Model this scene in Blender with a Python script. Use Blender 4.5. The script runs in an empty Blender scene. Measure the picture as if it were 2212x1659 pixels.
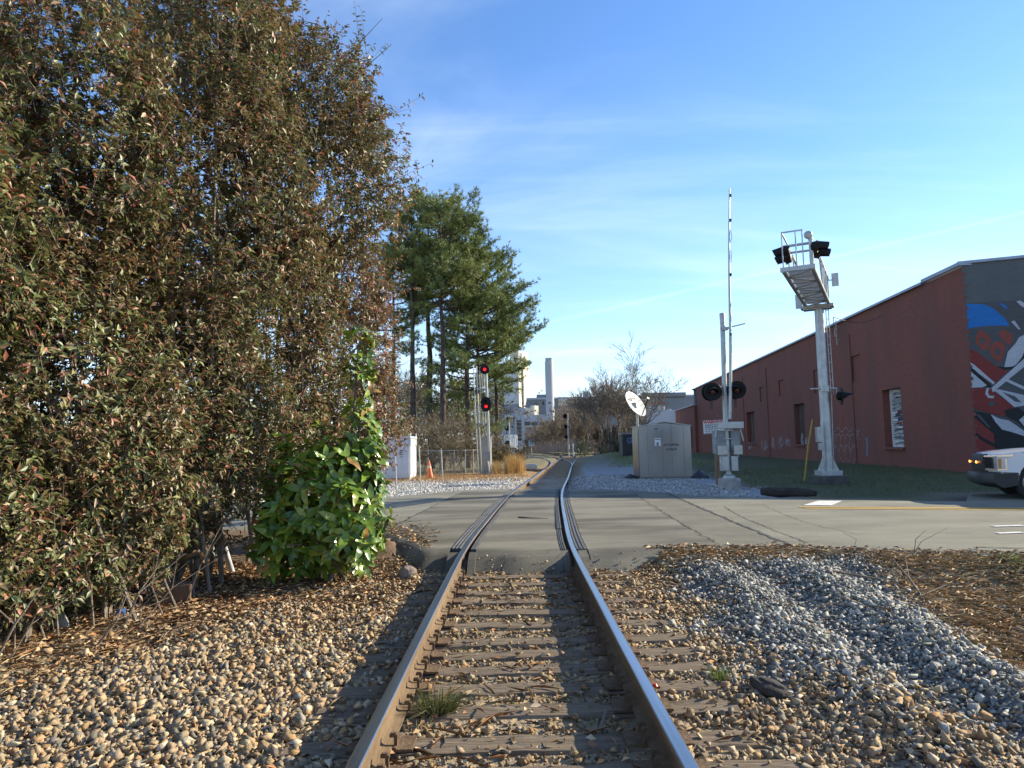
import bpy, bmesh, math, random
import numpy as np
from math import sin, cos, pi, radians, atan2, sqrt
from mathutils import Vector, Matrix

random.seed(11); RS = np.random.RandomState(11)
scene = bpy.context.scene
COL = scene.collection

# ------------------------------------------------------------------ camera
CAMZ = 1.425; FPX = 710.0; PITCH = math.atan(61.0 / FPX); ROLL = radians(1.2)
cam_d = bpy.data.cameras.new('camera'); cam = bpy.data.objects.new('camera', cam_d)
COL.objects.link(cam); scene.camera = cam
cam.location = (0, 0, CAMZ); cam.rotation_euler = (Matrix.Rotation(pi / 2 + PITCH, 3, 'X') @ Matrix.Rotation(-ROLL, 3, 'Z')).to_euler()
cam_d.sensor_width = 36.0; cam_d.lens = 36.0 * FPX / 1024.0
cam_d.clip_start = 0.05; cam_d.clip_end = 3000

# ------------------------------------------------------------------ sky and sun
SUN_AZ = radians(70); SUN_EL = radians(24)      # azimuth from +Y towards +X
world = bpy.data.worlds.new('World'); scene.world = world; world.use_nodes = True
nt = world.node_tree; nt.nodes.clear()
def WN(t, **k):
    n = nt.nodes.new(t)
    for a, b in k.items(): setattr(n, a, b)
    return n
out = WN('ShaderNodeOutputWorld'); bg = WN('ShaderNodeBackground'); sky = WN('ShaderNodeTexSky')
sky.sky_type = 'NISHITA'; sky.sun_disc = False
sky.sun_elevation = SUN_EL; sky.sun_rotation = SUN_AZ
sky.altitude = 100; sky.air_density = 1.0; sky.dust_density = 0.1; sky.ozone_density = 5.0
bg.inputs['Strength'].default_value = 0.098
tc = WN('ShaderNodeTexCoord'); sep = WN('ShaderNodeSeparateXYZ')
nt.links.new(tc.outputs['Generated'], sep.inputs[0])
zz = WN('ShaderNodeMath', operation='MAXIMUM'); nt.links.new(sep.outputs['Z'], zz.inputs[0]); zz.inputs[1].default_value = 0.0
za = WN('ShaderNodeMath', operation='ADD'); nt.links.new(zz.outputs[0], za.inputs[0]); za.inputs[1].default_value = 0.16
dx = WN('ShaderNodeMath', operation='DIVIDE'); nt.links.new(sep.outputs['X'], dx.inputs[0]); nt.links.new(za.outputs[0], dx.inputs[1])
dy = WN('ShaderNodeMath', operation='DIVIDE'); nt.links.new(sep.outputs['Y'], dy.inputs[0]); nt.links.new(za.outputs[0], dy.inputs[1])
cmb = WN('ShaderNodeCombineXYZ'); nt.links.new(dx.outputs[0], cmb.inputs[0]); nt.links.new(dy.outputs[0], cmb.inputs[1])
def cloud_layer(rot, scl, nscale, lo, hi, amt, detail=7, dist=0.6, off=(0, 0, 0)):
    mp = WN('ShaderNodeMapping'); mp.inputs['Rotation'].default_value = (0, 0, rot); mp.inputs['Scale'].default_value = scl
    mp.inputs['Location'].default_value = off
    nt.links.new(cmb.outputs[0], mp.inputs[0])
    nz = WN('ShaderNodeTexNoise'); nz.inputs['Scale'].default_value = nscale; nz.inputs['Detail'].default_value = detail
    nz.inputs['Roughness'].default_value = 0.55; nz.inputs['Distortion'].default_value = dist
    nt.links.new(mp.outputs[0], nz.inputs['Vector'])
    mr = WN('ShaderNodeMapRange', interpolation_type='SMOOTHSTEP')
    mr.inputs['From Min'].default_value = lo; mr.inputs['From Max'].default_value = hi; mr.inputs['To Max'].default_value = amt
    nt.links.new(nz.outputs['Fac'], mr.inputs['Value'])
    return mr.outputs[0]
c1 = cloud_layer(radians(74), (0.6, 1.2, 1), 1.1, 0.40, 0.80, 0.36, off=(2.3, 0.4, 0))
c2 = cloud_layer(radians(-16), (0.25, 2.4, 1), 1.2, 0.52, 0.86, 0.20, off=(5.1, 1.7, 0))
ad = WN('ShaderNodeMath', operation='ADD'); nt.links.new(c1, ad.inputs[0]); nt.links.new(c2, ad.inputs[1])
mx = WN('ShaderNodeMix', data_type='RGBA'); 
# pale haze low over the horizon, the same all round, and one thin contrail
hz1 = WN('ShaderNodeMath', operation='SUBTRACT'); hz1.inputs[0].default_value = 1.0; nt.links.new(zz.outputs[0], hz1.inputs[1])
hz2 = WN('ShaderNodeMath', operation='POWER'); nt.links.new(hz1.outputs[0], hz2.inputs[0]); hz2.inputs[1].default_value = 7.0
hz3 = WN('ShaderNodeMath', operation='MULTIPLY'); nt.links.new(hz2.outputs[0], hz3.inputs[0]); hz3.inputs[1].default_value = 0.55
d1_ = Vector((0.302, 1.0, 0.225)).normalized(); d2_ = Vector((0.515, 1.0, 0.270)).normalized(); cn = d1_.cross(d2_).normalized(); cm_ = (d1_ + d2_).normalized()
vn = WN('ShaderNodeVectorMath', operation='DOT_PRODUCT'); nt.links.new(tc.outputs['Generated'], vn.inputs[0]); vn.inputs[1].default_value = cn
va = WN('ShaderNodeMath', operation='ABSOLUTE'); nt.links.new(vn.outputs['Value'], va.inputs[0])
vr = WN('ShaderNodeMapRange', interpolation_type='SMOOTHSTEP'); vr.inputs['From Min'].default_value = 0.0; vr.inputs['From Max'].default_value = 0.0042; vr.inputs['To Min'].default_value = 0.09; vr.inputs['To Max'].default_value = 0.0; nt.links.new(va.outputs[0], vr.inputs['Value'])
vm = WN('ShaderNodeVectorMath', operation='DOT_PRODUCT'); nt.links.new(tc.outputs['Generated'], vm.inputs[0]); vm.inputs[1].default_value = cm_
vm2 = WN('ShaderNodeMapRange', interpolation_type='SMOOTHSTEP'); vm2.inputs['From Min'].default_value = 0.90; vm2.inputs['From Max'].default_value = 0.985; nt.links.new(vm.outputs['Value'], vm2.inputs['Value'])
vt = WN('ShaderNodeMath', operation='MULTIPLY'); nt.links.new(vr.outputs[0], vt.inputs[0]); nt.links.new(vm2.outputs[0], vt.inputs[1])
s1_ = WN('ShaderNodeMath', operation='ADD'); nt.links.new(ad.outputs[0], s1_.inputs[0]); nt.links.new(hz3.outputs[0], s1_.inputs[1])
s2_ = WN('ShaderNodeMath', operation='ADD', use_clamp=True); nt.links.new(s1_.outputs[0], s2_.inputs[0]); nt.links.new(vt.outputs[0], s2_.inputs[1])
nt.links.new(s2_.outputs[0], mx.inputs['Factor'])
hs = WN('ShaderNodeHueSaturation'); hs.inputs['Saturation'].default_value = 1.06; hs.inputs['Value'].default_value = 1.0; hs.inputs['Hue'].default_value = 0.503
nt.links.new(sky.outputs[0], hs.inputs['Color'])
nt.links.new(hs.outputs[0], mx.inputs[6]); mx.inputs[7].default_value = (4.9, 5.6, 6.4, 1)
nt.links.new(mx.outputs[2], bg.inputs['Color']); nt.links.new(bg.outputs[0], out.inputs['Surface'])

sun_d = bpy.data.lights.new('sun', 'SUN'); sun = bpy.data.objects.new('sun', sun_d); COL.objects.link(sun)
sun_d.energy = 3.7; sun_d.angle = radians(0.53); sun_d.color = (1.0, 0.90, 0.69)
SV = Vector((sin(SUN_AZ) * cos(SUN_EL), cos(SUN_AZ) * cos(SUN_EL), sin(SUN_EL)))
sun.rotation_euler = SV.to_track_quat('Z', 'Y').to_euler(); sun.location = SV * 60

vs = scene.view_settings
vs.view_transform = 'Standard'; vs.look = 'None'; vs.gamma = 1.0; vs.use_curve_mapping = False; vs.exposure = 1.48
scene.cycles.use_denoising = True
scene.cycles.max_bounces = 6; scene.cycles.transparent_max_bounces = 4
scene.cycles.sample_clamp_indirect = 6.0

# ------------------------------------------------------------------ helpers
CT, ST = cos(PITCH), sin(PITCH)
def ray(px, py):
    k = FPX * 2212 / 1024; u = (px - 1106) / k; w = (829.5 - py) / k
    u, w = u * cos(ROLL) + w * sin(ROLL), -u * sin(ROLL) + w * cos(ROLL)
    return Vector((u, CT - w * ST, ST + w * CT))
def at(px, py, Y):
    """world point at forward distance Y seen at sheet position (px,py) of a 2212x1659 sheet"""
    d = ray(px, py); t = Y / d.y; return Vector((d.x * t, Y, CAMZ + d.z * t))
def gnd(px, py, z=0.0):
    d = ray(px, py); t = (z - CAMZ) / d.z; return Vector((d.x * t, d.y * t, z))

def smooth01(a, b, x):
    t = np.clip((np.asarray(x, float) - a) / (b - a), 0, 1); return t * t * (3 - 2 * t)
_h = np.random.RandomState(5).rand(256, 256)
def vnoise(x, y):
    x = np.asarray(x, float); y = np.asarray(y, float)
    xi = np.floor(x).astype(int); yi = np.floor(y).astype(int); fx = x - xi; fy = y - yi
    fx = fx * fx * (3 - 2 * fx); fy = fy * fy * (3 - 2 * fy)
    g = lambda a, b: _h[a % 256, b % 256]
    return (g(xi, yi) * (1 - fx) + g(xi + 1, yi) * fx) * (1 - fy) + (g(xi, yi + 1) * (1 - fx) + g(xi + 1, yi + 1) * fx) * fy
def fbm(x, y, o=4):
    s = 0; a = 0.5
    for i in range(o):
        s = s + a * vnoise(x * 2 ** i + 17 * i, y * 2 ** i + 5 * i); a *= 0.5
    return s

# materials ---------------------------------------------------------
MATS = {}
def mat(name, c1, c2=None, scale=4.0, rough=0.8, metal=0.0, bump=0.0, bscale=30.0, attr=False, detail=6, spec=0.5,
        lo=0.35, hi=0.65, stretch=(1, 1, 1), emit=None, estr=0, trans=0.0, coat=0.0, c3=None, c3scale=20, c3amt=0.5):
    if name in MATS: return MATS[name]
    m = bpy.data.materials.new(name); m.use_nodes = True; N = m.node_tree.nodes; L = m.node_tree.links
    b = N['Principled BSDF']; b.inputs['Roughness'].default_value = rough; b.inputs['Metallic'].default_value = metal
    b.inputs['Specular IOR Level'].default_value = spec
    if coat: b.inputs['Coat Weight'].default_value = coat; b.inputs['Coat Roughness'].default_value = 0.08
    t = N.new('ShaderNodeTexCoord'); mp = N.new('ShaderNodeMapping'); mp.inputs['Scale'].default_value = stretch
    L.new(t.outputs['Object'], mp.inputs[0]); col = None
    if attr:
        a = N.new('ShaderNodeAttribute'); a.attribute_name = 'Col'; col = a.outputs['Color']
    if c2 is not None:
        nz = N.new('ShaderNodeTexNoise'); nz.inputs['Scale'].default_value = scale; nz.inputs['Detail'].default_value = detail
        L.new(mp.outputs[0], nz.inputs['Vector'])
        r = N.new('ShaderNodeMapRange'); r.inputs['From Min'].default_value = lo; r.inputs['From Max'].default_value = hi
        L.new(nz.outputs['Fac'], r.inputs['Value'])
        mx = N.new('ShaderNodeMix'); mx.data_type = 'RGBA'; L.new(r.outputs[0], mx.inputs['Factor'])
        mx.inputs[6].default_value = (*c1, 1); mx.inputs[7].default_value = (*c2, 1)
        cc = mx.outputs[2]
        if c3 is not None:
            n3 = N.new('ShaderNodeTexNoise'); n3.inputs['Scale'].default_value = c3scale; n3.inputs['Detail'].default_value = 8
            n3.inputs['Roughness'].default_value = 0.7
            L.new(mp.outputs[0], n3.inputs['Vector'])
            r3 = N.new('ShaderNodeMapRange'); r3.inputs['From Min'].default_value = 0.5; r3.inputs['From Max'].default_value = 0.72
            r3.inputs['To Max'].default_value = c3amt; L.new(n3.outputs['Fac'], r3.inputs['Value'])
            m3 = N.new('ShaderNodeMix'); m3.data_type = 'RGBA'; L.new(r3.outputs[0], m3.inputs['Factor'])
            L.new(cc, m3.inputs[6]); m3.inputs[7].default_value = (*c3, 1); cc = m3.outputs[2]
        if col is not None:
            mu = N.new('ShaderNodeMix'); mu.data_type = 'RGBA'; mu.blend_type = 'MULTIPLY'; mu.inputs['Factor'].default_value = 1
            L.new(col, mu.inputs[6]); L.new(cc, mu.inputs[7]); col = mu.outputs[2]
        else: col = cc
    if col is None: b.inputs['Base Color'].default_value = (*c1, 1)
    else: L.new(col, b.inputs['Base Color'])
    if bump:
        n2 = N.new('ShaderNodeTexNoise'); n2.inputs['Scale'].default_value = bscale; n2.inputs['Detail'].default_value = 8
        L.new(mp.outputs[0], n2.inputs['Vector'])
        bp = N.new('ShaderNodeBump'); bp.inputs['Strength'].default_value = min(1, bump); bp.inputs['Distance'].default_value = 0.02
        L.new(n2.outputs['Fac'], bp.inputs['Height']); L.new(bp.outputs[0], b.inputs['Normal'])
    if emit: b.inputs['Emission Color'].default_value = (*emit, 1); b.inputs['Emission Strength'].default_value = estr
    if trans:
        # thin leaf: mix in translucency
        tr = N.new('ShaderNodeBsdfTranslucent'); ms = N.new('ShaderNodeMixShader'); ms.inputs[0].default_value = trans
        if col is not None: L.new(col, tr.inputs['Color'])
        else: tr.inputs['Color'].default_value = (*c1, 1)
        L.new(b.outputs[0], ms.inputs[1]); L.new(tr.outputs[0], ms.inputs[2]); L.new(ms.outputs[0], N['Material Output'].inputs['Surface'])
    MATS[name] = m; return m

def brick_mat(name, c1, c2, mortar, bw=0.2, bh=0.067, stain=(0.05, 0.03, 0.03), samt=0.4, axis='side', bump=0.5):
    m = bpy.data.materials.new(name); m.use_nodes = True; N = m.node_tree.nodes; L = m.node_tree.links
    b = N['Principled BSDF']; b.inputs['Roughness'].default_value = 0.85
    t = N.new('ShaderNodeTexCoord'); sp = N.new('ShaderNodeSeparateXYZ'); cm = N.new('ShaderNodeCombineXYZ')
    L.new(t.outputs['Object'], sp.inputs[0])
    L.new(sp.outputs['Y' if axis == 'side' else 'X'], cm.inputs[0]); L.new(sp.outputs['Z'], cm.inputs[1])
    br = N.new('ShaderNodeTexBrick'); L.new(cm.outputs[0], br.inputs['Vector'])
    br.inputs['Scale'].default_value = 1; br.inputs['Brick Width'].default_value = bw; br.inputs['Row Height'].default_value = bh
    br.inputs['Mortar Size'].default_value = 0.006; br.inputs['Color1'].default_value = (*c1, 1); br.inputs['Color2'].default_value = (*c2, 1)
    br.inputs['Mortar'].default_value = (*mortar, 1)
    nz = N.new('ShaderNodeTexNoise'); nz.inputs['Scale'].default_value = 0.35; nz.inputs['Detail'].default_value = 9; nz.inputs['Roughness'].default_value = 0.65
    mpz = N.new('ShaderNodeMapping'); mpz.inputs['Scale'].default_value = (1.6, 1.6, .45); L.new(t.outputs['Object'], mpz.inputs[0]); L.new(mpz.outputs[0], nz.inputs['Vector'])
    r = N.new('ShaderNodeMapRange'); r.inputs['From Min'].default_value = 0.42; r.inputs['From Max'].default_value = 0.7; r.inputs['To Max'].default_value = samt
    L.new(nz.outputs['Fac'], r.inputs['Value'])
    mx = N.new('ShaderNodeMix'); mx.data_type = 'RGBA'; L.new(r.outputs[0], mx.inputs['Factor']); L.new(br.outputs['Color'], mx.inputs[6])
    mx.inputs[7].default_value = (*stain, 1); L.new(mx.outputs[2], b.inputs['Base Color'])
    bp = N.new('ShaderNodeBump'); bp.inputs['Strength'].default_value = bump; bp.inputs['Distance'].default_value = 0.01; bp.invert = True
    L.new(br.outputs['Fac'], bp.inputs['Height']); L.new(bp.outputs[0], b.inputs['Normal'])
    MATS[name] = m; return m

# object helpers ----------------------------------------------------
OFF = {}
def setp(o, label=None, cat=None, group=None, kind=None):
    if label: o['label'] = label
    if cat: o['category'] = cat
    if group: o['group'] = group
    if kind: o['kind'] = kind
    return o
def thing(name, label, cat, loc=(0, 0, 0), group=None):
    o = bpy.data.objects.new(name, None); COL.objects.link(o); o.location = loc; o.empty_display_size = 0.2
    OFF[o] = Vector(loc); return setp(o, label, cat, group)
def link(name, me, parent=None):
    o = bpy.data.objects.new(name, me); COL.objects.link(o)
    if parent is not None: o.parent = parent; OFF[o] = OFF.get(parent, Vector((0, 0, 0)))
    else: OFF[o] = Vector((0, 0, 0))
    return o
class MB:
    def __init__(s): s.v = []; s.f = []; s.mi = []; s.cur = 0
    def add(s, vs, fs):
        b = len(s.v); s.v.extend([tuple(p) for p in vs])
        for f in fs: s.f.append([b + i for i in f]); s.mi.append(s.cur)
        return s
    def box(s, c, d, R=None):
        hx, hy, hz = d[0] / 2, d[1] / 2, d[2] / 2
        P = [Vector((x, y, z)) for x in (-hx, hx) for y in (-hy, hy) for z in (-hz, hz)]
        if R is not None: P = [R @ p for p in P]
        c = Vector(c)
        return s.add([p + c for p in P], [(0, 1, 3, 2), (4, 6, 7, 5), (0, 4, 5, 1), (2, 3, 7, 6), (0, 2, 6, 4), (1, 5, 7, 3)])
    def cyl(s, a, b, r0, r1=None, n=10, cap=True):
        return s.tube([a, b], [r0, r0 if r1 is None else r1], n, cap)
    def tube(s, path, rad, n=6, cap=True):
        path = [Vector(p) for p in path]
        if not hasattr(rad, '__len__'): rad = [rad] * len(path)
        vs = []; up0 = None
        for i, p in enumerate(path):
            d = (path[min(i + 1, len(path) - 1)] - path[max(i - 1, 0)])
            d = d.normalized() if d.length > 1e-9 else Vector((0, 0, 1))
            if up0 is None: up0 = Vector((0, 0, 1)) if abs(d.z) < 0.9 else Vector((1, 0, 0))
            a = d.cross(up0)
            if a.length < 1e-6: a = d.orthogonal()
            a.normalize(); b = d.cross(a)
            for k in range(n):
                an = 2 * pi * (k + 0.5) / n
                vs.append(p + (a * cos(an) + b * sin(an)) * rad[i])
        fs = []
        for i in range(len(path) - 1):
            for k in range(n):
                k2 = (k + 1) % n
                fs.append((i * n + k, i * n + k2, (i + 1) * n + k2, (i + 1) * n + k))
        if cap:
            fs.append(tuple(range(n))); fs.append(tuple(reversed(range((len(path) - 1) * n, len(path) * n))))
        return s.add(vs, fs)
    def lathe(s, c, axis, prof, n=20):
        """prof: list of (dist along axis, radius)"""
        c = Vector(c); axis = Vector(axis).normalized(); a = axis.orthogonal().normalized(); b = axis.cross(a)
        vs = []
        for h, r in prof:
            for k in range(n):
                an = 2 * pi * k / n; vs.append(c + axis * h + (a * cos(an) + b * sin(an)) * r)
        fs = []
        for i in range(len(prof) - 1):
            for k in range(n):
                k2 = (k + 1) % n; fs.append((i * n + k, i * n + k2, (i + 1) * n + k2, (i + 1) * n + k))
        fs.append(tuple(reversed(range(n)))); m = (len(prof) - 1) * n; fs.append(tuple(range(m, m + n)))
        return s.add(vs, fs)
    def prism(s, poly, ext):
        """poly: 3D points, ext: vector"""
        ext = Vector(ext); P = [Vector(p) for p in poly]; n = len(P)
        return s.add(P + [p + ext for p in P], [tuple(range(n)), tuple(reversed(range(n, 2 * n)))] +
                     [(i, (i + 1) % n, n + (i + 1) % n, n + i) for i in range(n)])
    def build(s, name, m, parent=None, smooth=False, kind=None, bevel=0, recenter=False, sharp=40):
        me = bpy.data.meshes.new(name)
        off = OFF.get(parent, Vector((0, 0, 0))) if parent is not None else Vector((0, 0, 0))
        if recenter and parent is None:
            a = np.array(s.v); off = Vector(((a[:, 0].min() + a[:, 0].max()) / 2, (a[:, 1].min() + a[:, 1].max()) / 2, a[:, 2].min()))
        me.from_pydata([tuple(Vector(p) - off) for p in s.v], [], s.f)
        ml = m if isinstance(m, (list, tuple)) else [m]
        for q in ml: me.materials.append(q)
        if len(ml) > 1: me.polygons.foreach_set('material_index', s.mi)
        bm = bmesh.new(); bm.from_mesh(me)
        bmesh.ops.recalc_face_normals(bm, faces=bm.faces)
        if bevel:
            ed = [e for e in bm.edges if e.is_manifold and e.calc_face_angle(0) > radians(30)]
            bmesh.ops.bevel(bm, geom=ed, offset=bevel, segments=2, affect='EDGES', profile=0.6, clamp_overlap=True)
        bm.to_mesh(me); bm.free()
        if smooth:
            me.polygons.foreach_set('use_smooth', [True] * len(me.polygons))
            me.set_sharp_from_angle(angle=radians(sharp))
        me.update()
        o = link(name, me, parent)
        if recenter and parent is None: o.location = off; OFF[o] = off
        if kind: o['kind'] = kind
        return o
def npmesh(name, V, F, m, parent=None, col=None, smooth=False, kind=None):
    """V (n,3) world, F (m,k) faces with k fixed"""
    V = np.asarray(V, np.float32); F = np.asarray(F, np.int32); k = F.shape[1]
    off = OFF.get(parent, Vector((0, 0, 0))) if parent is not None else Vector((0, 0, 0))
    V = V - np.array(off, np.float32)
    me = bpy.data.meshes.new(name)
    me.vertices.add(len(V)); me.vertices.foreach_set('co', V.ravel())
    me.loops.add(F.size); me.loops.foreach_set('vertex_index', F.ravel())
    me.polygons.add(len(F)); me.polygons.foreach_set('loop_start', np.arange(0, F.size, k, dtype=np.int32))
    try: me.polygons.foreach_set('loop_total', np.full(len(F), k, np.int32))
    except Exception: pass
    for q in (m if isinstance(m, (list, tuple)) else [m]): me.materials.append(q)
    me.update(calc_edges=True)
    if col is not None:
        a = me.color_attributes.new('Col', 'FLOAT_COLOR', 'POINT')
        c = np.ones((len(V), 4), np.float32); c[:, :3] = col; a.data.foreach_set('color', c.ravel())
    if smooth: me.polygons.foreach_set('use_smooth', np.ones(len(F), bool))
    me.validate()
    o = link(name, me, parent)
    if kind: o['kind'] = kind
    return o
def copy_tree(o, parent=None):
    c = o.copy(); COL.objects.link(c); c.parent = parent
    for ch in o.children: copy_tree(ch, c)
    return c
def text_mesh(txt, size, m, name, parent, loc, right, up, depth=0.0, align='CENTER', bold=0.0):
    cu = bpy.data.curves.new('t', 'FONT'); cu.body = txt; cu.size = size; cu.align_x = align; cu.align_y = 'CENTER'
    cu.extrude = depth; cu.offset = bold; cu.resolution_u = 3
    ob = bpy.data.objects.new('t', cu); COL.objects.link(ob)
    bpy.context.view_layer.update()
    me = bpy.data.meshes.new_from_object(ob.evaluated_get(bpy.context.evaluated_depsgraph_get()))
    bpy.data.objects.remove(ob); bpy.data.curves.remove(cu)
    r = Vector(right).normalized(); u = Vector(up).normalized(); n = r.cross(u)
    off = OFF.get(parent, Vector((0, 0, 0)))
    M = Matrix(((r.x, u.x, n.x, loc[0] - off.x), (r.y, u.y, n.y, loc[1] - off.y), (r.z, u.z, n.z, loc[2] - off.z), (0, 0, 0, 1)))
    me.transform(M); me.materials.clear(); me.materials.append(m); me.name = name
    return link(name, me, parent)
def rotz(a): return Matrix.Rotation(a, 3, 'Z')
def unit(v): return v / np.maximum(np.linalg.norm(v, axis=1, keepdims=True), 1e-9)

def leaf_arrays(P, D, Nn, L, W, fold=0.18, droop=0.12):
    """vectorised leaves: base P, axis D, normal Nn, length L, width W -> V (n*5,3), F tris (n*4,3)"""
    n = len(P); D = unit(D); S = unit(np.cross(D, Nn)); Nn = np.cross(S, D)
    L = L[:, None]; W = W[:, None]
    base = P; mid = P + D * L * .5 + Nn * 0.0
    lf = P + D * L * .48 + S * W * .5 + Nn * W * fold; rt = P + D * L * .48 - S * W * .5 + Nn * W * fold
    tip = P + D * L - Nn * L * droop
    V = np.stack([base, lf, tip, rt, mid], 1).reshape(-1, 3)
    b = (np.arange(n) * 5)[:, None, None]
    F = (np.array([[0, 4, 1], [1, 4, 2], [0, 3, 4], [4, 3, 2]])[None] + b).reshape(-1, 3)
    return V, F
def leaf2_arrays(P, D, Nn, L, W, fold=0.18, droop=0.12):
    """cheap folded leaf: two triangles"""
    n = len(P); D = unit(D); S = unit(np.cross(D, Nn)); Nn = np.cross(S, D); L = L[:, None]; W = W[:, None]
    V = np.stack([P, P + D * L * .5 + S * W * .55 + Nn * W * fold, P + D * L - Nn * L * droop, P + D * L * .5 - S * W * .55 + Nn * W * fold], 1).reshape(-1, 3)
    F = (np.array([[0, 2, 1], [0, 3, 2]])[None] + (np.arange(n) * 4)[:, None, None]).reshape(-1, 3)
    return V, F
def tubes_arrays(A, B, ra, rb, n=3):
    """many straight tapered segments"""
    D = unit(B - A); ref = np.where(np.abs(D[:, 2:3]) < .9, [[0, 0, 1.0]], [[1.0, 0, 0]])
    S = unit(np.cross(D, ref)); T = np.cross(D, S); an = 2 * pi * np.arange(n) / n
    ring = S[:, None] * np.cos(an)[None, :, None] + T[:, None] * np.sin(an)[None, :, None]
    V = np.concatenate([A[:, None] + ring * ra[:, None, None], B[:, None] + ring * rb[:, None, None]], 1).reshape(-1, 3)
    q = [[k, (k + 1) % n, n + (k + 1) % n, n + k] for k in range(n)]
    F = (np.array(q)[None] + (np.arange(len(A)) * 2 * n)[:, None, None]).reshape(-1, 4)
    return V, F

# ------------------------------------------------------------------ track geometry
TP = np.array([[-2, 0.0], [0, 0.0], [3.3, .0], [6.5, .01], [10.4, .05], [14, .22], [20.4, .60], [31.1, 1.61], [45.6, 2.95], [58, 4.2], [70, 5.4], [80, 6.25], [92, 6.9], [106, 6.9], [118, 5.8], [130, 3.6]])
def tc_x(y):
    """track centre x at y: smooth interpolation"""
    y = np.asarray(y, float)
    ys, xs = TP[:, 0], TP[:, 1]; m = np.gradient(xs, ys)
    i = np.clip(np.searchsorted(ys, y) - 1, 0, len(ys) - 2); h = ys[i + 1] - ys[i]; t = (y - ys[i]) / h
    return ((2 * t**3 - 3 * t**2 + 1) * xs[i] + (t**3 - 2 * t**2 + t) * h * m[i] + (-2 * t**3 + 3 * t**2) * xs[i + 1] + (t**3 - t**2) * h * m[i + 1])
def yn(x): return np.interp(x, [-60, -6, -3.2, -2.28, -1.78, -1.26, 0, 1.2, 3.7, 4.8, 6.04, 60], [30, 13.6, 13.2, 12.3, 11.34, 10.2, 9.8, 9.8, 9.55, 8.95, 8.63, -10])
def yf(x): return np.interp(x, [-60, -8, -3.81, -1.46, 0, 2.5, 3.94, 4.76, 6.2, 8.34, 10.0, 11.2, 60], [37, 19.9, 20.6, 23.6, 23.6, 22.6, 21.0, 19.2, 17.9, 16.4, 15.7, 17.9, .9])
ROADZ = -0.012
def BR(y): return 2.2 + .235 * np.asarray(y, float)    # right border of the fresh gravel heap
def gheight(x, y):
    x = np.asarray(x, float); y = np.asarray(y, float)
    n = (fbm(x * 1.3, y * 1.3, 3) - .45) * 0.06
    s = x - tc_x(np.clip(y, 0, 129))
    near = -0.225 + .004 * (1 - smooth01(1.2, 1.6, np.abs(s))) + n * 0.7
    pile = smooth01(1.5, 2.6, s) * (1 - smooth01(BR(y) - .4, BR(y) + .5, s))
    ridg = 0.5 + 0.5 * np.sin((s - 0.06 * (y - 6)) * 6.2 + 2.5 * fbm(x * .8, y * .8, 2))
    near = near + pile * (0.05 + 0.13 * ridg) + 0.05 * smooth01(5, 7, s)
    left = smooth01(1.4, 2.6, -s)
    near = near + left * (0.03 + n * 1.2)
    far = -0.10 + n + 0.16 * smooth01(9, 20, x) + 0.05 * smooth01(24, 30, y)
    bed = (1 - smooth01(0.9, 1.8, np.abs(s)))
    far = far * (1 - bed) + (-0.15) * bed
    under = -0.33
    w = smooth01(1.35, 2.1, np.abs(s)) 
    near = near + (-0.035 + n * .5 - near) * w * smooth01(-1.5, -.25, y - yn(x))
    a = smooth01(-0.45 + .42 * w, -0.05 + .12 * w, y - yn(x)); b = smooth01(-0.15, 0.25, y - yf(x))
    z = near * (1 - a) + under * a
    z = z * (1 - b) + far * b
    dist = np.sqrt(x * x + y * y)
    return z - 0.3 * smooth01(150, 260, dist) * 0
DP = np.array([[43.5, 2.75], [50, 3.32], [55, 3.65], [63, 3.85], [71, 3.8], [84, 3.25], [94, 2.5], [108, 1.7], [121, .9], [135, -.6]])

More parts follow.
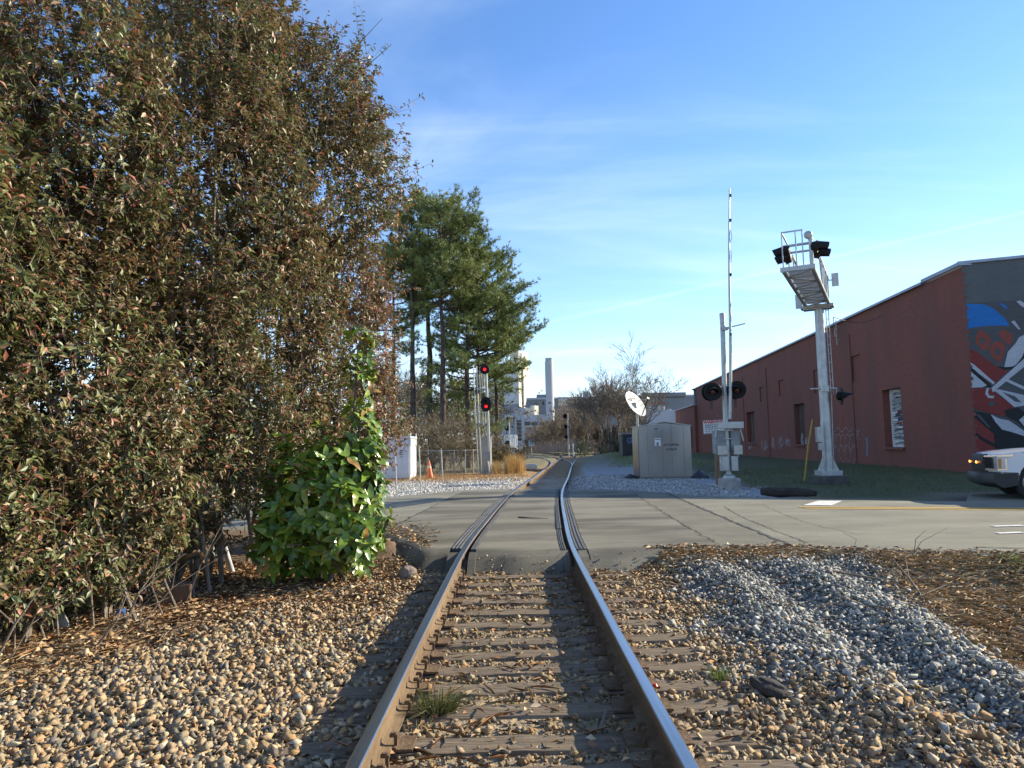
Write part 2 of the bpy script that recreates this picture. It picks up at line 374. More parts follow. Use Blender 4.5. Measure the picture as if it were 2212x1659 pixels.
# ------------------------------------------------------------------ ground sheet
def axis_pts(segs):
    o = []
    for a, b, n in segs: o += list(np.linspace(a, b, n, endpoint=False))
    return np.array(o + [segs[-1][1]])
gx = axis_pts([(-900, -200, 6), (-200, -40, 12), (-40, -8, 26), (-8, 9, 105), (9, 40, 40), (40, 200, 12), (200, 900, 6)])
gy = axis_pts([(-300, -20, 6), (-20, 1.5, 12), (1.5, 14, 90), (14, 34, 60), (34, 140, 50), (140, 400, 20), (400, 1400, 8)])
GX, GY = np.meshgrid(gx, gy, indexing='ij')
GZ = gheight(GX, GY)
def ground_color(x, y):
    x = np.asarray(x, float); y = np.asarray(y, float)
    s = x - tc_x(np.clip(y, -2, 129)); n = fbm(x * 1.7, y * 1.7, 4); n2 = fbm(x * 6 + 40, y * 6, 3)
    def C(*c): return np.array(c)
    def L(base, c, w): return base * (1 - w[..., None]) + C(*c) * w[..., None]
    col = np.zeros(x.shape + (3,)) + C(.17, .145, .085)
    near = (y < yn(x) + .2) * 1.0
    tan = np.zeros(x.shape + (3,)) + C(.33, .255, .165)
    tan = L(tan, (.24, .19, .12), smooth01(.4, .6, n))
    litter = smooth01(5.4, 7.6, y + .6 * (n - .5) * 4) * smooth01(.9, 1.5, -s) + smooth01(-4.4, -3.3, -x - 7.2 + .33 * y + 0 * n) * 0
    tan = L(tan, (.17, .105, .06), np.clip(litter, 0, 1) * .85)
    pile = smooth01(1.4, 2.1, s + (n - .5) * 1.2) * (1 - smooth01(BR(y) - .2, BR(y) + .35, s))
    tan = L(tan, (.17, .17, .165), pile)
    mul = smooth01(BR(y) - .2, BR(y) + .3, s) + smooth01(8.6, 9.3, y) * smooth01(.9, 1.3, s)
    tan = L(tan, (.32, .23, .135), np.clip(mul, 0, 1) * .9)
    tan = L(tan, (.07, .12, .03), smooth01(5.0, 5.7, x) * smooth01(6.6, 7.6, y + n - .5) * .9)
    col = col * (1 - near[..., None]) + tan * near[..., None]
    far = (y > yf(x) - .5) * 1.0
    fc = np.zeros(x.shape + (3,)) + C(.19, .165, .095)
    lg = (1 - smooth01(31.5 + .35 * x, 34 + .35 * x, y + (n - .5) * 3)) * (1 - smooth01(1.0, 2.0, s)) * smooth01(-14, -10, x)
    fc = L(fc, (.44, .42, .39), lg * (.7 + .3 * (n2 > .4)))
    dry = smooth01(28.5, 31, y) * (1 - smooth01(36, 44, y)) * smooth01(-9, -7, x) * (1 - smooth01(-1.6, -.8, s))
    fc = L(fc, (.34, .215, .10), dry * .9)
    rg = smooth01(.9, 1.6, s) * (1 - smooth01(6.2, 7.4, s + (n - .5) * 2)) * (1 - smooth01(34, 60, y))
    fc = L(fc, (.30, .31, .32), rg)
    gr = smooth01(6.5, 8.0, s + (n - .5) * 2) * smooth01(.6, 2.4, y - yf(x) + (n - .5) * 2) * (1 - smooth01(60, 110, y))
    fc = L(fc, (.085, .092, .045), gr * .95)
    edge = smooth01(2.0, .4, y - yf(x)) * smooth01(4.5, 7.5, s)
    fc = L(fc, (.15, .13, .11), edge * .8)
    bed = (1 - smooth01(1.0, 1.7, np.abs(s)))
    fc = L(fc, (.26, .17, .095), bed * (.6 + .4 * smooth01(.35, .6, n)) * (1 - .75 * (1 - smooth01(23.8, 25.5, y))))
    mound = smooth01(40, 46, y) * (1 - smooth01(62, 80, y)) * smooth01(3.0, 4.2, s) * (1 - smooth01(9, 11, s))
    fc = L(fc, (.13, .16, .05), mound * .8)
    col = col * (1 - far[..., None]) + fc * far[..., None]
    return col * (0.82 + .36 * n2[..., None])
GC = ground_color(GX, GY)
# low grassy mound right of the far track
MND = 0.75 * np.exp(-((GX - 9.2) / 3.2) ** 2 - ((GY - 58) / 11) ** 2)
GZ = GZ + MND
nx_, ny_ = GX.shape
idx = np.arange(nx_ * ny_).reshape(nx_, ny_)
F = np.stack([idx[:-1, :-1], idx[1:, :-1], idx[1:, 1:], idx[:-1, 1:]], -1).reshape(-1, 4)
M_ground = mat('ground_soil', (.75, .75, .75), (1.2, 1.2, 1.2), scale=14, rough=.95, bump=.9, bscale=45, attr=True, detail=9, lo=.3, hi=.7, spec=.2)
npmesh('ground', np.stack([GX, GY, GZ], -1).reshape(-1, 3), F, M_ground, col=GC.reshape(-1, 3), smooth=True, kind='structure')

# ------------------------------------------------------------------ road and crossing
M_road = mat('road_asphalt', (.178, .164, .124), (.242, .225, .172), scale=.8, rough=.9, bump=.6, bscale=120, c3=(.11, .104, .08), c3scale=2.2, c3amt=.55, stretch=(.5, 1, 1), spec=.25)
M_cross = mat('crossing_asphalt', (.097, .088, .067), (.205, .188, .144), scale=.9, rough=.88, bump=.5, bscale=140, c3=(.07, .064, .058), c3scale=2.2, c3amt=.55, stretch=(.35, 1, 1), lo=.38, hi=.58, spec=.25)
M_strip = mat('patched_asphalt', (.145, .134, .10), (.19, .176, .135), scale=1.5, rough=.9, bump=.5, bscale=150, c3=(.13, .1, .08), c3scale=5, c3amt=.4, spec=.25)
def road_strip(name, sa, sb, nu, m, rel=True, nv=60, ramp=.8):
    us = np.linspace(0, 1, nu); us2 = us if nu < 30 else np.sign(sb) * 0 + us ** (1.0)
    vsr = np.concatenate([[-2, -1], np.linspace(0, 1, nv), [2]])
    V = []
    for u in us2:
        if nu >= 30:       # wide road: denser near the crossing
            s = sa + (sb - sa) * (u ** 2 if abs(sb) > abs(sa) else 1 - (1 - u) ** 2)
        else: s = sa + (sb - sa) * u
        for v in vsr:
            y = 12.0; x = s
            for _ in range(4):
                vv = min(max(v, 0), 1); y = yn(x) + vv * (yf(x) - yn(x)); x = s + tc_x(y)
            z = ROADZ + .008 * (fbm(x * .8, y * .8, 2) - .5)
            if v == -1: y -= ramp * .35; z -= .05
            if v == -2: y -= ramp * (1 + .35 * (vnoise(x * 3, 1.0) - .5)); z = -.27
            if v == 2: y += .12; z = -.2
            V.append((x, y, z))
    nvv = len(vsr); idx = np.arange(len(us) * nvv).reshape(len(us), nvv)
    F = np.stack([idx[:-1, :-1], idx[1:, :-1], idx[1:, 1:], idx[:-1, 1:]], -1).reshape(-1, 4)
    return npmesh(name, V, F, m, smooth=True, kind='structure')
road_strip('road', 3.75, 60, 60, M_road)
road_strip('road', -60, -2.4, 60, M_road)
road_strip('crossing', -2.4, -.95, 14, M_cross)
road_strip('crossing', -.58, .58, 12, M_cross)
road_strip('crossing', .95, 2.8, 18, M_cross)
road_strip('crossing', 2.8, 3.75, 12, M_strip)
for sg in (-1, 1):      # worn asphalt shoulders that run up to the rails at the near lip
    for (sa, sb) in ((.575, .672), (.80, .955)):
        mb = MB(); y0 = float(yn(0)) + .03; z0 = ROADZ - .004; cc_ = .045
        P = [(cc_ + sg * sa, y0 - .84, -.28), (cc_ + sg * sa, y0, -.28), (cc_ + sg * sa, y0, z0), (cc_ + sg * sa, y0 - .3, z0 - .05)]
        mb.prism(P, (sg * (sb - sa), 0, 0)); mb.build('crossing', M_cross, kind='structure')
# rubber rail seal pieces
M_rub = mat('rubber', (.045, .045, .047), (.09, .088, .085), scale=9, rough=.75, bump=.4, bscale=60)
seal = thing('rail_seal', 'black ribbed rubber seal strips laid along both rails in the crossing', 'rail seal', (0, 16, -.1))
ribs = [(0, 0), (.02, .004), (.04, 0), (.06, .004), (.08, 0)]
for (sa, sb) in ((-.94, -.797), (-.66, -.585), (.585, .66), (.797, .94)):
    L0 = 2.35
    ys = np.arange(float(yn(sa)) + .03, float(yf(sa)) - .2, L0)
    for y0 in ys:
        y1 = min(y0 + L0 - .02, 22.95)
        mb = MB(); n = 7; w = sb - sa; pr = [0, .12, .16, .30, .34, .48, .52, .66, .70, .84, .88, 1.0]
        zz = [0, 0, -.008, -.008, 0, 0, -.008, -.008, 0, 0, -.008, -.008][:12]
        vs_, fs_ = [], []
        jit = random.uniform(-.006, .006)
        for i in range(n):
            y = y0 + (y1 - y0) * i / (n - 1); c = float(tc_x(y))
            row = [(c + sa, y, -.10)] + [(c + sa + w * p, y, -.001 + jit + q) for p, q in zip(pr, zz)] + [(c + sb, y, -.10)]
            vs_ += row
        k = len(pr) + 2
        for i in range(n - 1):
            for j in range(k - 1): fs_.append((i * k + j, (i + 1) * k + j, (i + 1) * k + j + 1, i * k + j + 1))
        fs_.append(tuple(range(k))); fs_.append(tuple(reversed(range((n - 1) * k, n * k))))
        mb.add(vs_, fs_); mb.build('seal_strip', M_rub, seal)
# painted markings and cracks
M_yel = mat('yellow_paint', (.62, .36, .06), (.42, .27, .08), scale=7, rough=.8, lo=.45, hi=.75)
M_wp = mat('white_paint', (.62, .6, .56), (.38, .36, .33), scale=8, rough=.8, lo=.45, hi=.75)
M_tar = mat('crack_tar', (.03, .028, .026), (.06, .055, .05), scale=6, rough=.9)
def flat(name, pts, m, z=ROADZ + .009):
    mb = MB(); mb.prism([(p[0], p[1], z) for p in pts], (0, 0, -.004)); return mb.build(name, m, kind='structure')
for q in (0.0, .32):
    flat('centre_line', [(6.0, 14.80 + q), (6.0, 14.93 + q), (9.66, 13.77 + q), (46, 2.13 + q), (46, 2.0 + q), (9.66, 13.64 + q)], M_yel)
flat('stop_line', [(6.24, 15.54), (6.78, 15.4), (7.5, 16.45), (7.02, 16.6)], M_wp)
for (a_, b_) in (((2150, 1137), (2215, 1135)), ((2160, 1152), (2215, 1150))):
    p_ = gnd(*a_); q_ = gnd(*b_); flat('lane_mark', [(p_.x, p_.y), (q_.x, q_.y), (q_.x, q_.y + .12), (p_.x, p_.y + .12)], M_wp)
def ribbon(name, pts, w, m, z=ROADZ + .007, jit=.02, parent=None, kind='structure'):
    P = []; 
    for a, b in zip(pts[:-1], pts[1:]):
        n = max(2, int(math.dist(a, b) / .12))
        P += [(a[0] + (b[0] - a[0]) * i / n, a[1] + (b[1] - a[1]) * i / n) for i in range(n)]
    P.append(pts[-1]); mb = MB(); vs_, fs_ = [], []
    for i, p in enumerate(P):
        d = Vector((P[min(i + 1, len(P) - 1)][0] - P[max(i - 1, 0)][0], P[min(i + 1, len(P) - 1)][1] - P[max(i - 1, 0)][1])).normalized()
        q = random.gauss(0, jit); ww = w * random.uniform(.4, 1.3) / 2
        vs_ += [(p[0] - d.y * (q + ww), p[1] + d.x * (q + ww), z), (p[0] - d.y * (q - ww), p[1] + d.x * (q - ww), z)]
    fs_ = [(2 * i, 2 * i + 1, 2 * i + 3, 2 * i + 2) for i in range(len(P) - 1)]
    mb.add(vs_, fs_); return mb.build(name, m, parent, kind=kind)
def seam(s, y0, y1): return [(s + float(tc_x(y)), y) for y in np.linspace(y0, y1, 14)]
ribbon('road_crack', seam(2.8, 10.2, 22), .024, M_tar)
ribbon('road_crack', seam(3.72, 9.85, 20.6), .06, M_tar, jit=.018)
ribbon('road_crack', [(4.05, 10.0), (4.12, 11.5), (4.3, 13.9), (4.6, 15.8)], .02, M_tar, jit=.015)
ribbon('road_crack', [(5.1, 10.6), (5.0, 12.3), (5.2, 14), (5.5, 16)], .012, M_tar, jit=.02)
ribbon('road_crack', seam(-2.38, 11, 21.5), .03, M_tar)
ribbon('road_crack', [(5.9, 9.3), (7.3, 8.9), (8.6, 8.4)], .05, M_tar, jit=.01)
ribbon('road_crack', [(8.2, 11), (8.9, 12.5), (10, 13)], .02, M_tar, jit=.05)

# ------------------------------------------------------------------ rail tracks
M_rust = mat('rail_rust', (.13, .085, .048), (.205, .14, .082), scale=3, rough=.85, bump=.4, bscale=40, stretch=(1, .3, 1), c3=(.07, .05, .035), c3scale=14, c3amt=.5, spec=.25)
M_steel = mat('rail_steel', (.42, .43, .45), (.30, .29, .28), scale=3, rough=.30, metal=1.0, stretch=(6, .15, 1), bump=.08, bscale=20)
M_plate = mat('plate_rust', (.10, .065, .04), (.17, .11, .065), scale=12, rough=.9, bump=.5, bscale=60, spec=.2)
PROF = [(-.035, -.004), (-.029, 0), (.029, 0), (.035, -.004), (.035, -.032), (.030, -.042), (.0085, -.052), (.0085, -.155), (.030, -.166), (.070, -.172), (.070, -.18),
        (-.070, -.18), (-.070, -.172), (-.030, -.166), (-.0085, -.155), (-.0085, -.052), (-.030, -.042), (-.035, -.032)]
def sweep_rail(pathfun, y0, y1, off, parent, step, name='rail'):
    ys = []; y = y0
    while y < y1: ys.append(y); y += step if y > 30 else .35
    ys.append(y1); ys = np.array(ys)
    x = pathfun(ys); dxy = np.gradient(x, ys); nn = np.sqrt(1 + dxy ** 2)
    mb = MB(); n = len(PROF); vs_, fs_ = [], []
    for i in range(len(ys)):
        for (a, z) in PROF:
            o = off + a; vs_.append((x[i] + o / nn[i], ys[i] - o * dxy[i] / nn[i], z))
    for i in range(len(ys) - 1):
        for k in range(n):
            k2 = (k + 1) % n; fs_.append(((i * n + k), (i * n + k2), ((i + 1) * n + k2), ((i + 1) * n + k)))
    mb.add(vs_, fs_); mb.mi = [1 if (k % n) in (0, 1, 2) else 0 for k in range(len(fs_))]
    return mb.build(name, [M_rust, M_steel], parent, smooth=True, sharp=30)
track = thing('railway_track', 'main railway track running through the road crossing on weathered wooden ties', 'railway track', (0, 0, -.2))
for sgn in (-1, 1): sweep_rail(tc_x, .3, 130, sgn * .7525, track, .8)
def dfun(y):
    y = np.asarray(y, float); ys, xs = DP[:, 0], DP[:, 1]; m = np.gradient(xs, ys)
    i = np.clip(np.searchsorted(ys, y) - 1, 0, len(ys) - 2); h = ys[i + 1] - ys[i]; t = (y - ys[i]) / h
    return ((2 * t**3 - 3 * t**2 + 1) * xs[i] + (t**3 - 2 * t**2 + t) * h * m[i] + (-2 * t**3 + 3 * t**2) * xs[i + 1] + (t**3 - t**2) * h * m[i + 1])
track2 = thing('railway_track', 'siding that leaves the main track at the switch and curves away', 'railway track', (2.9, 44, -.2))
for sgn in (-1, 1): sweep_rail(dfun, 44.2, 134, sgn * .7525, track2, 1.0)
# ties
M_tie = mat('tie_wood', (.12, .09, .062), (.25, .195, .14), scale=5, rough=.95, bump=1.0, bscale=16, stretch=(.35, 3.5, 3.5), c3=(.05, .036, .026), c3scale=9, c3amt=.7, lo=.3, hi=.7, spec=.15)
def tie_mesh(seed):
    r = random.Random(seed); mb = MB(); n = 15; Lh = 1.30; vs_, fs_ = [], []
    k = 8
    for i in range(n):
        x = -Lh + 2 * Lh * i / (n - 1); e = 1 if 0 < i < n - 1 else .93
        w = .112 * e; h = .005 * r.gauss(0, 1)
        for (a, b) in ((-w, -.15), (-w, -.02), (-w * .9, -.003 + h), (-w * .35, r.gauss(0, .004)), (w * .3, r.gauss(0, .004)), (w * .9, -.004 + h), (w, -.022), (w, -.15)):
            vs_.append((x + r.gauss(0, .004), a + r.gauss(0, .004), b))
    for i in range(n - 1):
        for j in range(k):
            j2 = (j + 1) % k; fs_.append((i * k + j, i * k + j2, (i + 1) * k + j2, (i + 1) * k + j))
    fs_.append(tuple(range(k))); fs_.append(tuple(reversed(range((n - 1) * k, n * k))))
    mb.add(vs_, fs_); o = mb.build('tie', M_tie); me = o.data; bpy.data.objects.remove(o); return me
tie_me = [tie_mesh(i) for i in range(7)]
mb = MB(); mb.box((0, 0, 0), (.36, .185, .016)); mb.box((.085, 0, .011), (.016, .185, .012)); mb.box((-.085, 0, .011), (.016, .185, .012))
o = mb.build('tie_plate', M_plate); plate_me = o.data; bpy.data.objects.remove(o)
mb = MB(); mb.box((0, 0, .012), (.018, .018, .07)); mb.box((.010, 0, .052), (.044, .032, .014)); mb.box((.012, 0, .062), (.03, .022, .008))
o = mb.build('spike', M_plate); spike_me = o.data; bpy.data.objects.remove(o)
TIES = [2.25, 2.72, 3.2, 3.66, 4.03, 4.53, 4.93, 5.33, 5.7, 6.06, 6.62, 7.1, 7.6, 8.05, 8.5, 8.95]
TIEPOS = []
def place_tie(y, i, detail):
    c = float(tc_x(y)); sl = (float(tc_x(y + .1)) - float(tc_x(y - .1))) / .2
    o = link('tie', tie_me[i % 7], track); sx = random.uniform(-.06, .06)
    if y < 10: sx += .07
    o.location = (c + sx, y, -.196 + .2 + random.uniform(-.006, .002)); o.rotation_euler = (0, random.gauss(0, .004), -math.atan(sl) + random.gauss(0, .008))
    if i % 2: o.rotation_euler.z += pi
    TIEPOS.append((c + sx, y))
    if not detail: return
    for sg in (-1, 1):
        p = link('tie_plate', plate_me, o); M = o.matrix_basis.inverted() @ Matrix.Translation((c + sg * .7525, y, .012)) ; p.matrix_basis = M
        for (a, b) in ((.085, .055), (.085, -.055), (-.085, .045), (-.085, -.06)):
            if random.random() < .12: continue
            q = link('spike', spike_me, o); rz = pi if a > 0 else 0
            q.matrix_basis = o.matrix_basis.inverted() @ Matrix.Translation((c + sg * .7525 + a, y + b, .018 + random.uniform(0, .02))) @ Matrix.Rotation(rz, 4, 'Z') @ Matrix.Rotation(random.gauss(0, .06), 4, 'X')
for i, y in enumerate(TIES): place_tie(y, i, True)
for i, y in enumerate(np.arange(23.6, 44, .52)): place_tie(float(y), i, False)
# switch machine box, joint bars on the rail
mb = MB()
for sg in (-1, 1):
    for w in (-1, 1):
        c = float(tc_x(28.0)); mb.box((c + sg * .7525 + w * .022, 28.0, -.105), (.022, .75, .09))
mb.build('joint_bar', M_rust, track)

# ------------------------------------------------------------------ stones
def stone_variants(n, npts=9, seed=3):
    out = []; r = np.random.RandomState(seed)
    for i in range(n):
        bm = bmesh.new(); P = r.randn(npts, 3); P /= np.linalg.norm(P, axis=1, keepdims=True); P *= r.uniform(.75, 1.1, (npts, 1)); P *= np.array([1.15, .95, .68])
        for p in P: bm.verts.new(p)
        bmesh.ops.convex_hull(bm, input=bm.verts); bmesh.ops.triangulate(bm, faces=bm.faces)
        bm.verts.ensure_lookup_table(); bm.verts.index_update()
        lv = [v for v in bm.verts if v.link_faces]; mp = {v.index: k for k, v in enumerate(lv)}
        out.append((np.array([v.co[:] for v in lv]), np.array([[mp[v.index] for v in f.verts] for f in bm.faces]))); bm.free()
    return out
SV_HI = stone_variants(14, 7, 3); SV_LO = stone_variants(6, 5, 8)
def rand_rot(n, r):
    q = r.randn(n, 4); q /= np.linalg.norm(q, axis=1, keepdims=True); a, b, c, d = q.T
    return np.stack([np.stack([1 - 2 * (c * c + d * d), 2 * (b * c - a * d), 2 * (b * d + a * c)], -1),
                     np.stack([2 * (b * c + a * d), 1 - 2 * (b * b + d * d), 2 * (c * d - a * b)], -1),
                     np.stack([2 * (b * d - a * c), 2 * (c * d + a * b), 1 - 2 * (b * b + c * c)], -1)], 1)
def scatter_stones(name, P, size, col, m, variants, seed, label=None, cat=None):
    r = np.random.RandomState(seed); n = len(P); R = rand_rot(n, r); which = r.randint(0, len(variants), n)
    Vs, Fs, Cs = [], [], []; base = 0
    for k, (v, f) in enumerate(variants):
        s = np.where(which == k)[0]
        if len(s) == 0: continue
        W = np.einsum('nij,vj->nvi', R[s], v) * size[s][:, None, None]
        W[:, :, 2] *= .85
        W += P[s][:, None, :]
        Vs.append(W.reshape(-1, 3)); Fs.append((f[None] + (np.arange(len(s)) * len(v))[:, None, None]).reshape(-1, 3) + base)
        Cs.append(np.repeat(col[s], len(v), 0)); base += len(s) * len(v)
    o = npmesh(name, np.concatenate(Vs), np.concatenate(Fs), m, col=np.concatenate(Cs), kind='stuff')
    return setp(o, label, cat)
M_stone = mat('ballast_stone', (.8, .8, .8), (1.15, 1.15, 1.15), scale=40, rough=.9, bump=.35, bscale=90, attr=True, spec=.25)
def pick(pal, w, n, r, var=.16, gain=1.0):
    c = np.array(pal)[r.choice(len(pal), n, p=np.array(w) / sum(w))]
    return np.clip(c * gain * (1 + var * r.randn(n, 1)) * (1 + .018 * r.randn(n, 3)), .02, .9)
TAN = [(.46, .33, .20), (.38, .275, .175), (.54, .42, .28), (.29, .25, .20), (.44, .27, .14), (.57, .48, .36), (.24, .205, .165)]
TANW = [5, 5, 3, 2.6, 2.2, .9, 1.8]
GREY = [(.33, .325, .295), (.245, .24, .22), (.41, .40, .36), (.18, .178, .168), (.36, .315, .25)]
GREYW = [5, 4, 3, 1.5, 1.6]
tx = np.array(TIEPOS)
def near_pts(n, r):
    P = np.stack([r.uniform(-6.5, 9, n), r.uniform(2.3, 10.4, n)], 1)
    return P[(np.abs(P[:, 0]) < .80 * P[:, 1] + 1.0) & (P[:, 1] < yn(P[:, 0]) - np.where(np.abs(P[:, 0]) < 1.7, .28, .03))]
r = np.random.RandomState(21)
P = near_pts(235000, r); x, y = P.T; s = x - tc_x(y); n_ = fbm(x * 1.4, y * 1.4, 3); n2_ = fbm(x * 3 + 9, y * 3, 3)
dt = np.abs(y[:, None] - tx[None, :17, 1]).min(1)
on_tie = (dt < .12) & (np.abs(s) < 1.36) & (s > -1.2)
on_rail = np.abs(np.abs(s) - .7525) < .085
pilew = smooth01(1.4, 2.1, s + (n_ - .5) * 1.4) * (1 - smooth01(BR(y) - .25, BR(y) + .25, s + (n2_ - .5) * .8)) * (1 - smooth01(8.9, 9.5, y + (n_ - .5) * .6)) * (.15 + .85 * smooth01(3.7, 5.3, y + .6 * (s - 2) + (n_ - .5) * 1.5))
mulch = np.clip(smooth01(BR(y) - .2, BR(y) + .3, s) + smooth01(8.7, 9.3, y) * smooth01(.9, 1.3, s), 0, 1)
litter = smooth01(5.6, 8.0, y + (n_ - .5) * 2.5) * smooth01(1.0, 1.6, -s)
hedge = smooth01(-.35, .15, -(x + 3.55 - .33 * (y - 5.0)))
keep = ~on_rail & (~on_tie | (r.rand(len(x)) < .03))
keep &= r.rand(len(x)) > .93 * mulch
keep &= r.rand(len(x)) > .82 * litter
keep &= r.rand(len(x)) > .93 * hedge
keep &= (r.rand(len(x)) < .75) | (np.abs(s) > .75)
keep &= r.rand(len(x)) < np.where(y < 6.5, 1.0, .8)
x, y, s, pilew, dt, on_tie = [a[keep] for a in (x, y, s, pilew, dt, on_tie)]
N = len(x); isg = r.rand(N) < pilew
size = np.exp(r.randn(N) * .44) * np.where(isg, .0195, np.where(s < -.9, .0245, .0205)); size = np.clip(size, .008, .048)
size = np.where(np.abs(s) < .75, size * .85, size)
z = gheight(x, y) + size * r.uniform(-.1, .75, N) + (r.rand(N) < .3) * r.uniform(0, .02, N)
z = np.where(np.abs(s) < 1.3, z - .012, z); z = np.where(on_tie, -.195 + size * .45, z)
col = np.where(isg[:, None], pick(GREY, GREYW, N, r, gain=.92), pick(TAN, TANW, N, r, gain=.76) * np.array([1.0, 1.0, .95]))
brown = ((np.abs(s) < .8))[:, None]
col = np.where(brown & ~isg[:, None], col * np.array([.80, .77, .72]), col)
Q = np.stack([x, y, z], 1)
print('near stones', N, isg.sum())
scatter_stones('ballast', Q[~isg], size[~isg], col[~isg], M_stone, SV_HI, 1, 'loose tan and brown ballast stones around the ties', 'ballast')
scatter_stones('gravel', Q[isg], size[isg], col[isg], M_stone, SV_HI, 2, 'fresh grey crushed gravel heaped beside the track', 'gravel')
# stones kicked up onto the near ramp
n = 260; s_r = r.uniform(-1.9, 2.2, n); d_r = r.rand(n) ** .6 * .8; kp = np.abs(np.abs(s_r) - .7525) > .1; s_r, d_r = s_r[kp], d_r[kp]; n = len(s_r); sz = np.clip(np.exp(r.randn(n) * .4) * .012, .006, .03)
z_r = np.where(d_r < .28, ROADZ - .05 * d_r / .28, ROADZ - .05 - .2 * (d_r - .28) / .52); x_r = s_r + .045
scatter_stones('gravel', np.stack([x_r, yn(x_r) - d_r, z_r + sz * .5], 1), sz, pick(TAN, TANW, n, r, gain=.8), M_stone, SV_HI, 9, 'stray small stones scattered over the worn asphalt ramp', 'gravel')
# far gravel
n = 60000; P = np.stack([r.uniform(-9, 9, n), r.uniform(19, 33, n)], 1); x, y = P.T; s = x - tc_x(y); n_ = fbm(x * 1.2, y * 1.2, 3)
lw = (y > yf(x) + .05) & (y < 32.6 + .33 * x + (n_ - .5) * 3) & (s < 1.2) & (np.abs(np.abs(s) - .75) > .1) & ~((np.abs(s) < .7) & (y > 25.0 + (n_ - .5)))
rw = (y > yf(x) + .05) & (s > .9) & (s < 6.2 + (n_ - .5) * 2.5) & (y < 33)
kp = (lw & (r.rand(n) < .85)) | (rw & (r.rand(n) < .55)); x, y, s = x[kp], y[kp], s[kp]; N = len(x)
size = np.clip(np.exp(r.randn(N) * .35) * .034, .015, .07)
z = gheight(x, y) + size * .3
col = pick([(.50, .48, .45), (.38, .37, .36), (.62, .60, .57), (.28, .27, .26), (.46, .40, .32)], [4, 3, 3, 1.6, 1], N, r)
scatter_stones('gravel', np.stack([x, y, z], 1), size, col, M_stone, SV_LO, 5, 'pale gravel spread beyond the road around the signal cabinets', 'gravel')
print('far stones', N)
# straw, twigs and leaf litter
def straws(name, P, L, W, col, m, label, cat, lift=.0, seed=0, up=.12):
    r = np.random.RandomState(seed); n = len(P); a = r.uniform(0, 2 * pi, n); D = np.stack([np.cos(a), np.sin(a), r.randn(n) * up], 1)
    Nn = np.stack([r.randn(n) * .5, r.randn(n) * .5, np.ones(n)], 1)
    V, F = leaf2_arrays(P - D * (L * .5)[:, None], D, Nn, L, W, fold=.25, droop=.12)
    o = npmesh(name, V, F, m, col=np.repeat(col, 4, 0), kind='stuff'); return setp(o, label, cat)
M_lit = mat('dry_litter', (1, 1, 1), rough=.9, attr=True, spec=.15)
LIT = [(.36, .235, .125), (.27, .155, .08), (.46, .32, .18), (.17, .105, .06), (.38, .19, .085), (.52, .41, .26)]
r = np.random.RandomState(31)
P = near_pts(90000, r); x, y = P.T; s = x - tc_x(y); n_ = fbm(x * 1.4, y * 1.4, 3)
mul = np.clip(smooth01(BR(y) - .3, BR(y) + .25, s) + smooth01(8.5, 9.2, y) * smooth01(.85, 1.2, s) + .35 * smooth01(6.5, 8, y) * smooth01(.85, 1.2, s) * (1 - smooth01(1.5, 2.2, s)), 0, 1)
lit = smooth01(5.2, 8.2, y + (n_ - .5) * 3) * smooth01(.95, 1.5, -s) + .9 * smooth01(-.3, .3, -(x + 3.3 - .33 * (y - 5.0)))
base = .05 + .08 * (np.abs(s) < .7)
kp = r.rand(len(x)) < np.clip(np.maximum(np.maximum(mul, np.clip(lit, 0, 1) * .8), base), 0, 1)
kp &= np.abs(np.abs(s) - .7525) > .06
x, y, mulk = x[kp], y[kp], mul[kp]; N = len(x)
isS = r.rand(N) < np.where(mulk > .3, .78, .3)
z = gheight(x, y) + r.uniform(.005, .045, N)
Q = np.stack([x, y, z], 1)
L = np.where(isS, r.uniform(.08, .32, N), r.uniform(.03, .075, N)); W = np.where(isS, r.uniform(.004, .009, N), L * r.uniform(.4, .6, N))
straws('leaf_litter', Q, L, W, np.where((isS & (mulk > .3))[:, None], pick([(.54, .39, .22), (.64, .50, .31), (.42, .28, .15)], [3, 2, 2], N, r), pick(LIT, [4, 4, 3, 2, 2, 1], N, r)), M_lit, 'dry brown leaves and straw littering the ground by the track', 'leaf litter', seed=3)
print('litter', N)
# litter on the road edges
n = 2200; x = np.concatenate([r.uniform(-4, -1.2, n // 2), r.uniform(1.8, 8.5, n // 2)]); y = yn(x) + np.abs(r.randn(n)) * np.where(x < -1, .9, .16) + .02
kp = np.abs(np.abs(x - tc_x(y)) - .7525) > .1; x, y = x[kp], y[kp]; n = len(x)
L = r.uniform(.03, .11, n)
straws('leaf_litter', np.stack([x, y, np.full(n, ROADZ + .012)], 1), L, L * r.uniform(.1, .5, n), pick(LIT, [4, 4, 3, 2, 2, 1], n, r), M_lit,
       'scattered dry leaves blown onto the near edge of the road', 'leaf litter', seed=4, up=.05)
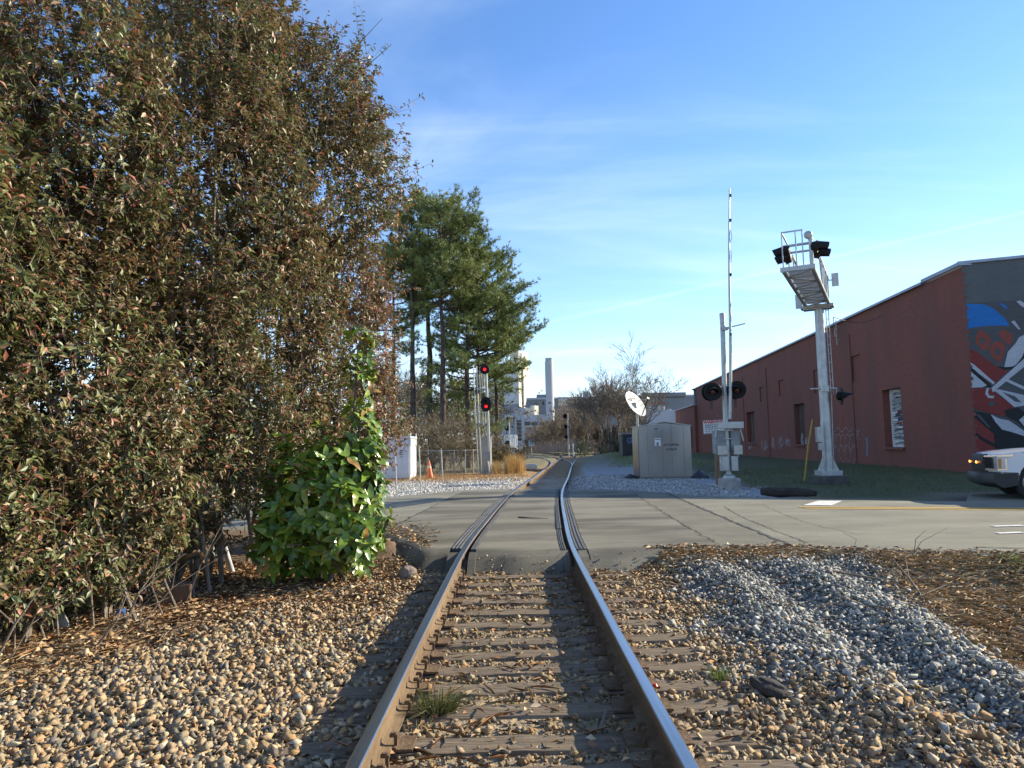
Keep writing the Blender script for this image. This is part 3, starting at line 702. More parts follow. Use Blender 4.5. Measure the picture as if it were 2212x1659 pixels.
# ------------------------------------------------------------------ shrubs and trees
M_bark = mat('shrub_bark', (.15, .12, .09), (.27, .225, .18), scale=10, rough=.95, bump=.7, bscale=40, stretch=(3, 3, .6), spec=.15)
M_leaf = mat('shrub_leaf', (.8, .8, .8), (1.2, 1.2, 1.2), scale=9, rough=.46, attr=True, spec=.6, trans=.28)
def lobe_points(lobes, n, r, shell=.62, xmin=None):
    """points in the union of ellipsoids biased to the outside, with outward directions"""
    w = np.array([(l[3] * l[4] * l[5]) ** .67 for l in lobes]); which = r.choice(len(lobes), n, p=w / w.sum())
    Lb = np.array(lobes)[which]; d = unit(r.randn(n, 3)); rad = shell + (1.06 - shell) * r.rand(n) ** .8
    bumps = 1 + .36 * (fbm(d[:, 0] * 3 + which * 7, d[:, 2] * 3 + d[:, 1] * 2, 3) - .45) * 2
    P = Lb[:, :3] + d * Lb[:, 3:6] * (rad * bumps)[:, None]
    # drop points deep inside another lobe
    deep = np.zeros(n, bool)
    for l in lobes:
        q = (P - np.array(l[:3])) / np.array(l[3:6]); deep |= (np.linalg.norm(q, axis=1) < shell * .8)
    return P[~deep], unit(d / Lb[:, 3:6])[~deep]
PAL_PH = [(.085, .115, .036), (.135, .115, .05), (.17, .10, .055), (.065, .09, .03), (.15, .165, .055), (.22, .09, .05), (.26, .18, .10)]
def shrub(name, label, base, lobes, ntw, seed, pal=PAL_PH, palw=(5, 4, 3, 4, 3, 1.5, .8), leafL=(.055, .10), per=12, stems=9, group=None, spread=.6, sub=3, bare=0):
    r = np.random.RandomState(seed); rr = random.Random(seed)
    t = thing(name, label, 'shrub', (base[0], base[1], float(gheight(base[0], base[1]))), group)
    P, O = lobe_points(lobes, ntw, r)
    ok = P[:, 2] > -.02 + .22 * r.rand(len(P)); P, O = P[ok], O[ok]
    # sparse holes
    hole = fbm(P[:, 1] * 2.2 + P[:, 0] * 1.3 + seed, P[:, 2] * 2.2, 3); k = hole > .2; P, O = P[k], O[k]
    n = len(P)
    up = np.array([0, 0, 1.0]); tdir = unit(O * .8 + up * .75 + r.randn(n, 3) * .45); tl = r.uniform(.14, .34, n)
    lng = r.rand(n) < .07; tl = np.where(lng, r.uniform(.45, .85, n), tl); P = P + np.where(lng, tl * .55, 0)[:, None] * tdir
    # twigs
    A = P - tdir * tl[:, None]; V1, F1 = tubes_arrays(A, P, np.full(n, .0045), np.full(n, .002), 3)
    # long shoots sticking out
    # leaves along the twigs
    f = r.uniform(.15, 1.05, (n, per)); LP = A[:, None] + tdir[:, None] * (tl[:, None] * f)[..., None]
    ang = r.uniform(0, 2 * pi, (n, per)); S = unit(np.cross(tdir, up[None] + .01)); T = np.cross(tdir, S)
    rad = S[:, None] * np.cos(ang)[..., None] + T[:, None] * np.sin(ang)[..., None]
    LD = rad * .9 + tdir[:, None] * r.uniform(.1, .9, (n, per, 1)) + np.array([0, 0, -.45]) * r.uniform(0, 1.4, (n, per, 1))
    LP = LP.reshape(-1, 3); LD = unit(LD.reshape(-1, 3)); m = len(LP)
    LN = unit(np.repeat(tdir, per, 0) + np.array([.25, .1, .8]) + r.randn(m, 3) * .5)
    LL = r.uniform(leafL[0], leafL[1], m); LW = LL * r.uniform(.32, .44, m)
    V, F = leaf2_arrays(LP, LD, LN, LL, LW, fold=.2, droop=.16)
    clump = fbm(P[:, 0] * 1.5 + P[:, 1] * 1.5 + 3, P[:, 2] * 1.5 + seed, 3)
    cc = pick(pal, palw, m, r, .22)
    cc = cc * 1.3 * np.array([1.10, .99, 1.08])
    redd = np.repeat(smooth01(.45, .62, clump), per)[:, None]; cc = cc * (1 - redd * .35) + np.array([.19, .105, .05]) * redd * .35
    npmesh('foliage', V, F, M_leaf, t, col=np.repeat(cc, 4, 0), kind='stuff')
    npmesh('twigs', V1, F1, M_bark, t, kind='stuff')
    # stems and limbs
    gz = float(gheight(base[0], base[1]))
    for i in range(stems):
        a = rr.uniform(0, 2 * pi); b = Vector((base[0] + cos(a) * spread * rr.uniform(.2, 1) , base[1] + sin(a) * spread * rr.uniform(.2, 1) * 1.3, gz - .05))
        l = lobes[rr.randrange(len(lobes))]
        e = Vector((l[0] + rr.uniform(-.7, .7) * l[3], l[1] + rr.uniform(-.7, .7) * l[4], l[2] + rr.uniform(-.1, .8) * l[5]))
        if e.z < 1.2: e.z = 1.2 + rr.random()
        mid = b.lerp(e, .5) + Vector((rr.gauss(0, .12), rr.gauss(0, .12), rr.uniform(0, .3)))
        path = []
        for k in range(9):
            q = k / 8; p = b * (1 - q) ** 2 + mid * 2 * q * (1 - q) + e * q * q
            path.append(p + Vector((rr.gauss(0, .015), rr.gauss(0, .015), 0)))
        r0 = rr.uniform(.018, .042); mb = MB(); mb.tube(path, [r0 * (1 - .75 * k / 8) for k in range(9)], 6)
        for k in range(sub):
            i0 = rr.randint(3, 7); p0 = path[i0]; tgt = Vector(P[rr.randrange(len(P))]) if len(P) else p0
            for _ in range(6):
                c = Vector(P[rr.randrange(len(P))])
                if (c - p0).length < (tgt - p0).length: tgt = c
            m2 = p0.lerp(tgt, .5) + Vector((0, 0, .1))
            mb.tube([p0, m2, tgt], [r0 * .5, r0 * .3, .004], 5)
        mb.build('stem', M_bark, t, smooth=True)
    for i in range(bare):       # thin bare shoots low on the sunny face
        b = Vector((base[0] + rr.uniform(-.1, .75), base[1] + rr.uniform(-1.0, .8), gz - .03)); ln = rr.uniform(.35, 1.0); a = rr.uniform(-2.2, 1.0)
        d = Vector((cos(a) * .55, sin(a) * .55, 1)).normalized(); e = b + d * ln; m2 = b.lerp(e, .55) + Vector((rr.gauss(0, .08), rr.gauss(0, .08), 0))
        mb = MB(); r0 = rr.uniform(.005, .013); mb.tube([b, m2, e], [r0, r0 * .75, .003], 5); f2 = m2 + Vector((rr.gauss(0, .3), rr.gauss(0, .3), rr.uniform(.1, .45))); mb.tube([m2, f2], [r0 * .6, .002], 4); mb.build('bare_shoot', M_bark, t)
    return t
HG = 'bronze leaved hedge shrubs beside the track'
s1 = shrub('hedge_shrub', 'tall bronze and olive leaved shrub growing nearest the wooden tie stump, full to the ground', (-4.7, 5.3),
      [(-4.95, 5.1, 1.7, .95, 1.1, 1.9), (-4.7, 5.5, 3.4, .85, 1.0, 1.45), (-4.45, 5.9, 1.1, .55, .6, 1.1), (-4.65, 5.7, .5, .6, .7, .6)], 4200, 1, stems=12, leafL=(.06, .105), palw=(7, 3, 2, 4, 5, 2, 1), bare=15)
s2 = shrub('hedge_shrub', 'tall bronze leaved shrub with cut grey stems at its foot above the wooden tie stump', (-4.2, 7.0),
      [(-4.4, 6.8, 1.9, .9, 1.2, 2.0), (-4.4, 7.0, 4.6, 1.05, 1.2, 1.9), (-3.9, 7.3, 1.5, .6, .7, 1.2), (-4.05, 7.3, .55, .55, .8, .65), (-4.4, 6.4, .5, .6, .8, .6)], 5200, 2, stems=14, palw=(6, 3, 2.5, 4, 4, 2, 1), bare=20)
s3 = shrub('hedge_shrub', 'tall dark bronze leaved shrub sheltering the leaning white pole', (-3.9, 8.7),
      [(-3.95, 8.6, 2.3, 1.0, 1.2, 1.7), (-3.65, 8.7, 4.6, 1.35, 1.4, 1.9), (-3.9, 8.7, 6.9, 1.25, 1.3, 1.8), (-3.75, 8.5, 1.1, .75, .8, .8), (-3.5, 9.3, 2.0, .7, .8, 1.0)], 5200, 3, stems=12)
s4 = shrub('hedge_shrub', 'tallest bronze leaved shrub, its crown reaching out over the glossy green bush', (-3.5, 10.6),
      [(-3.5, 10.7, 3.0, 1.2, 1.3, 2.3), (-2.95, 10.6, 5.6, 1.45, 1.35, 1.45), (-3.2, 10.5, 6.8, 1.35, 1.3, 1.15), (-4.5, 10.6, 8.1, 1.0, 1.2, .9)], 5600, 4, stems=11, leafL=(.06, .10))
s5 = shrub('hedge_shrub', 'reddish brown shrub behind the glossy green bush, hanging over the road edge', (-3.25, 12.2),
      [(-3.0, 12.3, 3.0, 1.2, 1.1, 1.75), (-2.75, 12.3, 1.9, .95, .9, 1.0), (-3.2, 12.2, 4.3, 1.2, 1.1, 1.0), (-3.3, 12.2, 1.1, .9, .9, 1.1)], 3600, 5, stems=9,
      palw=(2, 4, 5, 2, 1.5, 4, 2), leafL=(.055, .09))
s6 = shrub('hedge_shrub', 'shaded bronze leaved shrub in the second row behind the hedge', (-6.0, 7.6),
      [(-6.0, 7.4, 1.9, 1.1, 2.0, 2.0), (-5.9, 7.6, 4.4, 1.2, 2.0, 1.9)], 3400, 6, stems=6, leafL=(.09, .14), per=9)
s7 = shrub('hedge_shrub', 'broad shaded shrub behind the hedge at the road end, seen only through gaps', (-5.4, 11.2),
      [(-5.4, 11.2, 1.9, 1.2, 1.6, 2.0), (-5.4, 11.2, 4.2, 1.1, 1.4, 1.6)], 2000, 16, stems=6, leafL=(.09, .14), per=9)
# bare whips sticking out of the tallest shrubs
def whips(t, specs):
    for (a, b, r0) in specs:
        a = Vector(a); b = Vector(b); m = a.lerp(b, .5) + Vector((.03, 0, .05)); mb = MB(); mb.tube([a, m, b], [r0, r0 * .7, .003], 5); mb.build('bare_shoot', M_bark, t)
whips(s4, [(at(690, 190, 10.4), at(826, 40, 10.2), .012), (at(700, 230, 10.4), at(846, 96, 10.2), .012)])
whips(s5, [(at(690, 690, 11.2), at(805, 400, 11.2), .014), (at(720, 640, 11.2), at(790, 470, 11.2), .009), (at(600, 830, 11), at(830, 540, 11.1), .012)])
M_wpole = mat('white_plastic', (.55, .56, .6), (.42, .43, .46), scale=8, rough=.5)
mb = MB(); mb.cyl(gnd(503, 1240, -.2), at(440, 1040, 8.4), .035, .033, 10)
setp(mb.build('pole', M_wpole, smooth=True, recenter=True), 'leaning white plastic pole standing inside the dark hedge', 'pole')

# glossy green bush with large leaves
M_mag = mat('glossy_leaf', (.75, .75, .75), (1.2, 1.2, 1.2), scale=6, rough=.30, attr=True, spec=.5, trans=.14)
mag = thing('magnolia_bush', 'glossy bright green bush with large oval leaves at the end of the hedge', 'bush', (-2.35, 8.95, -.2))
r = np.random.RandomState(77); rr = random.Random(77)
MAGL = [(-2.35, 8.95, .78, .80, .62, .88), (-2.7, 8.75, .35, .45, .4, .5), (-1.98, 9.1, 2.35, .21, .25, .95), (-1.95, 9.0, 1.5, .26, .3, .5), (-2.0, 8.8, .5, .42, .4, .65)]
P, O = lobe_points(MAGL, 330, r, shell=.74)
k = (P[:, 2] > -.02); P, O = P[k], O[k]
front = -P[:, 1] + P[:, 0] * .6; order = np.argsort(-front)
P, O = P[order], O[order]
def mag_leaf_mesh(seed):
    q = random.Random(seed); n = 7; vs_, fs_ = [], []; mb = MB(); cur = q.uniform(.10, .3); ww = q.uniform(.155, .19)
    for i in range(n):
        u = i / (n - 1); w = ww * (sin(pi * min(1, u ** .85 * .97 + .02)) ** .8); z = -cur * u * u + .05 * sin(u * 9 + seed)
        if i in (0, n - 1): w = .012
        vs_ += [(u, -w, z + .10 * w / ww * ww * 1.6), (u, 0, z), (u, w, z + .10 * w / ww * ww * 1.6)]
    for i in range(n - 1):
        for j in (0, 1): fs_.append((i * 3 + j, (i + 1) * 3 + j, (i + 1) * 3 + j + 1, i * 3 + j + 1))
    return np.array(vs_), np.array(fs_)
leafsh = [mag_leaf_mesh(i) for i in range(5)]
MAGC = [(.10, .17, .022), (.145, .225, .026), (.06, .115, .018), (.23, .27, .034), (.34, .20, .06)]
leaf_me = {}
def leaf_data(sh, ci):
    if (sh, ci) not in leaf_me:
        v, f = leafsh[sh]; ob = npmesh('leaf', v, f, M_mag, col=np.tile(np.array(MAGC[ci]), (len(v), 1)), smooth=True); leaf_me[(sh, ci)] = ob.data; bpy.data.objects.remove(ob)
    return leaf_me[(sh, ci)]
cnt = 0; restV, restF, restC = [], [], []; base = 0; twA, twB = [], []
for p, o in zip(P, O):
    p = Vector(p); o = Vector(o); axis = (o * .8 + Vector((.12, -.1, .55)) + Vector((rr.gauss(0, .25), rr.gauss(0, .25), rr.gauss(0, .2)))).normalized()
    a = axis.orthogonal().normalized(); b = axis.cross(a); nl = rr.randint(5, 8); ph = rr.random() * 6.28
    twA.append(p - axis * .3); twB.append(p)
    sc0 = rr.uniform(.19, .27)
    for q in range(nl):
        an = ph + q * 2.4; el = rr.uniform(.15, .75)
        d = ((a * cos(an) + b * sin(an)) * cos(el) + axis * sin(el) + Vector((0, 0, -.18))).normalized()
        nrm = (axis - d * axis.dot(d)).normalized(); s = d.cross(nrm)
        sz = sc0 * rr.uniform(.75, 1.1); sh = rr.randrange(5); ci = rr.choices(range(5), [5, 5, 3, 3, .5] if p.z < 1.6 else [2, 4, 1, 6, 1.6])[0]; sz *= 1 if p.z < 1.6 else .8
        start = p - axis * rr.uniform(0, .08)
        M = Matrix(((d.x, -s.x, nrm.x, 0), (d.y, -s.y, nrm.y, 0), (d.z, -s.z, nrm.z, 0), (0, 0, 0, 1)))
        if cnt < 300:
            ob = link('leaf', leaf_data(sh, ci), mag); ob.matrix_basis = Matrix.Translation(start - OFF[mag]) @ M @ Matrix.Scale(sz, 4); cnt += 1
        else:
            v, f = leafsh[sh]; W = (np.array(M.to_3x3()) @ (v * sz).T).T + np.array(start)
            restV.append(W); restF.append(f + base); restC.append(np.tile(np.array(MAGC[ci]), (len(v), 1))); base += len(v)
npmesh('foliage', np.concatenate(restV), np.concatenate(restF), M_mag, mag, col=np.concatenate(restC), smooth=True, kind='stuff')
V, F = tubes_arrays(np.array(twA), np.array(twB), np.full(len(twA), .008), np.full(len(twA), .006), 4)
npmesh('twigs', V, F, M_bark, mag, kind='stuff')
for i in range(6):
    b = Vector((-2.3 + rr.uniform(-.2, .2), 9.0 + rr.uniform(-.2, .2), -.25)); l = MAGL[i % len(MAGL)]; e = Vector((l[0], l[1], l[2] + .4 * l[5]))
    mb = MB(); mb.tube([b, b.lerp(e, .5) + Vector((rr.gauss(0, .06), 0, .1)), e], [.03, .022, .01], 6); mb.build('stem', M_bark, mag)

# ------------------------------------------------------------------ pines
M_pbark = mat('pine_bark', (.055, .042, .034), (.13, .10, .08), scale=5, rough=.95, bump=.9, bscale=14, stretch=(2, 2, .5), spec=.1)
M_needle = mat('pine_needle', (1, 1, 1), rough=.55, attr=True, spec=.35, trans=.12)
def pine(label, px, Y, h, hs, rmax, seed, side=0.0, tf=1.25, lean=0.0, lowr=1.0):
    r = np.random.RandomState(seed); rr = random.Random(seed)
    X = at(px, 985, Y).x; gz = float(gheight(X, Y))
    t = thing('pine_tree', label, 'pine tree', (X, Y, gz), 'pines behind the chain link fence')
    path = [Vector((X + lean * (k / 10) ** 1.5 + rr.gauss(0, .05), Y + rr.gauss(0, .05), gz - .1 + h * k / 10)) for k in range(11)]
    r0 = .012 * h + .02
    mb = MB(); mb.tube(path, [max(.03, r0 * (1 - .9 * (k / 10) ** 1.2)) for k in range(11)], 9); mb.build('trunk', M_pbark, t, smooth=True)
    def axis(z):
        q = np.clip((z - gz) / h * 10, 0, 9.999); i = int(q); return path[i].lerp(path[i + 1], q - i)
    mb = MB(); tuP, tuD = [], []
    z = gz + hs
    while z < gz + h * .985:
        f = (z - gz - hs) / (h - hs)
        prof = (lowr * (1 - f) + f * tf) * (1 - f ** 4) ** .75
        for k in range(rr.randint(3, 5)):
            a = rr.uniform(0, 2 * pi); ln = max(.5, rmax * prof * rr.uniform(.55, 1.15) * (1 + side * cos(a)))
            p0 = axis(z); rise = rr.uniform(-.05, .22) + .55 * f
            d = Vector((cos(a), sin(a), rise)).normalized()
            pts = [p0]; n = 5
            for q in range(1, n + 1):
                u = q / n; pts.append(p0 + d * ln * u + Vector((rr.gauss(0, .06), rr.gauss(0, .06), .22 * ln * u * u - .12 * ln * u)))
            rb = .018 + .014 * ln; mb.tube(pts, [rb * (1 - .85 * q / n) for q in range(n + 1)], 5)
            nb = int(4 + ln * 6)
            for q in range(nb):
                u = rr.uniform(.38, 1.0); i = min(n - 1, int(u * n)); c = pts[i].lerp(pts[i + 1], u * n - i)
                sd = (d + Vector((rr.gauss(0, .8), rr.gauss(0, .8), rr.uniform(-.05, .75)))).normalized(); sl = rr.uniform(.25, .85) * (.6 + .25 * ln * (1 - u * .5))
                e = c + sd * sl; mb.tube([c, c.lerp(e, .5) + Vector((0, 0, -.03)), e], [.014, .009, .005], 3, cap=False)
                for w in np.linspace(.45, 1.0, max(2, int(sl / .17))):
                    tuP.append(c.lerp(e, w) + Vector((rr.gauss(0, .06), rr.gauss(0, .06), rr.gauss(0, .06)))); tuD.append((sd + Vector((rr.gauss(0, .35), rr.gauss(0, .35), .55))).normalized())
        z += rr.uniform(.28, .6) * (1.0 if f > .15 else 1.5)
    for q in range(9):      # thin low sprays on the bare trunk
        zz_ = gz + rr.uniform(.38, 1.0) * hs; a = rr.uniform(0, 6.28); p0 = axis(zz_); ln = rr.uniform(.8, 2.2); e = p0 + Vector((cos(a), sin(a), rr.uniform(-.15, .2))) * ln
        mb.tube([p0, p0.lerp(e, .5) + Vector((0, 0, .08)), e], [.028, .018, .006], 4)
        for w in range(int(12 + ln * 9)): tuP.append(p0.lerp(e, rr.uniform(.4, 1.02)) + Vector((rr.gauss(0, .22), rr.gauss(0, .22), rr.gauss(0, .13)))); tuD.append(Vector((rr.gauss(0, .5), rr.gauss(0, .5), .6)).normalized())
    for q in range(5):      # dead stubs below the crown
        zz_ = gz + rr.uniform(.35, .95) * hs; a = rr.uniform(0, 6.28); p0 = axis(zz_); ln = rr.uniform(.4, 1.8)
        mb.tube([p0, p0 + Vector((cos(a), sin(a), .1)) * ln * .6, p0 + Vector((cos(a), sin(a), .35)) * ln], [.03, .02, .006], 4)
    mb.build('branches', M_pbark, t, kind='stuff')
    TP_ = np.array(tuP); TD = np.array(tuD); n = len(TP_)
    per = 12
    LP = np.repeat(TP_, per, 0) + r.randn(n * per, 3) * .03
    LD = unit(np.repeat(TD, per, 0) * .75 + r.randn(n * per, 3) * .62)
    LL = r.uniform(.17, .30, n * per); Wd = np.full(n * per, .034)
    S = unit(np.cross(LD, r.randn(n * per, 3)))
    V = np.stack([LP - S * Wd[:, None] * .5, LP + S * Wd[:, None] * .5, LP + LD * LL[:, None]], 1).reshape(-1, 3)
    F = np.arange(len(V)).reshape(-1, 3)
    cl = fbm(TP_[:, 0] * .8 + TP_[:, 1] * .8 + seed * 3, TP_[:, 2] * .8, 3)
    cc = np.array([.16, .205, .058]) * (1 - smooth01(.4, .65, cl)[:, None]) + np.array([.275, .29, .08]) * smooth01(.4, .65, cl)[:, None]
    cc = cc * (1 + .18 * r.randn(n, 1)); cc = np.clip(np.repeat(np.repeat(cc, per, 0), 3, 0), .01, .5)
    npmesh('crown', V, F, M_needle, t, col=cc, kind='stuff')
    return n
tot = 0
tot += pine('pine half hidden behind the reddish shrub above the white cabinet', 852, 50, 15.8, 9.0, 2.6, 41)
tot += pine('pine tree standing behind the white equipment cabinet', 893, 46, 17.0, 11.2, 2.4, 42)
tot += pine('tallest pine of the group, its trunk above the orange cone', 930, 49, 19.4, 11.6, 2.8, 43)
tot += pine('thick trunked pine above the middle of the chain link fence', 958, 45, 17.3, 9.8, 2.9, 44, side=.25)
tot += pine('slender pine standing just behind the ladder of the signal mast', 1012, 47, 16.6, 5.2, 3.3, 45, side=.3, lowr=1.15, tf=.75)
tot += pine('pine behind the signal mast with long low limbs over the track', 1037, 50, 15.8, 5.9, 3.25, 46, side=.3, lowr=1.2, tf=.85)
tot += pine('small dense pine at the open end of the pine group', 1074, 53, 13.0, 6.8, 2.2, 47, side=.15, lowr=1.2, tf=.8)
print('tufts', tot)

# ------------------------------------------------------------------ bare trees and brush
M_twig = mat('bare_twig', (.15, .125, .10), (.25, .215, .18), scale=3, rough=.95, spec=.1)
M_twigr = mat('brush_twig', (.17, .13, .095), (.27, .21, .15), scale=2, rough=.95, spec=.1)
def grow(rr, A, B, RA, RB, p, d, ln, rad, depth, up=.12, spread=.55, nmin=2, nmax=3):
    seg = 3 if depth > 1 else 2
    for i in range(seg):
        d = (d + Vector((rr.gauss(0, .12), rr.gauss(0, .12), rr.gauss(0, .08) + up * .3))).normalized()
        e = p + d * ln / seg; A.append(p.copy()); B.append(e.copy()); r2 = rad * (1 - .14); RA.append(rad); RB.append(r2); rad = r2; p = e
        if depth > 0 and i < seg - 1 and rr.random() < .6:
            sd = (d + Vector((rr.gauss(0, 1), rr.gauss(0, 1), rr.gauss(0, .5))).normalized() * spread * 1.3).normalized()
            grow(rr, A, B, RA, RB, p, sd, ln * rr.uniform(.5, .75), rad * .55, depth - 1, up, spread, nmin, nmax)
    if depth > 0:
        for k in range(rr.randint(nmin, nmax)):
            sd = (d + Vector((rr.gauss(0, 1), rr.gauss(0, 1), rr.gauss(0, .6))).normalized() * spread).normalized()
            grow(rr, A, B, RA, RB, p, sd, ln * rr.uniform(.62, .85), rad * .68, depth - 1, up, spread, nmin, nmax)
def bare_tree(name, label, cat, X, Y, h, seed, stems=1, depth=5, m=None, rad=None, group=None, spread=.55, minr=.006, lean=.1, leaves=0, lcol=None, nmax=3, up=.12):
    rr = random.Random(seed); gz = float(gheight(X, Y)) + float(.75 * np.exp(-((X - 9.2) / 3.2) ** 2 - ((Y - 58) / 11) ** 2))
    t = thing(name, label, cat, (X, Y, gz), group); A, B, RA, RB = [], [], [], []
    rad = rad or h * .014; TA, TB, TRA, TRB = [], [], [], []
    for s in range(stems):
        d = Vector((rr.gauss(0, lean), rr.gauss(0, lean), 1)).normalized(); p = Vector((X + rr.gauss(0, .12) * (stems > 1) * stems ** .5, Y + rr.gauss(0, .12) * (stems > 1), gz - .1))
        tl = h * .36 * rr.uniform(.8, 1.1); e = p + d * tl
        m_ = p.lerp(e, .5) + Vector((rr.gauss(0, .06), rr.gauss(0, .06), 0))
        TA += [p, m_]; TB += [m_, e]; TRA += [rad, rad * .85]; TRB += [rad * .85, rad * .75]
        for k in range(rr.randint(2, nmax)):
            sd = (d + Vector((rr.gauss(0, 1), rr.gauss(0, 1), rr.gauss(0, .4))).normalized() * spread).normalized()
            grow(rr, A, B, RA, RB, e.copy(), sd, h * .26 * rr.uniform(.8, 1.15), rad * .62, depth - 1, up, spread, 2, nmax)
    f = lambda L: np.array([tuple(v) for v in L]); m = m or M_twig
    V, F = tubes_arrays(f(TA), f(TB), np.array(TRA), np.array(TRB), 6); npmesh('trunk', V, F, m, t, smooth=True)
    a, b = f(A), f(B)
    V, F = tubes_arrays(a, b, np.maximum(np.array(RA), minr), np.maximum(np.array(RB), minr), 3); npmesh('crown', V, F, m, t, kind='stuff')
    if leaves:
        r = np.random.RandomState(seed); i = r.randint(0, len(a), leaves); P = b[i] + r.randn(leaves, 3) * .05
        L = r.uniform(.08, .16, leaves) * (1 if Y < 60 else 2); V, F = leaf_arrays(P, r.randn(leaves, 3), r.randn(leaves, 3), L, L * .5)
        npmesh('foliage', V, F, M_lit, t, col=np.repeat(pick(lcol, [1] * len(lcol), leaves, r), 5, 0), kind='stuff')
    return t, len(A), (a, b)
def wx(px, Y): return at(px, 985, Y).x
GT = 'bare trees along the right of the far track'
spec = [(1195, 112, 6.0, 3), (1222, 118, 7.0, 4), (1252, 100, 6.8, 3), (1272, 92, 7.2, 4), (1297, 84, 8.6, 4), (1318, 80, 8.4, 5), (1340, 84, 7.8, 4), (1362, 88, 6.8, 3), (1236, 128, 8, 3)]
lab = ['bare scrub tree against the tan brick building wall', 'bare twiggy tree just behind the far trackside signal', 'bare multi stemmed tree between the far signal and the thicket',
       'bare tree with grey stems rising beside the white trackside post', 'bare wide crowned tree, tallest of the far thicket', 'bare many stemmed tree above the dark evergreen shrub',
       'bare tree standing over the grassy mound', 'bare tree crowding behind the satellite dish', 'bare tree in front of the long grey building']
nseg = 0
for i, (px, Y, h, st) in enumerate(spec):
    t, n, _ = bare_tree('bare_tree', lab[i], 'tree', wx(px, Y), Y, h, 60 + i, stems=st, depth=5, m=M_twigr if i < 3 else M_twig, group=GT, minr=.016, rad=h * .009, lean=.16, spread=.5)
    nseg += n
t, n, ab = bare_tree('bare_tree', 'leafless tree with dark mistletoe balls rising behind the metal signal hut', 'tree', wx(1392, 46), 46, 6.4, 90, stems=1, depth=6, minr=.007, rad=.085, spread=.62, up=.06)
nseg += n; rr = random.Random(5); r = np.random.RandomState(6)
for k in range(4):
    i = rr.randrange(len(ab[1]) // 3); c = ab[1][i]; P = c + r.randn(140, 3) * .07; L = r.uniform(.04, .08, 140); V, F = leaf_arrays(P, r.randn(140, 3), r.randn(140, 3), L, L * .4)
    npmesh('mistletoe', V, F, M_lit, t, col=np.tile(np.array([.05, .075, .025]), (len(V), 1)), kind='stuff')
print('bare segs', nseg)
# brush behind the chain link fence (left) and thicket bushes
BL = ['leafless brush behind the fence beside the white cabinet', 'low leafless brush pressed to the fence by the orange cone', 'tall leafless brush at the foot of the tallest pine', 'low leafless brush pressed to the fence under the thick trunked pine',
      'leafless brush between the thick trunked pine and the slender pine', 'low leafless brush pressed to the fence between the thick and the slender pine', 'tall leafless brush at the foot of the slender pine', 'leafless brush behind the ladder of the signal mast', 'leafless brush behind the beige relay cabinet',
      'tall leafless brush rising behind the white cabinet', 'low brown brush between the golden grass and the beige relay cabinet', 'low brown brush behind the thickest clump of golden grass', 'low brown brush between the golden grass and the switch machine',
      'high leafless brush deep among the trunks below the tallest pine', 'high leafless brush deep behind the thick trunked pine', 'high leafless brush deep behind the pine with long low limbs']
for k, (px, Y, h) in enumerate([(900, 41, 2.6), (918, 38.5, 2.2), (935, 42, 3.6), (950, 39, 2.1), (968, 41, 2.8), (985, 38.5, 2.2), (1003, 42, 3.4), (1022, 39.5, 2.4), (1044, 43, 2.4), (880, 43, 3.5), (1068, 41, 1.5), (1090, 43, 1.7), (1110, 45, 1.7), (925, 47, 4.4), (975, 49, 4.6), (1030, 52, 4.5)]):
    bare_tree('brush', BL[k], 'brush', wx(px, Y), Y, h, 201 + k, stems=5, depth=4, m=M_twigr, group='brown brush behind the chain link fence', minr=.008, rad=.016, lean=.42, spread=.7, leaves=420, lcol=[(.16, .13, .05), (.10, .12, .04), (.20, .14, .07), (.13, .15, .05)])
for i, (px, Y, h, lb__) in enumerate([(885, 58, 7.5, 'grey green scrub tree behind the pines above the white cabinet'), (915, 62, 8.2, 'grey green scrub tree between the two tallest pine trunks'), (945, 60, 6.8, 'pale stemmed scrub tree filling the gap behind the fence middle'), (985, 64, 7.6, 'grey green scrub tree behind the thick trunked pine'), (1020, 66, 6.6, 'grey green scrub tree behind the signal mast')]):
    bare_tree('scrub_tree', lb__, 'tree', wx(px, Y), Y, h, 400 + i, stems=3, depth=5, m=M_twig, minr=.012, rad=.06, lean=.22, spread=.65, leaves=1500, lcol=[(.12, .14, .06), (.16, .16, .08), (.10, .12, .05)], group='scrub trees behind the pines')
TL = ['thicket bush against the corner of the tan brick building', 'thicket bush in front of the tan brick wall', 'thicket bush right behind the far signal mast', 'thicket bush beside the short white post', 'thicket bush between the white post and the dark evergreen shrub',
      'tall thicket bush hiding the foot of the smokestack', 'tall thicket bush behind the yellow green shrub', 'thicket bush over the dark rounded evergreen shrub', 'thicket bush between the evergreen shrub and the black dumpster', 'low thicket bush by the small pale trackside sign']
for k, (px, Y, h) in enumerate([(1180, 104, 4.4), (1205, 100, 5.2), (1230, 108, 5.5), (1256, 96, 4.6), (1280, 104, 5.0), (1215, 122, 6.4), (1262, 120, 6.2), (1305, 98, 4.6), (1335, 96, 4.2), (1160, 112, 3.2)]):
    bare_tree('brush', 'grey brown leafless ' + TL[k], 'brush', wx(px, Y), Y, h, 301 + k, stems=7, depth=4, m=M_twigr, group='thicket bushes lining the far track',
              minr=.018, rad=.03, lean=.4, spread=.6, leaves=260, lcol=[(.12, .11, .05), (.16, .12, .08), (.09, .10, .04)])
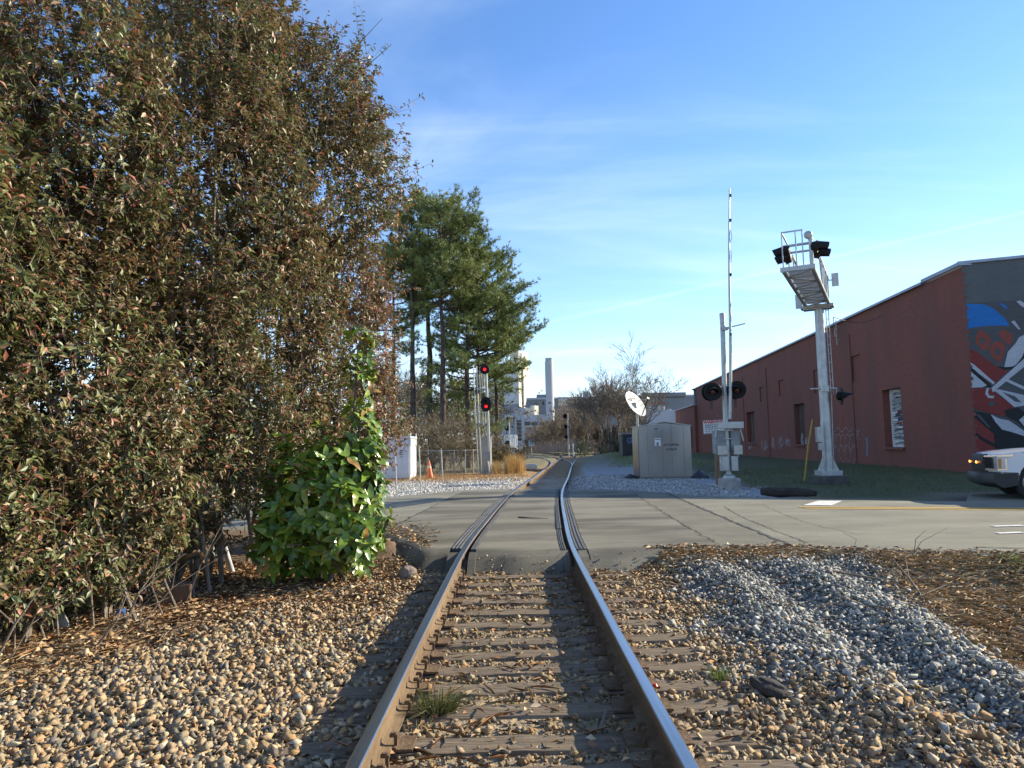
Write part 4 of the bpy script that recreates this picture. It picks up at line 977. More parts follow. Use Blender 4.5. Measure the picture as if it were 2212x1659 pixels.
def leaf_bush(name, label, X, Y, lobes, n, seed, pal, L=(.1, .2)):
    r = np.random.RandomState(seed); gz = float(gheight(X, Y)); t = thing(name, label, 'bush', (X, Y, gz)); P, O = lobe_points(lobes, n, r, shell=.5)
    P[:, 2] = np.maximum(P[:, 2], gz + .05); m = len(P); LL = r.uniform(*L, m); V, F = leaf_arrays(P, O + r.randn(m, 3) * .6, r.randn(m, 3), LL, LL * .5)
    npmesh('foliage', V, F, M_leaf, t, col=np.repeat(pick(pal, [1] * len(pal), m, r), 5, 0), kind='stuff')
    mb = MB()
    for l in lobes: mb.tube([(l[0], l[1], gz - .05), (l[0], l[1], l[2])], [.05, .02], 5)
    mb.build('stem', M_bark, t)
p = at(1316, 978, 78); leaf_bush('evergreen_shrub', 'dark rounded evergreen shrub at the foot of the bare trees', p.x, p.y, [(p.x, p.y, .9, 1.5, 1.2, 1.0), (p.x + 1.6, p.y, .6, 1.2, 1, .6)], 2200, 7, [(.02, .035, .014), (.03, .045, .018)])
p = at(1262, 972, 84); leaf_bush('evergreen_shrub', 'yellow green shrub under the bare trees by the track', p.x, p.y, [(p.x, p.y, .8, .9, .8, 1.0)], 900, 8, [(.12, .13, .04), (.09, .11, .035)])
p = at(893, 970, 34); leaf_bush('evergreen_shrub', 'yellow green leafy shrub peeking over the white cabinet', p.x - .5, 33.5, [(p.x - .6, 33.5, 2.2, .6, .5, .45), (p.x - .7, 33.5, 1.2, .5, .4, 1.0)], 700, 9, [(.13, .19, .03), (.18, .24, .04)], (.08, .16))
# tall golden grass, grass verge, weeds
M_grass = mat('grass_blade', (1, 1, 1), rough=.7, attr=True, spec=.25, trans=.2)
def blades(name, P, H, W, pal, palw, seed, label, cat, lean=.25, kind='stuff', parent=None):
    r = np.random.RandomState(seed); n = len(P); a = r.uniform(0, 2 * pi, n); l = np.abs(r.randn(n)) * lean
    D = unit(np.stack([np.cos(a) * l, np.sin(a) * l, np.ones(n)], 1)); S = unit(np.cross(D, r.randn(n, 3)))
    M_ = P + D * (H * .55)[:, None]; T = P + D * H[:, None] + np.stack([np.cos(a), np.sin(a), np.full(n, -.3)], 1) * (H * l * .6)[:, None]
    w = W[:, None]; V = np.stack([P - S * w / 2, P + S * w / 2, M_ + S * w * .35, M_ - S * w * .35, T], 1).reshape(-1, 3)
    b = (np.arange(n) * 5)[:, None, None]; F = (np.array([[0, 1, 2], [0, 2, 3], [3, 2, 4]])[None] + b).reshape(-1, 3)
    o = npmesh(name, V, F, M_grass, parent, col=np.repeat(pick(pal, palw, n, r), 5, 0), kind=kind)
    return setp(o, label, cat) if parent is None else o
r = np.random.RandomState(91)
n = 1900; c = np.array([[wx(1071, 36.6), 36.6], [wx(1100, 37.0), 37.0], [wx(1104, 37.3), 37.3], [wx(1122, 37.4), 37.4], [wx(1112, 37.6), 37.6]])[r.randint(0, 5, n)]; x = c[:, 0] + r.randn(n) * .13; y = c[:, 1] + r.randn(n) * .3
blades('tall_grass', np.stack([x, y, gheight(x, y)], 1), r.uniform(.25, 1.2, n) * np.where(c[:, 0] < wx(1080, 36.6), .75, 1.0), np.full(n, .013), [(.46, .29, .10), (.54, .36, .15), (.36, .22, .08)], [3, 2, 2], 1, 'tall golden dry grass beside the signal mast', 'grass', lean=.16)
n = 5000; x = r.uniform(-8, 1.2, n); y = r.uniform(29, 35.5, n); k = (x - tc_x(y) < -1.3) & (y > 29.6 + .35 * x * (x < 0)); x, y = x[k], y[k]; n = len(x)
blades('dry_grass', np.stack([x, y, gheight(x, y)], 1), r.uniform(.05, .22, n), np.full(n, .015), [(.40, .23, .09), (.34, .20, .09), (.24, .16, .07)], [3, 2, 2], 2, 'short orange brown dry grass along the fence line', 'grass', lean=.5)
n = 26000; x = r.uniform(7.5, 26, n); y = r.uniform(18.8, 36, n); k = (y > yf(x) + .9 + .6 * fbm(x, y, 2)) & (x < 21.2 + .077 * (y - 33)) & (fbm(x * .9, y * .9, 3) > .33); x, y = x[k], y[k]; n = len(x)
blades('grass_verge', np.stack([x, y, gheight(x, y)], 1), r.uniform(.04, .13, n), np.full(n, .012), [(.075, .105, .035), (.11, .135, .045), (.19, .16, .08)], [3, 2, 2], 3, 'green grass verge in front of the brick warehouse', 'grass', lean=.5)
n = 2500; x = r.uniform(4, 12, n); y = r.uniform(42, 66, n); k = (x - tc_x(y) > 3); x, y = x[k], y[k]; n = len(x)
blades('grass_mound', np.stack([x, y, gheight(x, y) + .75 * np.exp(-((x - 9.2) / 3.2) ** 2 - ((y - 58) / 11) ** 2)], 1), r.uniform(.05, .16, n), np.full(n, .03), [(.16, .19, .05), (.2, .2, .07), (.1, .13, .04)], [3, 2, 1], 4, 'low grassy mound in front of the black dumpster', 'grass', lean=.5)
n = 2600; x = r.uniform(5.6, 8.5, n); y = r.uniform(6.6, 9.4, n); k = (y < yn(x) - .25) & (fbm(x * 1.8, y * 1.8, 3) > .42) & (x + .5 * y > 9.7); x, y = x[k], y[k]; n = len(x)
blades('grass_patch', np.stack([x, y, gheight(x, y)], 1), r.uniform(.05, .16, n), np.full(n, .007), [(.08, .16, .03), (.12, .2, .04), (.06, .11, .025)], [3, 2, 1], 5, 'bright green grass patch where the mulch meets the road', 'grass', lean=.5)
# thin grass between the ties
n = 1500; x = r.uniform(-.62, .45, n); y = r.uniform(4.2, 9.0, n); k = fbm(x * 3, y * 3, 3) > .5; x, y = x[k], y[k]; n = len(x)
blades('sparse_grass', np.stack([x, y, gheight(x, y)], 1), r.uniform(.02, .07, n), np.full(n, .004), [(.14, .19, .05), (.25, .25, .09), (.09, .14, .03)], [3, 2, 1], 6, 'thin green grass sprouting between the wooden ties', 'grass', lean=.5)
def weed(label, px, py, rad, n, hgt, pal, seed, w=.007, lean=.6):
    p = gnd(px, py, -.2); r = np.random.RandomState(seed); a = r.uniform(0, 6.28, n); q = rad * np.sqrt(r.rand(n)); x = p.x + np.cos(a) * q; y = p.y + np.sin(a) * q
    o = blades('weed', np.stack([x, y, gheight(x, y) + .01], 1), r.uniform(.3, 1, n) * hgt, np.full(n, w), pal, [1] * len(pal), seed, label, 'weed', lean=lean, kind=None); return o
weed('feathery green weed growing against the inside of the rail', 945, 1535, .10, 420, .19, [(.05, .075, .02), (.08, .10, .03), (.16, .13, .05)], 1, w=.005, lean=.8)
weed('small flat green weed patch in the tan ballast nearest the leaf litter', 700, 1362, .14, 160, .05, [(.06, .10, .03), (.09, .12, .04)], 2, lean=1.5)
weed('wider flat green weed patch in the tan ballast', 645, 1400, .13, 170, .05, [(.06, .10, .03), (.09, .12, .04)], 3, lean=1.5)
weed('tuft of bright green grass at the end of a tie', 1557, 1462, .06, 60, .10, [(.12, .18, .03), (.16, .2, .04)], 4, w=.008)
# ------------------------------------------------------------------ brick warehouse
M_brick = brick_mat('red_painted_brick', (.245, .075, .048), (.20, .063, .042), (.14, .050, .036), stain=(.12, .058, .042), samt=.75)
M_gbrick = brick_mat('grey_painted_brick', (.115, .125, .13), (.10, .11, .115), (.085, .09, .095), stain=(.07, .07, .075), samt=.5, axis='front')
M_cop = mat('coping_metal', (.22, .25, .32), (.30, .33, .4), scale=2, rough=.45, metal=.6)
M_dark = mat('dark_void', (.018, .014, .014), (.03, .024, .022), scale=3, rough=.8)
M_board = mat('weathered_board', (.06, .038, .032), (.11, .075, .06), scale=3, rough=.9, stretch=(3, 3, .5))
M_wboard = mat('white_board', (.62, .60, .56), (.40, .38, .36), scale=2.2, rough=.8, lo=.45, hi=.7)
M_roof = mat('roof_felt', (.08, .08, .085), (.13, .13, .135), scale=1, rough=.9)
CW = Vector((16.7, 25.8, 0.0)); WA = -math.atan(.0875); WH = 7.62
wh = thing('brick_warehouse', 'long red painted brick warehouse with a mural on its end wall', 'warehouse', CW)
wh.rotation_euler = (0, 0, WA); OFF[wh] = Vector((0, 0, 0))
Rw = rotz(WA); Rwi = rotz(-WA); camL = Rwi @ (Vector((0, 0, CAMZ)) - CW)
def side_hit(px, py):
    d = Rwi @ ray(px, py); t = -camL.x / d.x; p = camL + d * t; return p.y, p.z
FDA = -(math.atan(.40) - math.atan(.0875))        # end wall turned a little further
fd = Vector((cos(FDA), sin(FDA), 0)); fn = Vector((sin(FDA), -cos(FDA), 0))
def front_hit(px, py):
    d = Rwi @ ray(px, py); t = -(camL.dot(fn)) / d.dot(fn); p = camL + d * t; return p.dot(fd), p.z
def holes_wall(name, L0, L1, H, holes, m, parent, P, depth=.32):
    """P(a,z,o): position along, height, depth inward. cells with openings and reveals"""
    ya = sorted(set([L0, L1] + [v for h in holes for v in h[:2]] + list(np.linspace(L0, L1, 14)[1:-1]))); za = sorted(set([-.3, H] + [v for h in holes for v in h[2:4]]))
    mb = MB()
    def inside(a, z): return any(h[0] < a < h[1] and h[2] < z < h[3] for h in holes)
    for a0, a1 in zip(ya[:-1], ya[1:]):
        for z0, z1 in zip(za[:-1], za[1:]):
            if inside((a0 + a1) / 2, (z0 + z1) / 2): continue
            mb.add([P(a0, z0, 0), P(a1, z0, 0), P(a1, z1, 0), P(a0, z1, 0)], [(0, 1, 2, 3)])
    for h in holes:
        a0, a1, z0, z1 = h[:4]; dp = h[4]
        c = [(a0, z0), (a1, z0), (a1, z1), (a0, z1)]
        for (p, q) in zip(c, c[1:] + c[:1]):
            mb.add([P(p[0], p[1], 0), P(q[0], q[1], 0), P(q[0], q[1], dp), P(p[0], p[1], dp)], [(0, 1, 2, 3)])
    return mb.build(name, m, parent)
def rect_side(x0, y0, x1, y1, dp):
    a0, zt = side_hit(x1, y0); a1, _ = side_hit(x0, y0); _, zb = side_hit((x0 + x1) / 2, y1); _, zt = side_hit((x0 + x1) / 2, y0)
    return (min(a0, a1), max(a0, a1), zb, zt, dp)
tall = [rect_side(1905, 840, 1945, 966, .32), rect_side(1714, 872, 1737, 960, .3), rect_side(1612, 890, 1629, 958, .3)]
small = [rect_side(1834, 768, 1858, 826, .09), rect_side(1756, 797, 1776, 850, .09), rect_side(1681, 821, 1692, 856, .09), rect_side(1640, 836, 1649, 868, .09)]
PS = lambda a, z, o: Vector((o, a, z))
MAINL = 58.0
side = holes_wall('side_wall', 0, MAINL, WH, tall + small, M_brick, wh, PS)
for i, h in enumerate(tall + small):
    a0, a1, z0, z1, dp = h
    if i == 0: m_ = M_wboard
    elif i < 3: m_ = M_board
    else: m_ = M_brick
    mb = MB(); mb.box(((dp + .02), (a0 + a1) / 2, (z0 + z1) / 2), (.04, a1 - a0 + .04, z1 - z0 + .04)); w = mb.build('window_board', m_, wh)
    if i < 3:
        mb = MB(); mb.box((dp * .5 - .05, (a0 + a1) / 2, z0 - .05), (dp + .16, a1 - a0 + .2, .1)); mb.build('window_sill', M_brick, wh)
        if i:
            mb = MB()
            for q in (0.33, .66): mb.box((dp - .012, a0 + (a1 - a0) * q, (z0 + z1) / 2), (.03, .04, z1 - z0))
            mb.build('mullion', M_board, wh)
# scrawl on the white boarded window
M_ink = mat('dark_spray', (.06, .05, .07)); M_chalk = mat('white_spray', (.36, .31, .31), (.24, .17, .17), scale=5, rough=.9); M_bspray = mat('blue_spray', (.12, .20, .30))
def wall_stroke(name, pts, w, m, x=-.006, parent=wh, P=PS):
    vs_, fs_ = [], []
    for i, p in enumerate(pts):
        a = Vector(pts[max(i - 1, 0)]); b = Vector(pts[min(i + 1, len(pts) - 1)]); d = (b - a).normalized() if (b - a).length > 1e-6 else Vector((1, 0)); n = Vector((-d.y, d.x)) * w / 2
        vs_ += [P(p[0] + n.x, p[1] + n.y, x), P(p[0] - n.x, p[1] - n.y, x)]
    fs_ = [(2 * i, 2 * i + 1, 2 * i + 3, 2 * i + 2) for i in range(len(pts) - 1)]
    mb = MB(); mb.add(vs_, fs_); return mb.build(name, m, parent)
rr = random.Random(8); a0, a1, z0, z1, dp = tall[0]
for k in range(16):
    zc = z0 + (z1 - z0) * (.06 + .9 * k / 16) + rr.gauss(0, .04); ac = (a0 + a1) / 2
    pts = [(ac + (a1 - a0) * .38 * sin(q * rr.uniform(.7, 1.6) + k), zc + .06 * cos(q * 1.9 + k)) for q in np.linspace(0, 7, 22)]
    wall_stroke('scrawl', pts, .018, M_ink, x=dp - .006)
for k in range(5):
    zc = z0 + (z1 - z0) * rr.uniform(.15, .85); ac = a0 + (a1 - a0) * rr.uniform(.3, .7); wall_stroke('scrawl', [(ac - .25, zc), (ac + .25, zc + .02)], .12, MATS['red_painted_brick'] if k % 2 else M_ink, x=dp - .009)
# pilaster joints, stains of the side wall
for px in (1662, 1848, 1500 + 110):
    a, _ = side_hit(px, 950)
    mb = MB(); mb.box((-.025, a, 3.3), (.05, .16, 7.0)); mb.build('downpipe', M_brick, wh)
# graffiti loops on the side wall
def wp(px, py): return side_hit(px, py)
loops = []
for k in range(6):
    cx = 1800 + k * 10; pts = [wp(cx + 7 * cos(t) * (1 - .1 * t), 950 - 18 * sin(t) + 4 * t) for t in np.linspace(0, 3.4, 16)]; loops.append(pts)
loops += [[wp(1797 + 60 * q, 928 + 5 * sin(q * 22)) for q in np.linspace(0, 1, 40)], [wp(1799 + 52 * q, 968 + 7 * cos(q * 26)) for q in np.linspace(0, 1, 40)],
          [wp(1803, 940), wp(1804, 970), wp(1806, 1000)], [wp(1812, 960), wp(1813, 985), wp(1822, 998)], [wp(1826, 965), wp(1827, 992), wp(1836, 996), wp(1838, 970)], [wp(1846, 960), wp(1848, 985), wp(1842, 1003)], [wp(1855, 930), wp(1849, 955), wp(1854, 968)]]
for L in loops: wall_stroke('graffiti', L, .035, M_chalk)
for (x0, y0, w, h) in [(1618, 950, 14, 22), (1640, 948, 20, 26), (1668, 940, 4, 30), (1683, 938, 7, 30), (1712 - 14, 945, 10, 20), (1726 + 6, 935, 3, 26), (1740, 945, 5, 22), (1885 - 10, 0, 0, 0)]:
    if w == 0: continue
    for q in range(7):
        u = rr.random(); wall_stroke('paint_smear', [wp(x0 + w * u, y0 + h * rr.uniform(0, .3)), wp(x0 + w * u + rr.gauss(0, 2), y0 + h * .6), wp(x0 + w * u + rr.gauss(0, 2), y0 + h * rr.uniform(.7, 1.1))], rr.uniform(.04, .14), M_chalk, x=-.004 - .001 * q)
wall_stroke('paint_smear', [wp(1872, 945), wp(1874, 962), wp(1873, 985)], .16, M_bspray)
# end wall with mural
PF = lambda a, z, o: fd * a - fn * o + Vector((0, 0, z))
holes_wall('end_wall', 0, 26, WH + .12, [], M_gbrick, wh, PF)
mural_src = (3850 * .54, 1030 * .54)
def mp(p): return front_hit((3850 + p[0] / 1.907) * .54004, (1030 + p[1] / 1.907) * .54004)
def mural_paint(n_, c_): return brick_mat('mural_' + n_, c_, tuple(.88 * v for v in c_), tuple(.62 * v for v in c_), stain=tuple(.7 * v + .01 for v in c_), samt=.5, axis='front')
MC = {'blue': mural_paint('blue', (.018, .17, .50)), 'red': mural_paint('red', (.22, .035, .03)), 'brick': mural_paint('orange', (.27, .065, .045)), 'white': mural_paint('white', (.47, .49, .54)),
      'black': mural_paint('black', (.018, .019, .021)), 'grey': mural_paint('grey', (.085, .09, .095))}
mural = [('grey', [(25, 350), (460, 325), (800, 300), (800, 1560), (95, 1560), (80, 1200), (55, 750)]),
 ('blue', [(30, 355), (160, 355), (230, 385), (330, 470), (358, 525), (290, 518), (190, 520), (100, 530), (40, 545)]), ('blue', [(275, 345), (320, 358), (350, 392), (318, 385)]),
 ('brick', [(103, 600), (130, 545), (200, 590), (218, 640), (190, 700), (160, 712), (102, 655)]), ('brick', [(272, 575), (320, 548), (375, 585), (382, 640), (350, 668), (300, 622)]), ('brick', [(200, 690), (260, 632), (325, 658), (320, 720), (290, 805), (225, 760)]),
 ('grey', [(128, 625), (150, 605), (172, 630), (165, 660), (140, 660)]), ('grey', [(245, 710), (268, 690), (290, 715), (280, 745), (252, 742)]),
 ('white', [(410, 335), (440, 328), (800, 560), (800, 590), (440, 365)]), ('white', [(370, 490), (395, 480), (442, 550), (425, 548)]),
 ('white', [(318, 835), (345, 720), (400, 660), (430, 610), (469, 590), (800, 560), (800, 700), (469, 720), (440, 790), (380, 835)]),
 ('black', [(260, 830), (330, 838), (400, 828), (469, 740), (800, 560), (800, 640), (469, 790), (400, 850), (320, 858)]),
 ('red', [(50, 700), (110, 720), (200, 790), (280, 845), (345, 868), (300, 905), (240, 965), (150, 880), (60, 800)]),
 ('white', [(58, 800), (90, 820), (245, 955), (235, 970), (75, 850)]), ('black', [(65, 840), (90, 855), (220, 980), (205, 1000), (130, 930), (65, 872)]), ('white', [(65, 872), (185, 975), (150, 990), (65, 992)]),
 ('red', [(65, 995), (190, 1000), (250, 1030), (395, 1140), (340, 1172), (320, 1212), (220, 1190), (80, 1150)]),
 ('white', [(215, 1000), (469, 770), (800, 560), (800, 640), (469, 835), (350, 930), (260, 1005), (232, 1028)]),
 ('white', [(330, 945), (350, 930), (469, 985), (800, 1090), (800, 1110), (469, 1010)]), ('white', [(240, 1015), (275, 1005), (469, 1050), (800, 1080), (800, 1150), (469, 1130), (395, 1142), (300, 1060)]),
 ('grey', [(300, 1025), (400, 1060), (450, 1105), (400, 1100)]), ('white', [(180, 1000), (205, 992), (192, 1030), (205, 1055), (240, 1055), (235, 1075), (195, 1072), (172, 1040)]), ('red', [(205, 1005), (225, 1000), (222, 1035), (205, 1040)]),
 ('grey', [(185, 1115), (225, 1095), (255, 1110), (220, 1140)]),
 ('red', [(80, 1200), (160, 1250), (250, 1340), (270, 1470), (800, 1500), (800, 1700), (100, 1700)]),
 ('black', [(85, 1170), (220, 1195), (330, 1290), (400, 1330), (469, 1360), (800, 1400), (800, 1480), (250, 1462), (235, 1345), (90, 1222)]),
 ('white', [(212, 1195), (280, 1230), (350, 1242), (420, 1290), (469, 1325), (800, 1440), (800, 1470), (469, 1362), (370, 1330), (300, 1312), (250, 1255)]),
 ('black', [(315, 1170), (360, 1152), (420, 1145), (469, 1180), (800, 1250), (800, 1390), (469, 1300), (420, 1252), (330, 1208)]), ('white', [(430, 1240), (469, 1205), (800, 1300), (800, 1360), (469, 1290)]),
 ('grey', [(100, 1195), (130, 1200), (215, 1300), (190, 1290)]), ('black', [(90, 1330), (150, 1370), (250, 1425), (255, 1452), (170, 1410), (92, 1365)])]
for i, (c, pts) in enumerate(mural):
    q = [mp(p) for p in pts]; mb = MB(); o_ = -.004 - .0012 * i
    mb.add([PF(max(.02, a), z, o_) for a, z in q], [tuple(range(len(q)))]); mb.build('mural_patch', MC[c], wh)
for k in range(34):         # toothed red paint edge at the corner
    z = .2 + k * .215; mb = MB(); w_ = .04 + .05 * (k % 2)
    mb.add([PF(0.0, z, -.05), PF(w_, z, -.05), PF(w_, z + .12, -.05), PF(0.0, z + .12, -.05)], [(0, 1, 2, 3)]); mb.build('paint_tooth', M_brick, wh)
# roof, coping, rear walls
mb = MB(); mb.prism([PF(.05, WH - .4, .05), PF(26, WH - .4, .05), (26, MAINL, WH - .4), (.05, MAINL, WH - .4)], (0, 0, .1)); mb.build('roof', M_roof, wh)
mb = MB(); mb.box((.08, MAINL / 2 + 1.4, WH + .05), (.46, MAINL - 2.8, .1)); mb.box((.08, 1.35, WH + .12), (.46, 2.9, .13)); mb.build('coping', M_cop, wh)
mb = MB(); mb.prism([PF(-.12, WH + .121, -.06), PF(26, WH + .121, -.06), PF(26, WH + .121, .35), PF(-.12, WH + .121, .35)], (0, 0, .10)); mb.build('coping', M_cop, wh)
mb = MB(); mb.box((13, MAINL + .15, WH / 2 - .1), (26, .3, WH + .1)); mb.box((26.1, MAINL / 2 - 2, WH / 2 - .1), (.3, MAINL + 4, WH)); mb.build('rear_wall', M_brick, wh)
mb = MB(); mb.box((9, MAINL + 8.3, 2.7), (18.6, 16, 5.9)); an = mb.build('annex', M_brick, wh)
mb = MB(); mb.box((9, MAINL + 8.3, 5.72), (18.9, 16.3, .14)); mb.build('coping', M_cop, an)
for q in (3, 8, 12.5):
    mb = MB(); mb.box((-.32, MAINL + q, 1.9), (.05, .75, 2.4)); mb.build('window_board', M_board, an)
mb = MB(); mb.box((.5, MAINL + 1.0, 6.6), (1.2, 1.2, 1.9)); mb.box((.5, MAINL + 1.0, 7.6), (1.5, 1.5, .14)); mb.build('chimney', M_roof, an)
# service cable and small antenna on the wall
M_cable = mat('black_cable', (.02, .02, .022), rough=.6); M_galv = mat('galvanised', (.42, .42, .41), (.33, .33, .32), scale=7, rough=.42, metal=.75, bump=.1)
M_alum = mat('aluminium_paint', (.46, .465, .45), (.36, .365, .355), scale=3, rough=.45, metal=.45, c3=(.3, .29, .27), c3scale=6, c3amt=.35)
M_white = mat('white_enamel', (.72, .72, .70), (.60, .60, .58), scale=3, rough=.45)
M_conc = mat('concrete', (.34, .32, .29), (.24, .225, .205), scale=5, rough=.92, bump=.4, bscale=50)
M_black = mat('black_paint', (.008, .008, .009), (.014, .014, .015), scale=4, rough=.6, spec=.2)
M_redl = mat('red_lens_off', (.06, .013, .008), rough=.25, spec=.5)

# ------------------------------------------------------------------ flashing light unit
def frame_of(d):
    d = Vector(d).normalized(); a = d.cross(Vector((0, 0, 1)))
    a = a.normalized() if a.length > 1e-3 else Vector((1, 0, 0)); return d, a, a.cross(d)
def flasher(parent, c, d, R=.30, name='flashing_light', hoodL=.30, lens=None, cutb=.35):
    c = Vector(c); d, a, u = frame_of(d)
    mb = MB(); mb.lathe(c, d, [(-.16, .06), (-.13, .13), (-.02, .15), (-.02, R - .015), (.005, R), (.02, R - .01), (.012, .15), (.012, .02)], 28); o = mb.build(name, M_black, parent, smooth=True, sharp=30)
    mb = MB(); mb.lathe(c + d * .014, d, [(0, .125), (.02, .115), (.04, .07), (.046, .01)], 20); mb.build('lens', lens or M_redl, o, smooth=True)
    n = 16; vs_ = []; a0 = radians(-25); a1 = radians(205)
    for k in range(n + 1):
        an = a0 + (a1 - a0) * k / n; e = a * cos(an) + u * sin(an); ln = hoodL * (cutb + (1 - cutb) * max(0, sin(an)) ** .6)
        vs_ += [c + d * .01 + e * .15, c + d * (.01 + ln) + e * .135 - u * .03 * (ln / hoodL), c + d * .01 + e * .143, c + d * (.01 + ln) + e * .128 - u * .03 * (ln / hoodL)]
    fs_ = []
    for k in range(n):
        b = 4 * k; fs_ += [(b, b + 1, b + 5, b + 4), (b + 2, b + 6, b + 7, b + 3), (b + 1, b + 3, b + 7, b + 5)]
    mb = MB(); mb.add(vs_, fs_); mb.build('hood', M_black, o, smooth=True, sharp=50)
    return o

# ------------------------------------------------------------------ crossing gate
GY_ = 22.55
g0 = at(1576, 1050, GY_); G = lambda px, py, dy=0: at(px, py, GY_ + dy)
gate = thing('crossing_gate', 'silver railroad crossing gate with raised arm and two black flashing lights', 'crossing gate', (g0.x, GY_, -.1))
cx = g0.x
mb = MB(); mb.lathe((cx, GY_, -.2), (0, 0, 1), [(0, .36), (.40, .345), (.44, .31), (.45, .1)], 22); mb.build('concrete_base', M_conc, gate, smooth=True, sharp=30)
mtop = G(1560, 680); mb = MB(); mb.tube([(cx, GY_, .2), (cx - .03, GY_, 2.0), (mtop.x, GY_, mtop.z)], [.085, .08, .075], 14); mb.lathe((cx, GY_, .25), (0, 0, 1), [(0, .2), (.05, .19), (.12, .1)], 14); mb.build('mast', M_alum, gate, smooth=True)
mb = MB(); mb.lathe((mtop.x, GY_, mtop.z - .28), (0, 0, 1), [(0, .082), (.30, .088), (.33, .08), (.34, .02)], 14); mb.box((mtop.x + .05, GY_ - .09, mtop.z - .45), (.3, .04, .05)); mb.build('mast_cap', M_galv, gate, smooth=True, sharp=40)
q = G(1578, 1005); z0_ = G(1576, 1018).z; z1_ = G(1576, 1000).z
for sx in (-1, 1):
    mb = MB(); mb.box((cx + sx * .145, GY_ - .03, .70), (.215, .3, .46)); jb = mb.build('junction_box', M_alum, gate, bevel=.015)
    mb = MB(); mb.box((cx + sx * .145, GY_ - .19, .70), (.18, .02, .40)); mb.build('lid', M_alum, jb, bevel=.006)
mb = MB(); mb.cyl((cx + .33, GY_ + .05, .9), (cx + .33, GY_ + .05, 1.6), .035, .035, 8); mb.build('conduit', M_galv, gate)
for zc in (1.46, 1.72):
    mb = MB(); mb.lathe((cx - .02, GY_, zc), (0, 0, 1), [(0, .10), (0.01, .15), (.04, .15), (.05, .10)], 14); mb.box((cx - .02, GY_, zc + .02), (.42, .06, .05)); mb.build('clamp', M_galv, gate)
zb = G(1572, 919).z
mb = MB(); mb.box((G(1573, 919).x, GY_ - .22, zb), (.80, .16, .21)); mb.build('arm_housing', M_alum, gate, bevel=.012)
M_gmech = mat('grey_green_enamel', (.25, .27, .26), (.19, .2, .2), scale=5, rough=.6)
mb = MB(); mb.box((cx - .24, GY_ + .12, zb - .53), (.32, .4, .72)); mb.box((cx + .24, GY_ + .12, zb - .50), (.30, .4, .66)); mb.build('gate_mechanism', M_gmech, gate, bevel=.03)
for (dx_, z_, s_) in ((-.22, -.78, .3), (.26, -.78, .28)):
    mb = MB(); mb.box((cx + dx_, GY_ - .16, zb + z_), (s_, .12, .3)); mb.build('counterweight', M_galv, gate, bevel=.02)
mb = MB(); mb.tube([(cx - .38, GY_ - .18, zb - .1), (cx - .42, GY_ - .18, zb - .35), (cx - .32, GY_ - .2, zb - .38)], .018, 6); mb.build('linkage', M_galv, gate); mb = MB(); mb.tube([(cx + .36, GY_ - .18, zb - .1), (cx + .45, GY_ - .16, zb - .5)], .03, 6); mb.build('linkage', M_galv, gate)
for (x0, y0, x1, y1) in ((1554, 958, 1559, 1013), (1559, 970, 1563, 998)):
    a, b = G(x0, y0), G(x1, y1); mb = MB(); mb.box(((a.x + b.x) / 2, GY_ - .05, (a.z + b.z) / 2), (.055, .04, a.z - b.z), Matrix.Rotation(radians(-4), 3, 'Y')); mb.build('hanging_strip', M_white, gate)
# raised arm: slim tapered tube
p0 = G(1577, 905, -.25); p1 = G(1576, 408, -.25)
mb = MB(); n = 8; pts = [p0.lerp(p1, k / n) + Vector((.02 * sin(k * .8), 0, 0)) for k in range(n + 1)]; mb.tube(pts, [.055 - .032 * k / n for k in range(n + 1)], 8); arm = mb.build('gate_arm', M_alum, gate, smooth=True)
for f in (.36, .62, .86, .97):
    c = p0.lerp(p1, f); mb = MB(); mb.box(c + Vector((.02, -.02, 0)), (.06, .05, .09)); mb.build('arm_lamp', M_redl if f != .62 else M_black, arm)
mb = MB(); mb.tube([p0.lerp(p1, .82) + Vector((.03, 0, 0)), p0.lerp(p1, .79) + Vector((.07, 0, 0)), p0.lerp(p1, .76) + Vector((.03, 0, 0))], .008, 5); mb.tube([p0.lerp(p1, .73) + Vector((.03, 0, 0)), p0.lerp(p1, .70) + Vector((.06, 0, 0)), p0.lerp(p1, .67) + Vector((.03, 0, 0))], .008, 5); mb.build('lamp_wire', M_cable, arm)
a, b = G(1562, 711), G(1607, 700); mb = MB(); mb.cyl((a.x, GY_ - .1, a.z), (b.x, GY_ - .1, b.z), .022, .02, 8); mb.box((a.x + .02, GY_ - .08, a.z), (.2, .1, .1)); mb.build('arm_support', M_galv, gate)
cl, cr = G(1540, 846, -.15), G(1592, 842, -.15)
mb = MB(); mb.cyl((cl.x, GY_ - .02, cl.z + .14), (cr.x, GY_ - .02, cr.z + .16), .028, .028, 8); mb.cyl((cl.x, GY_ - .02, cl.z + .14), (cl.x, GY_ - .02, cl.z), .03, .03, 8); mb.cyl((cr.x, GY_ - .02, cr.z + .16), (cr.x, GY_ - .02, cr.z), .03, .03, 8); mb.build('light_bracket', M_galv, gate)
flasher(gate, cl, (-.10, -1, -.06), R=.285); flasher(gate, cr, (-.45, -1, -.05), R=.285)
flasher(gate, (cl.x - .02, GY_ + .14, cl.z), (-.15, 1, 0), R=.28); flasher(gate, (cr.x + .02, GY_ + .14, cr.z), (.1, 1, 0), R=.28)
for c in (cl, cr):
    mb = MB(); mb.box((c.x - .02, GY_ + .02, c.z - .42), (.07, .06, .26)); mb.build('light_tail', M_board, gate)

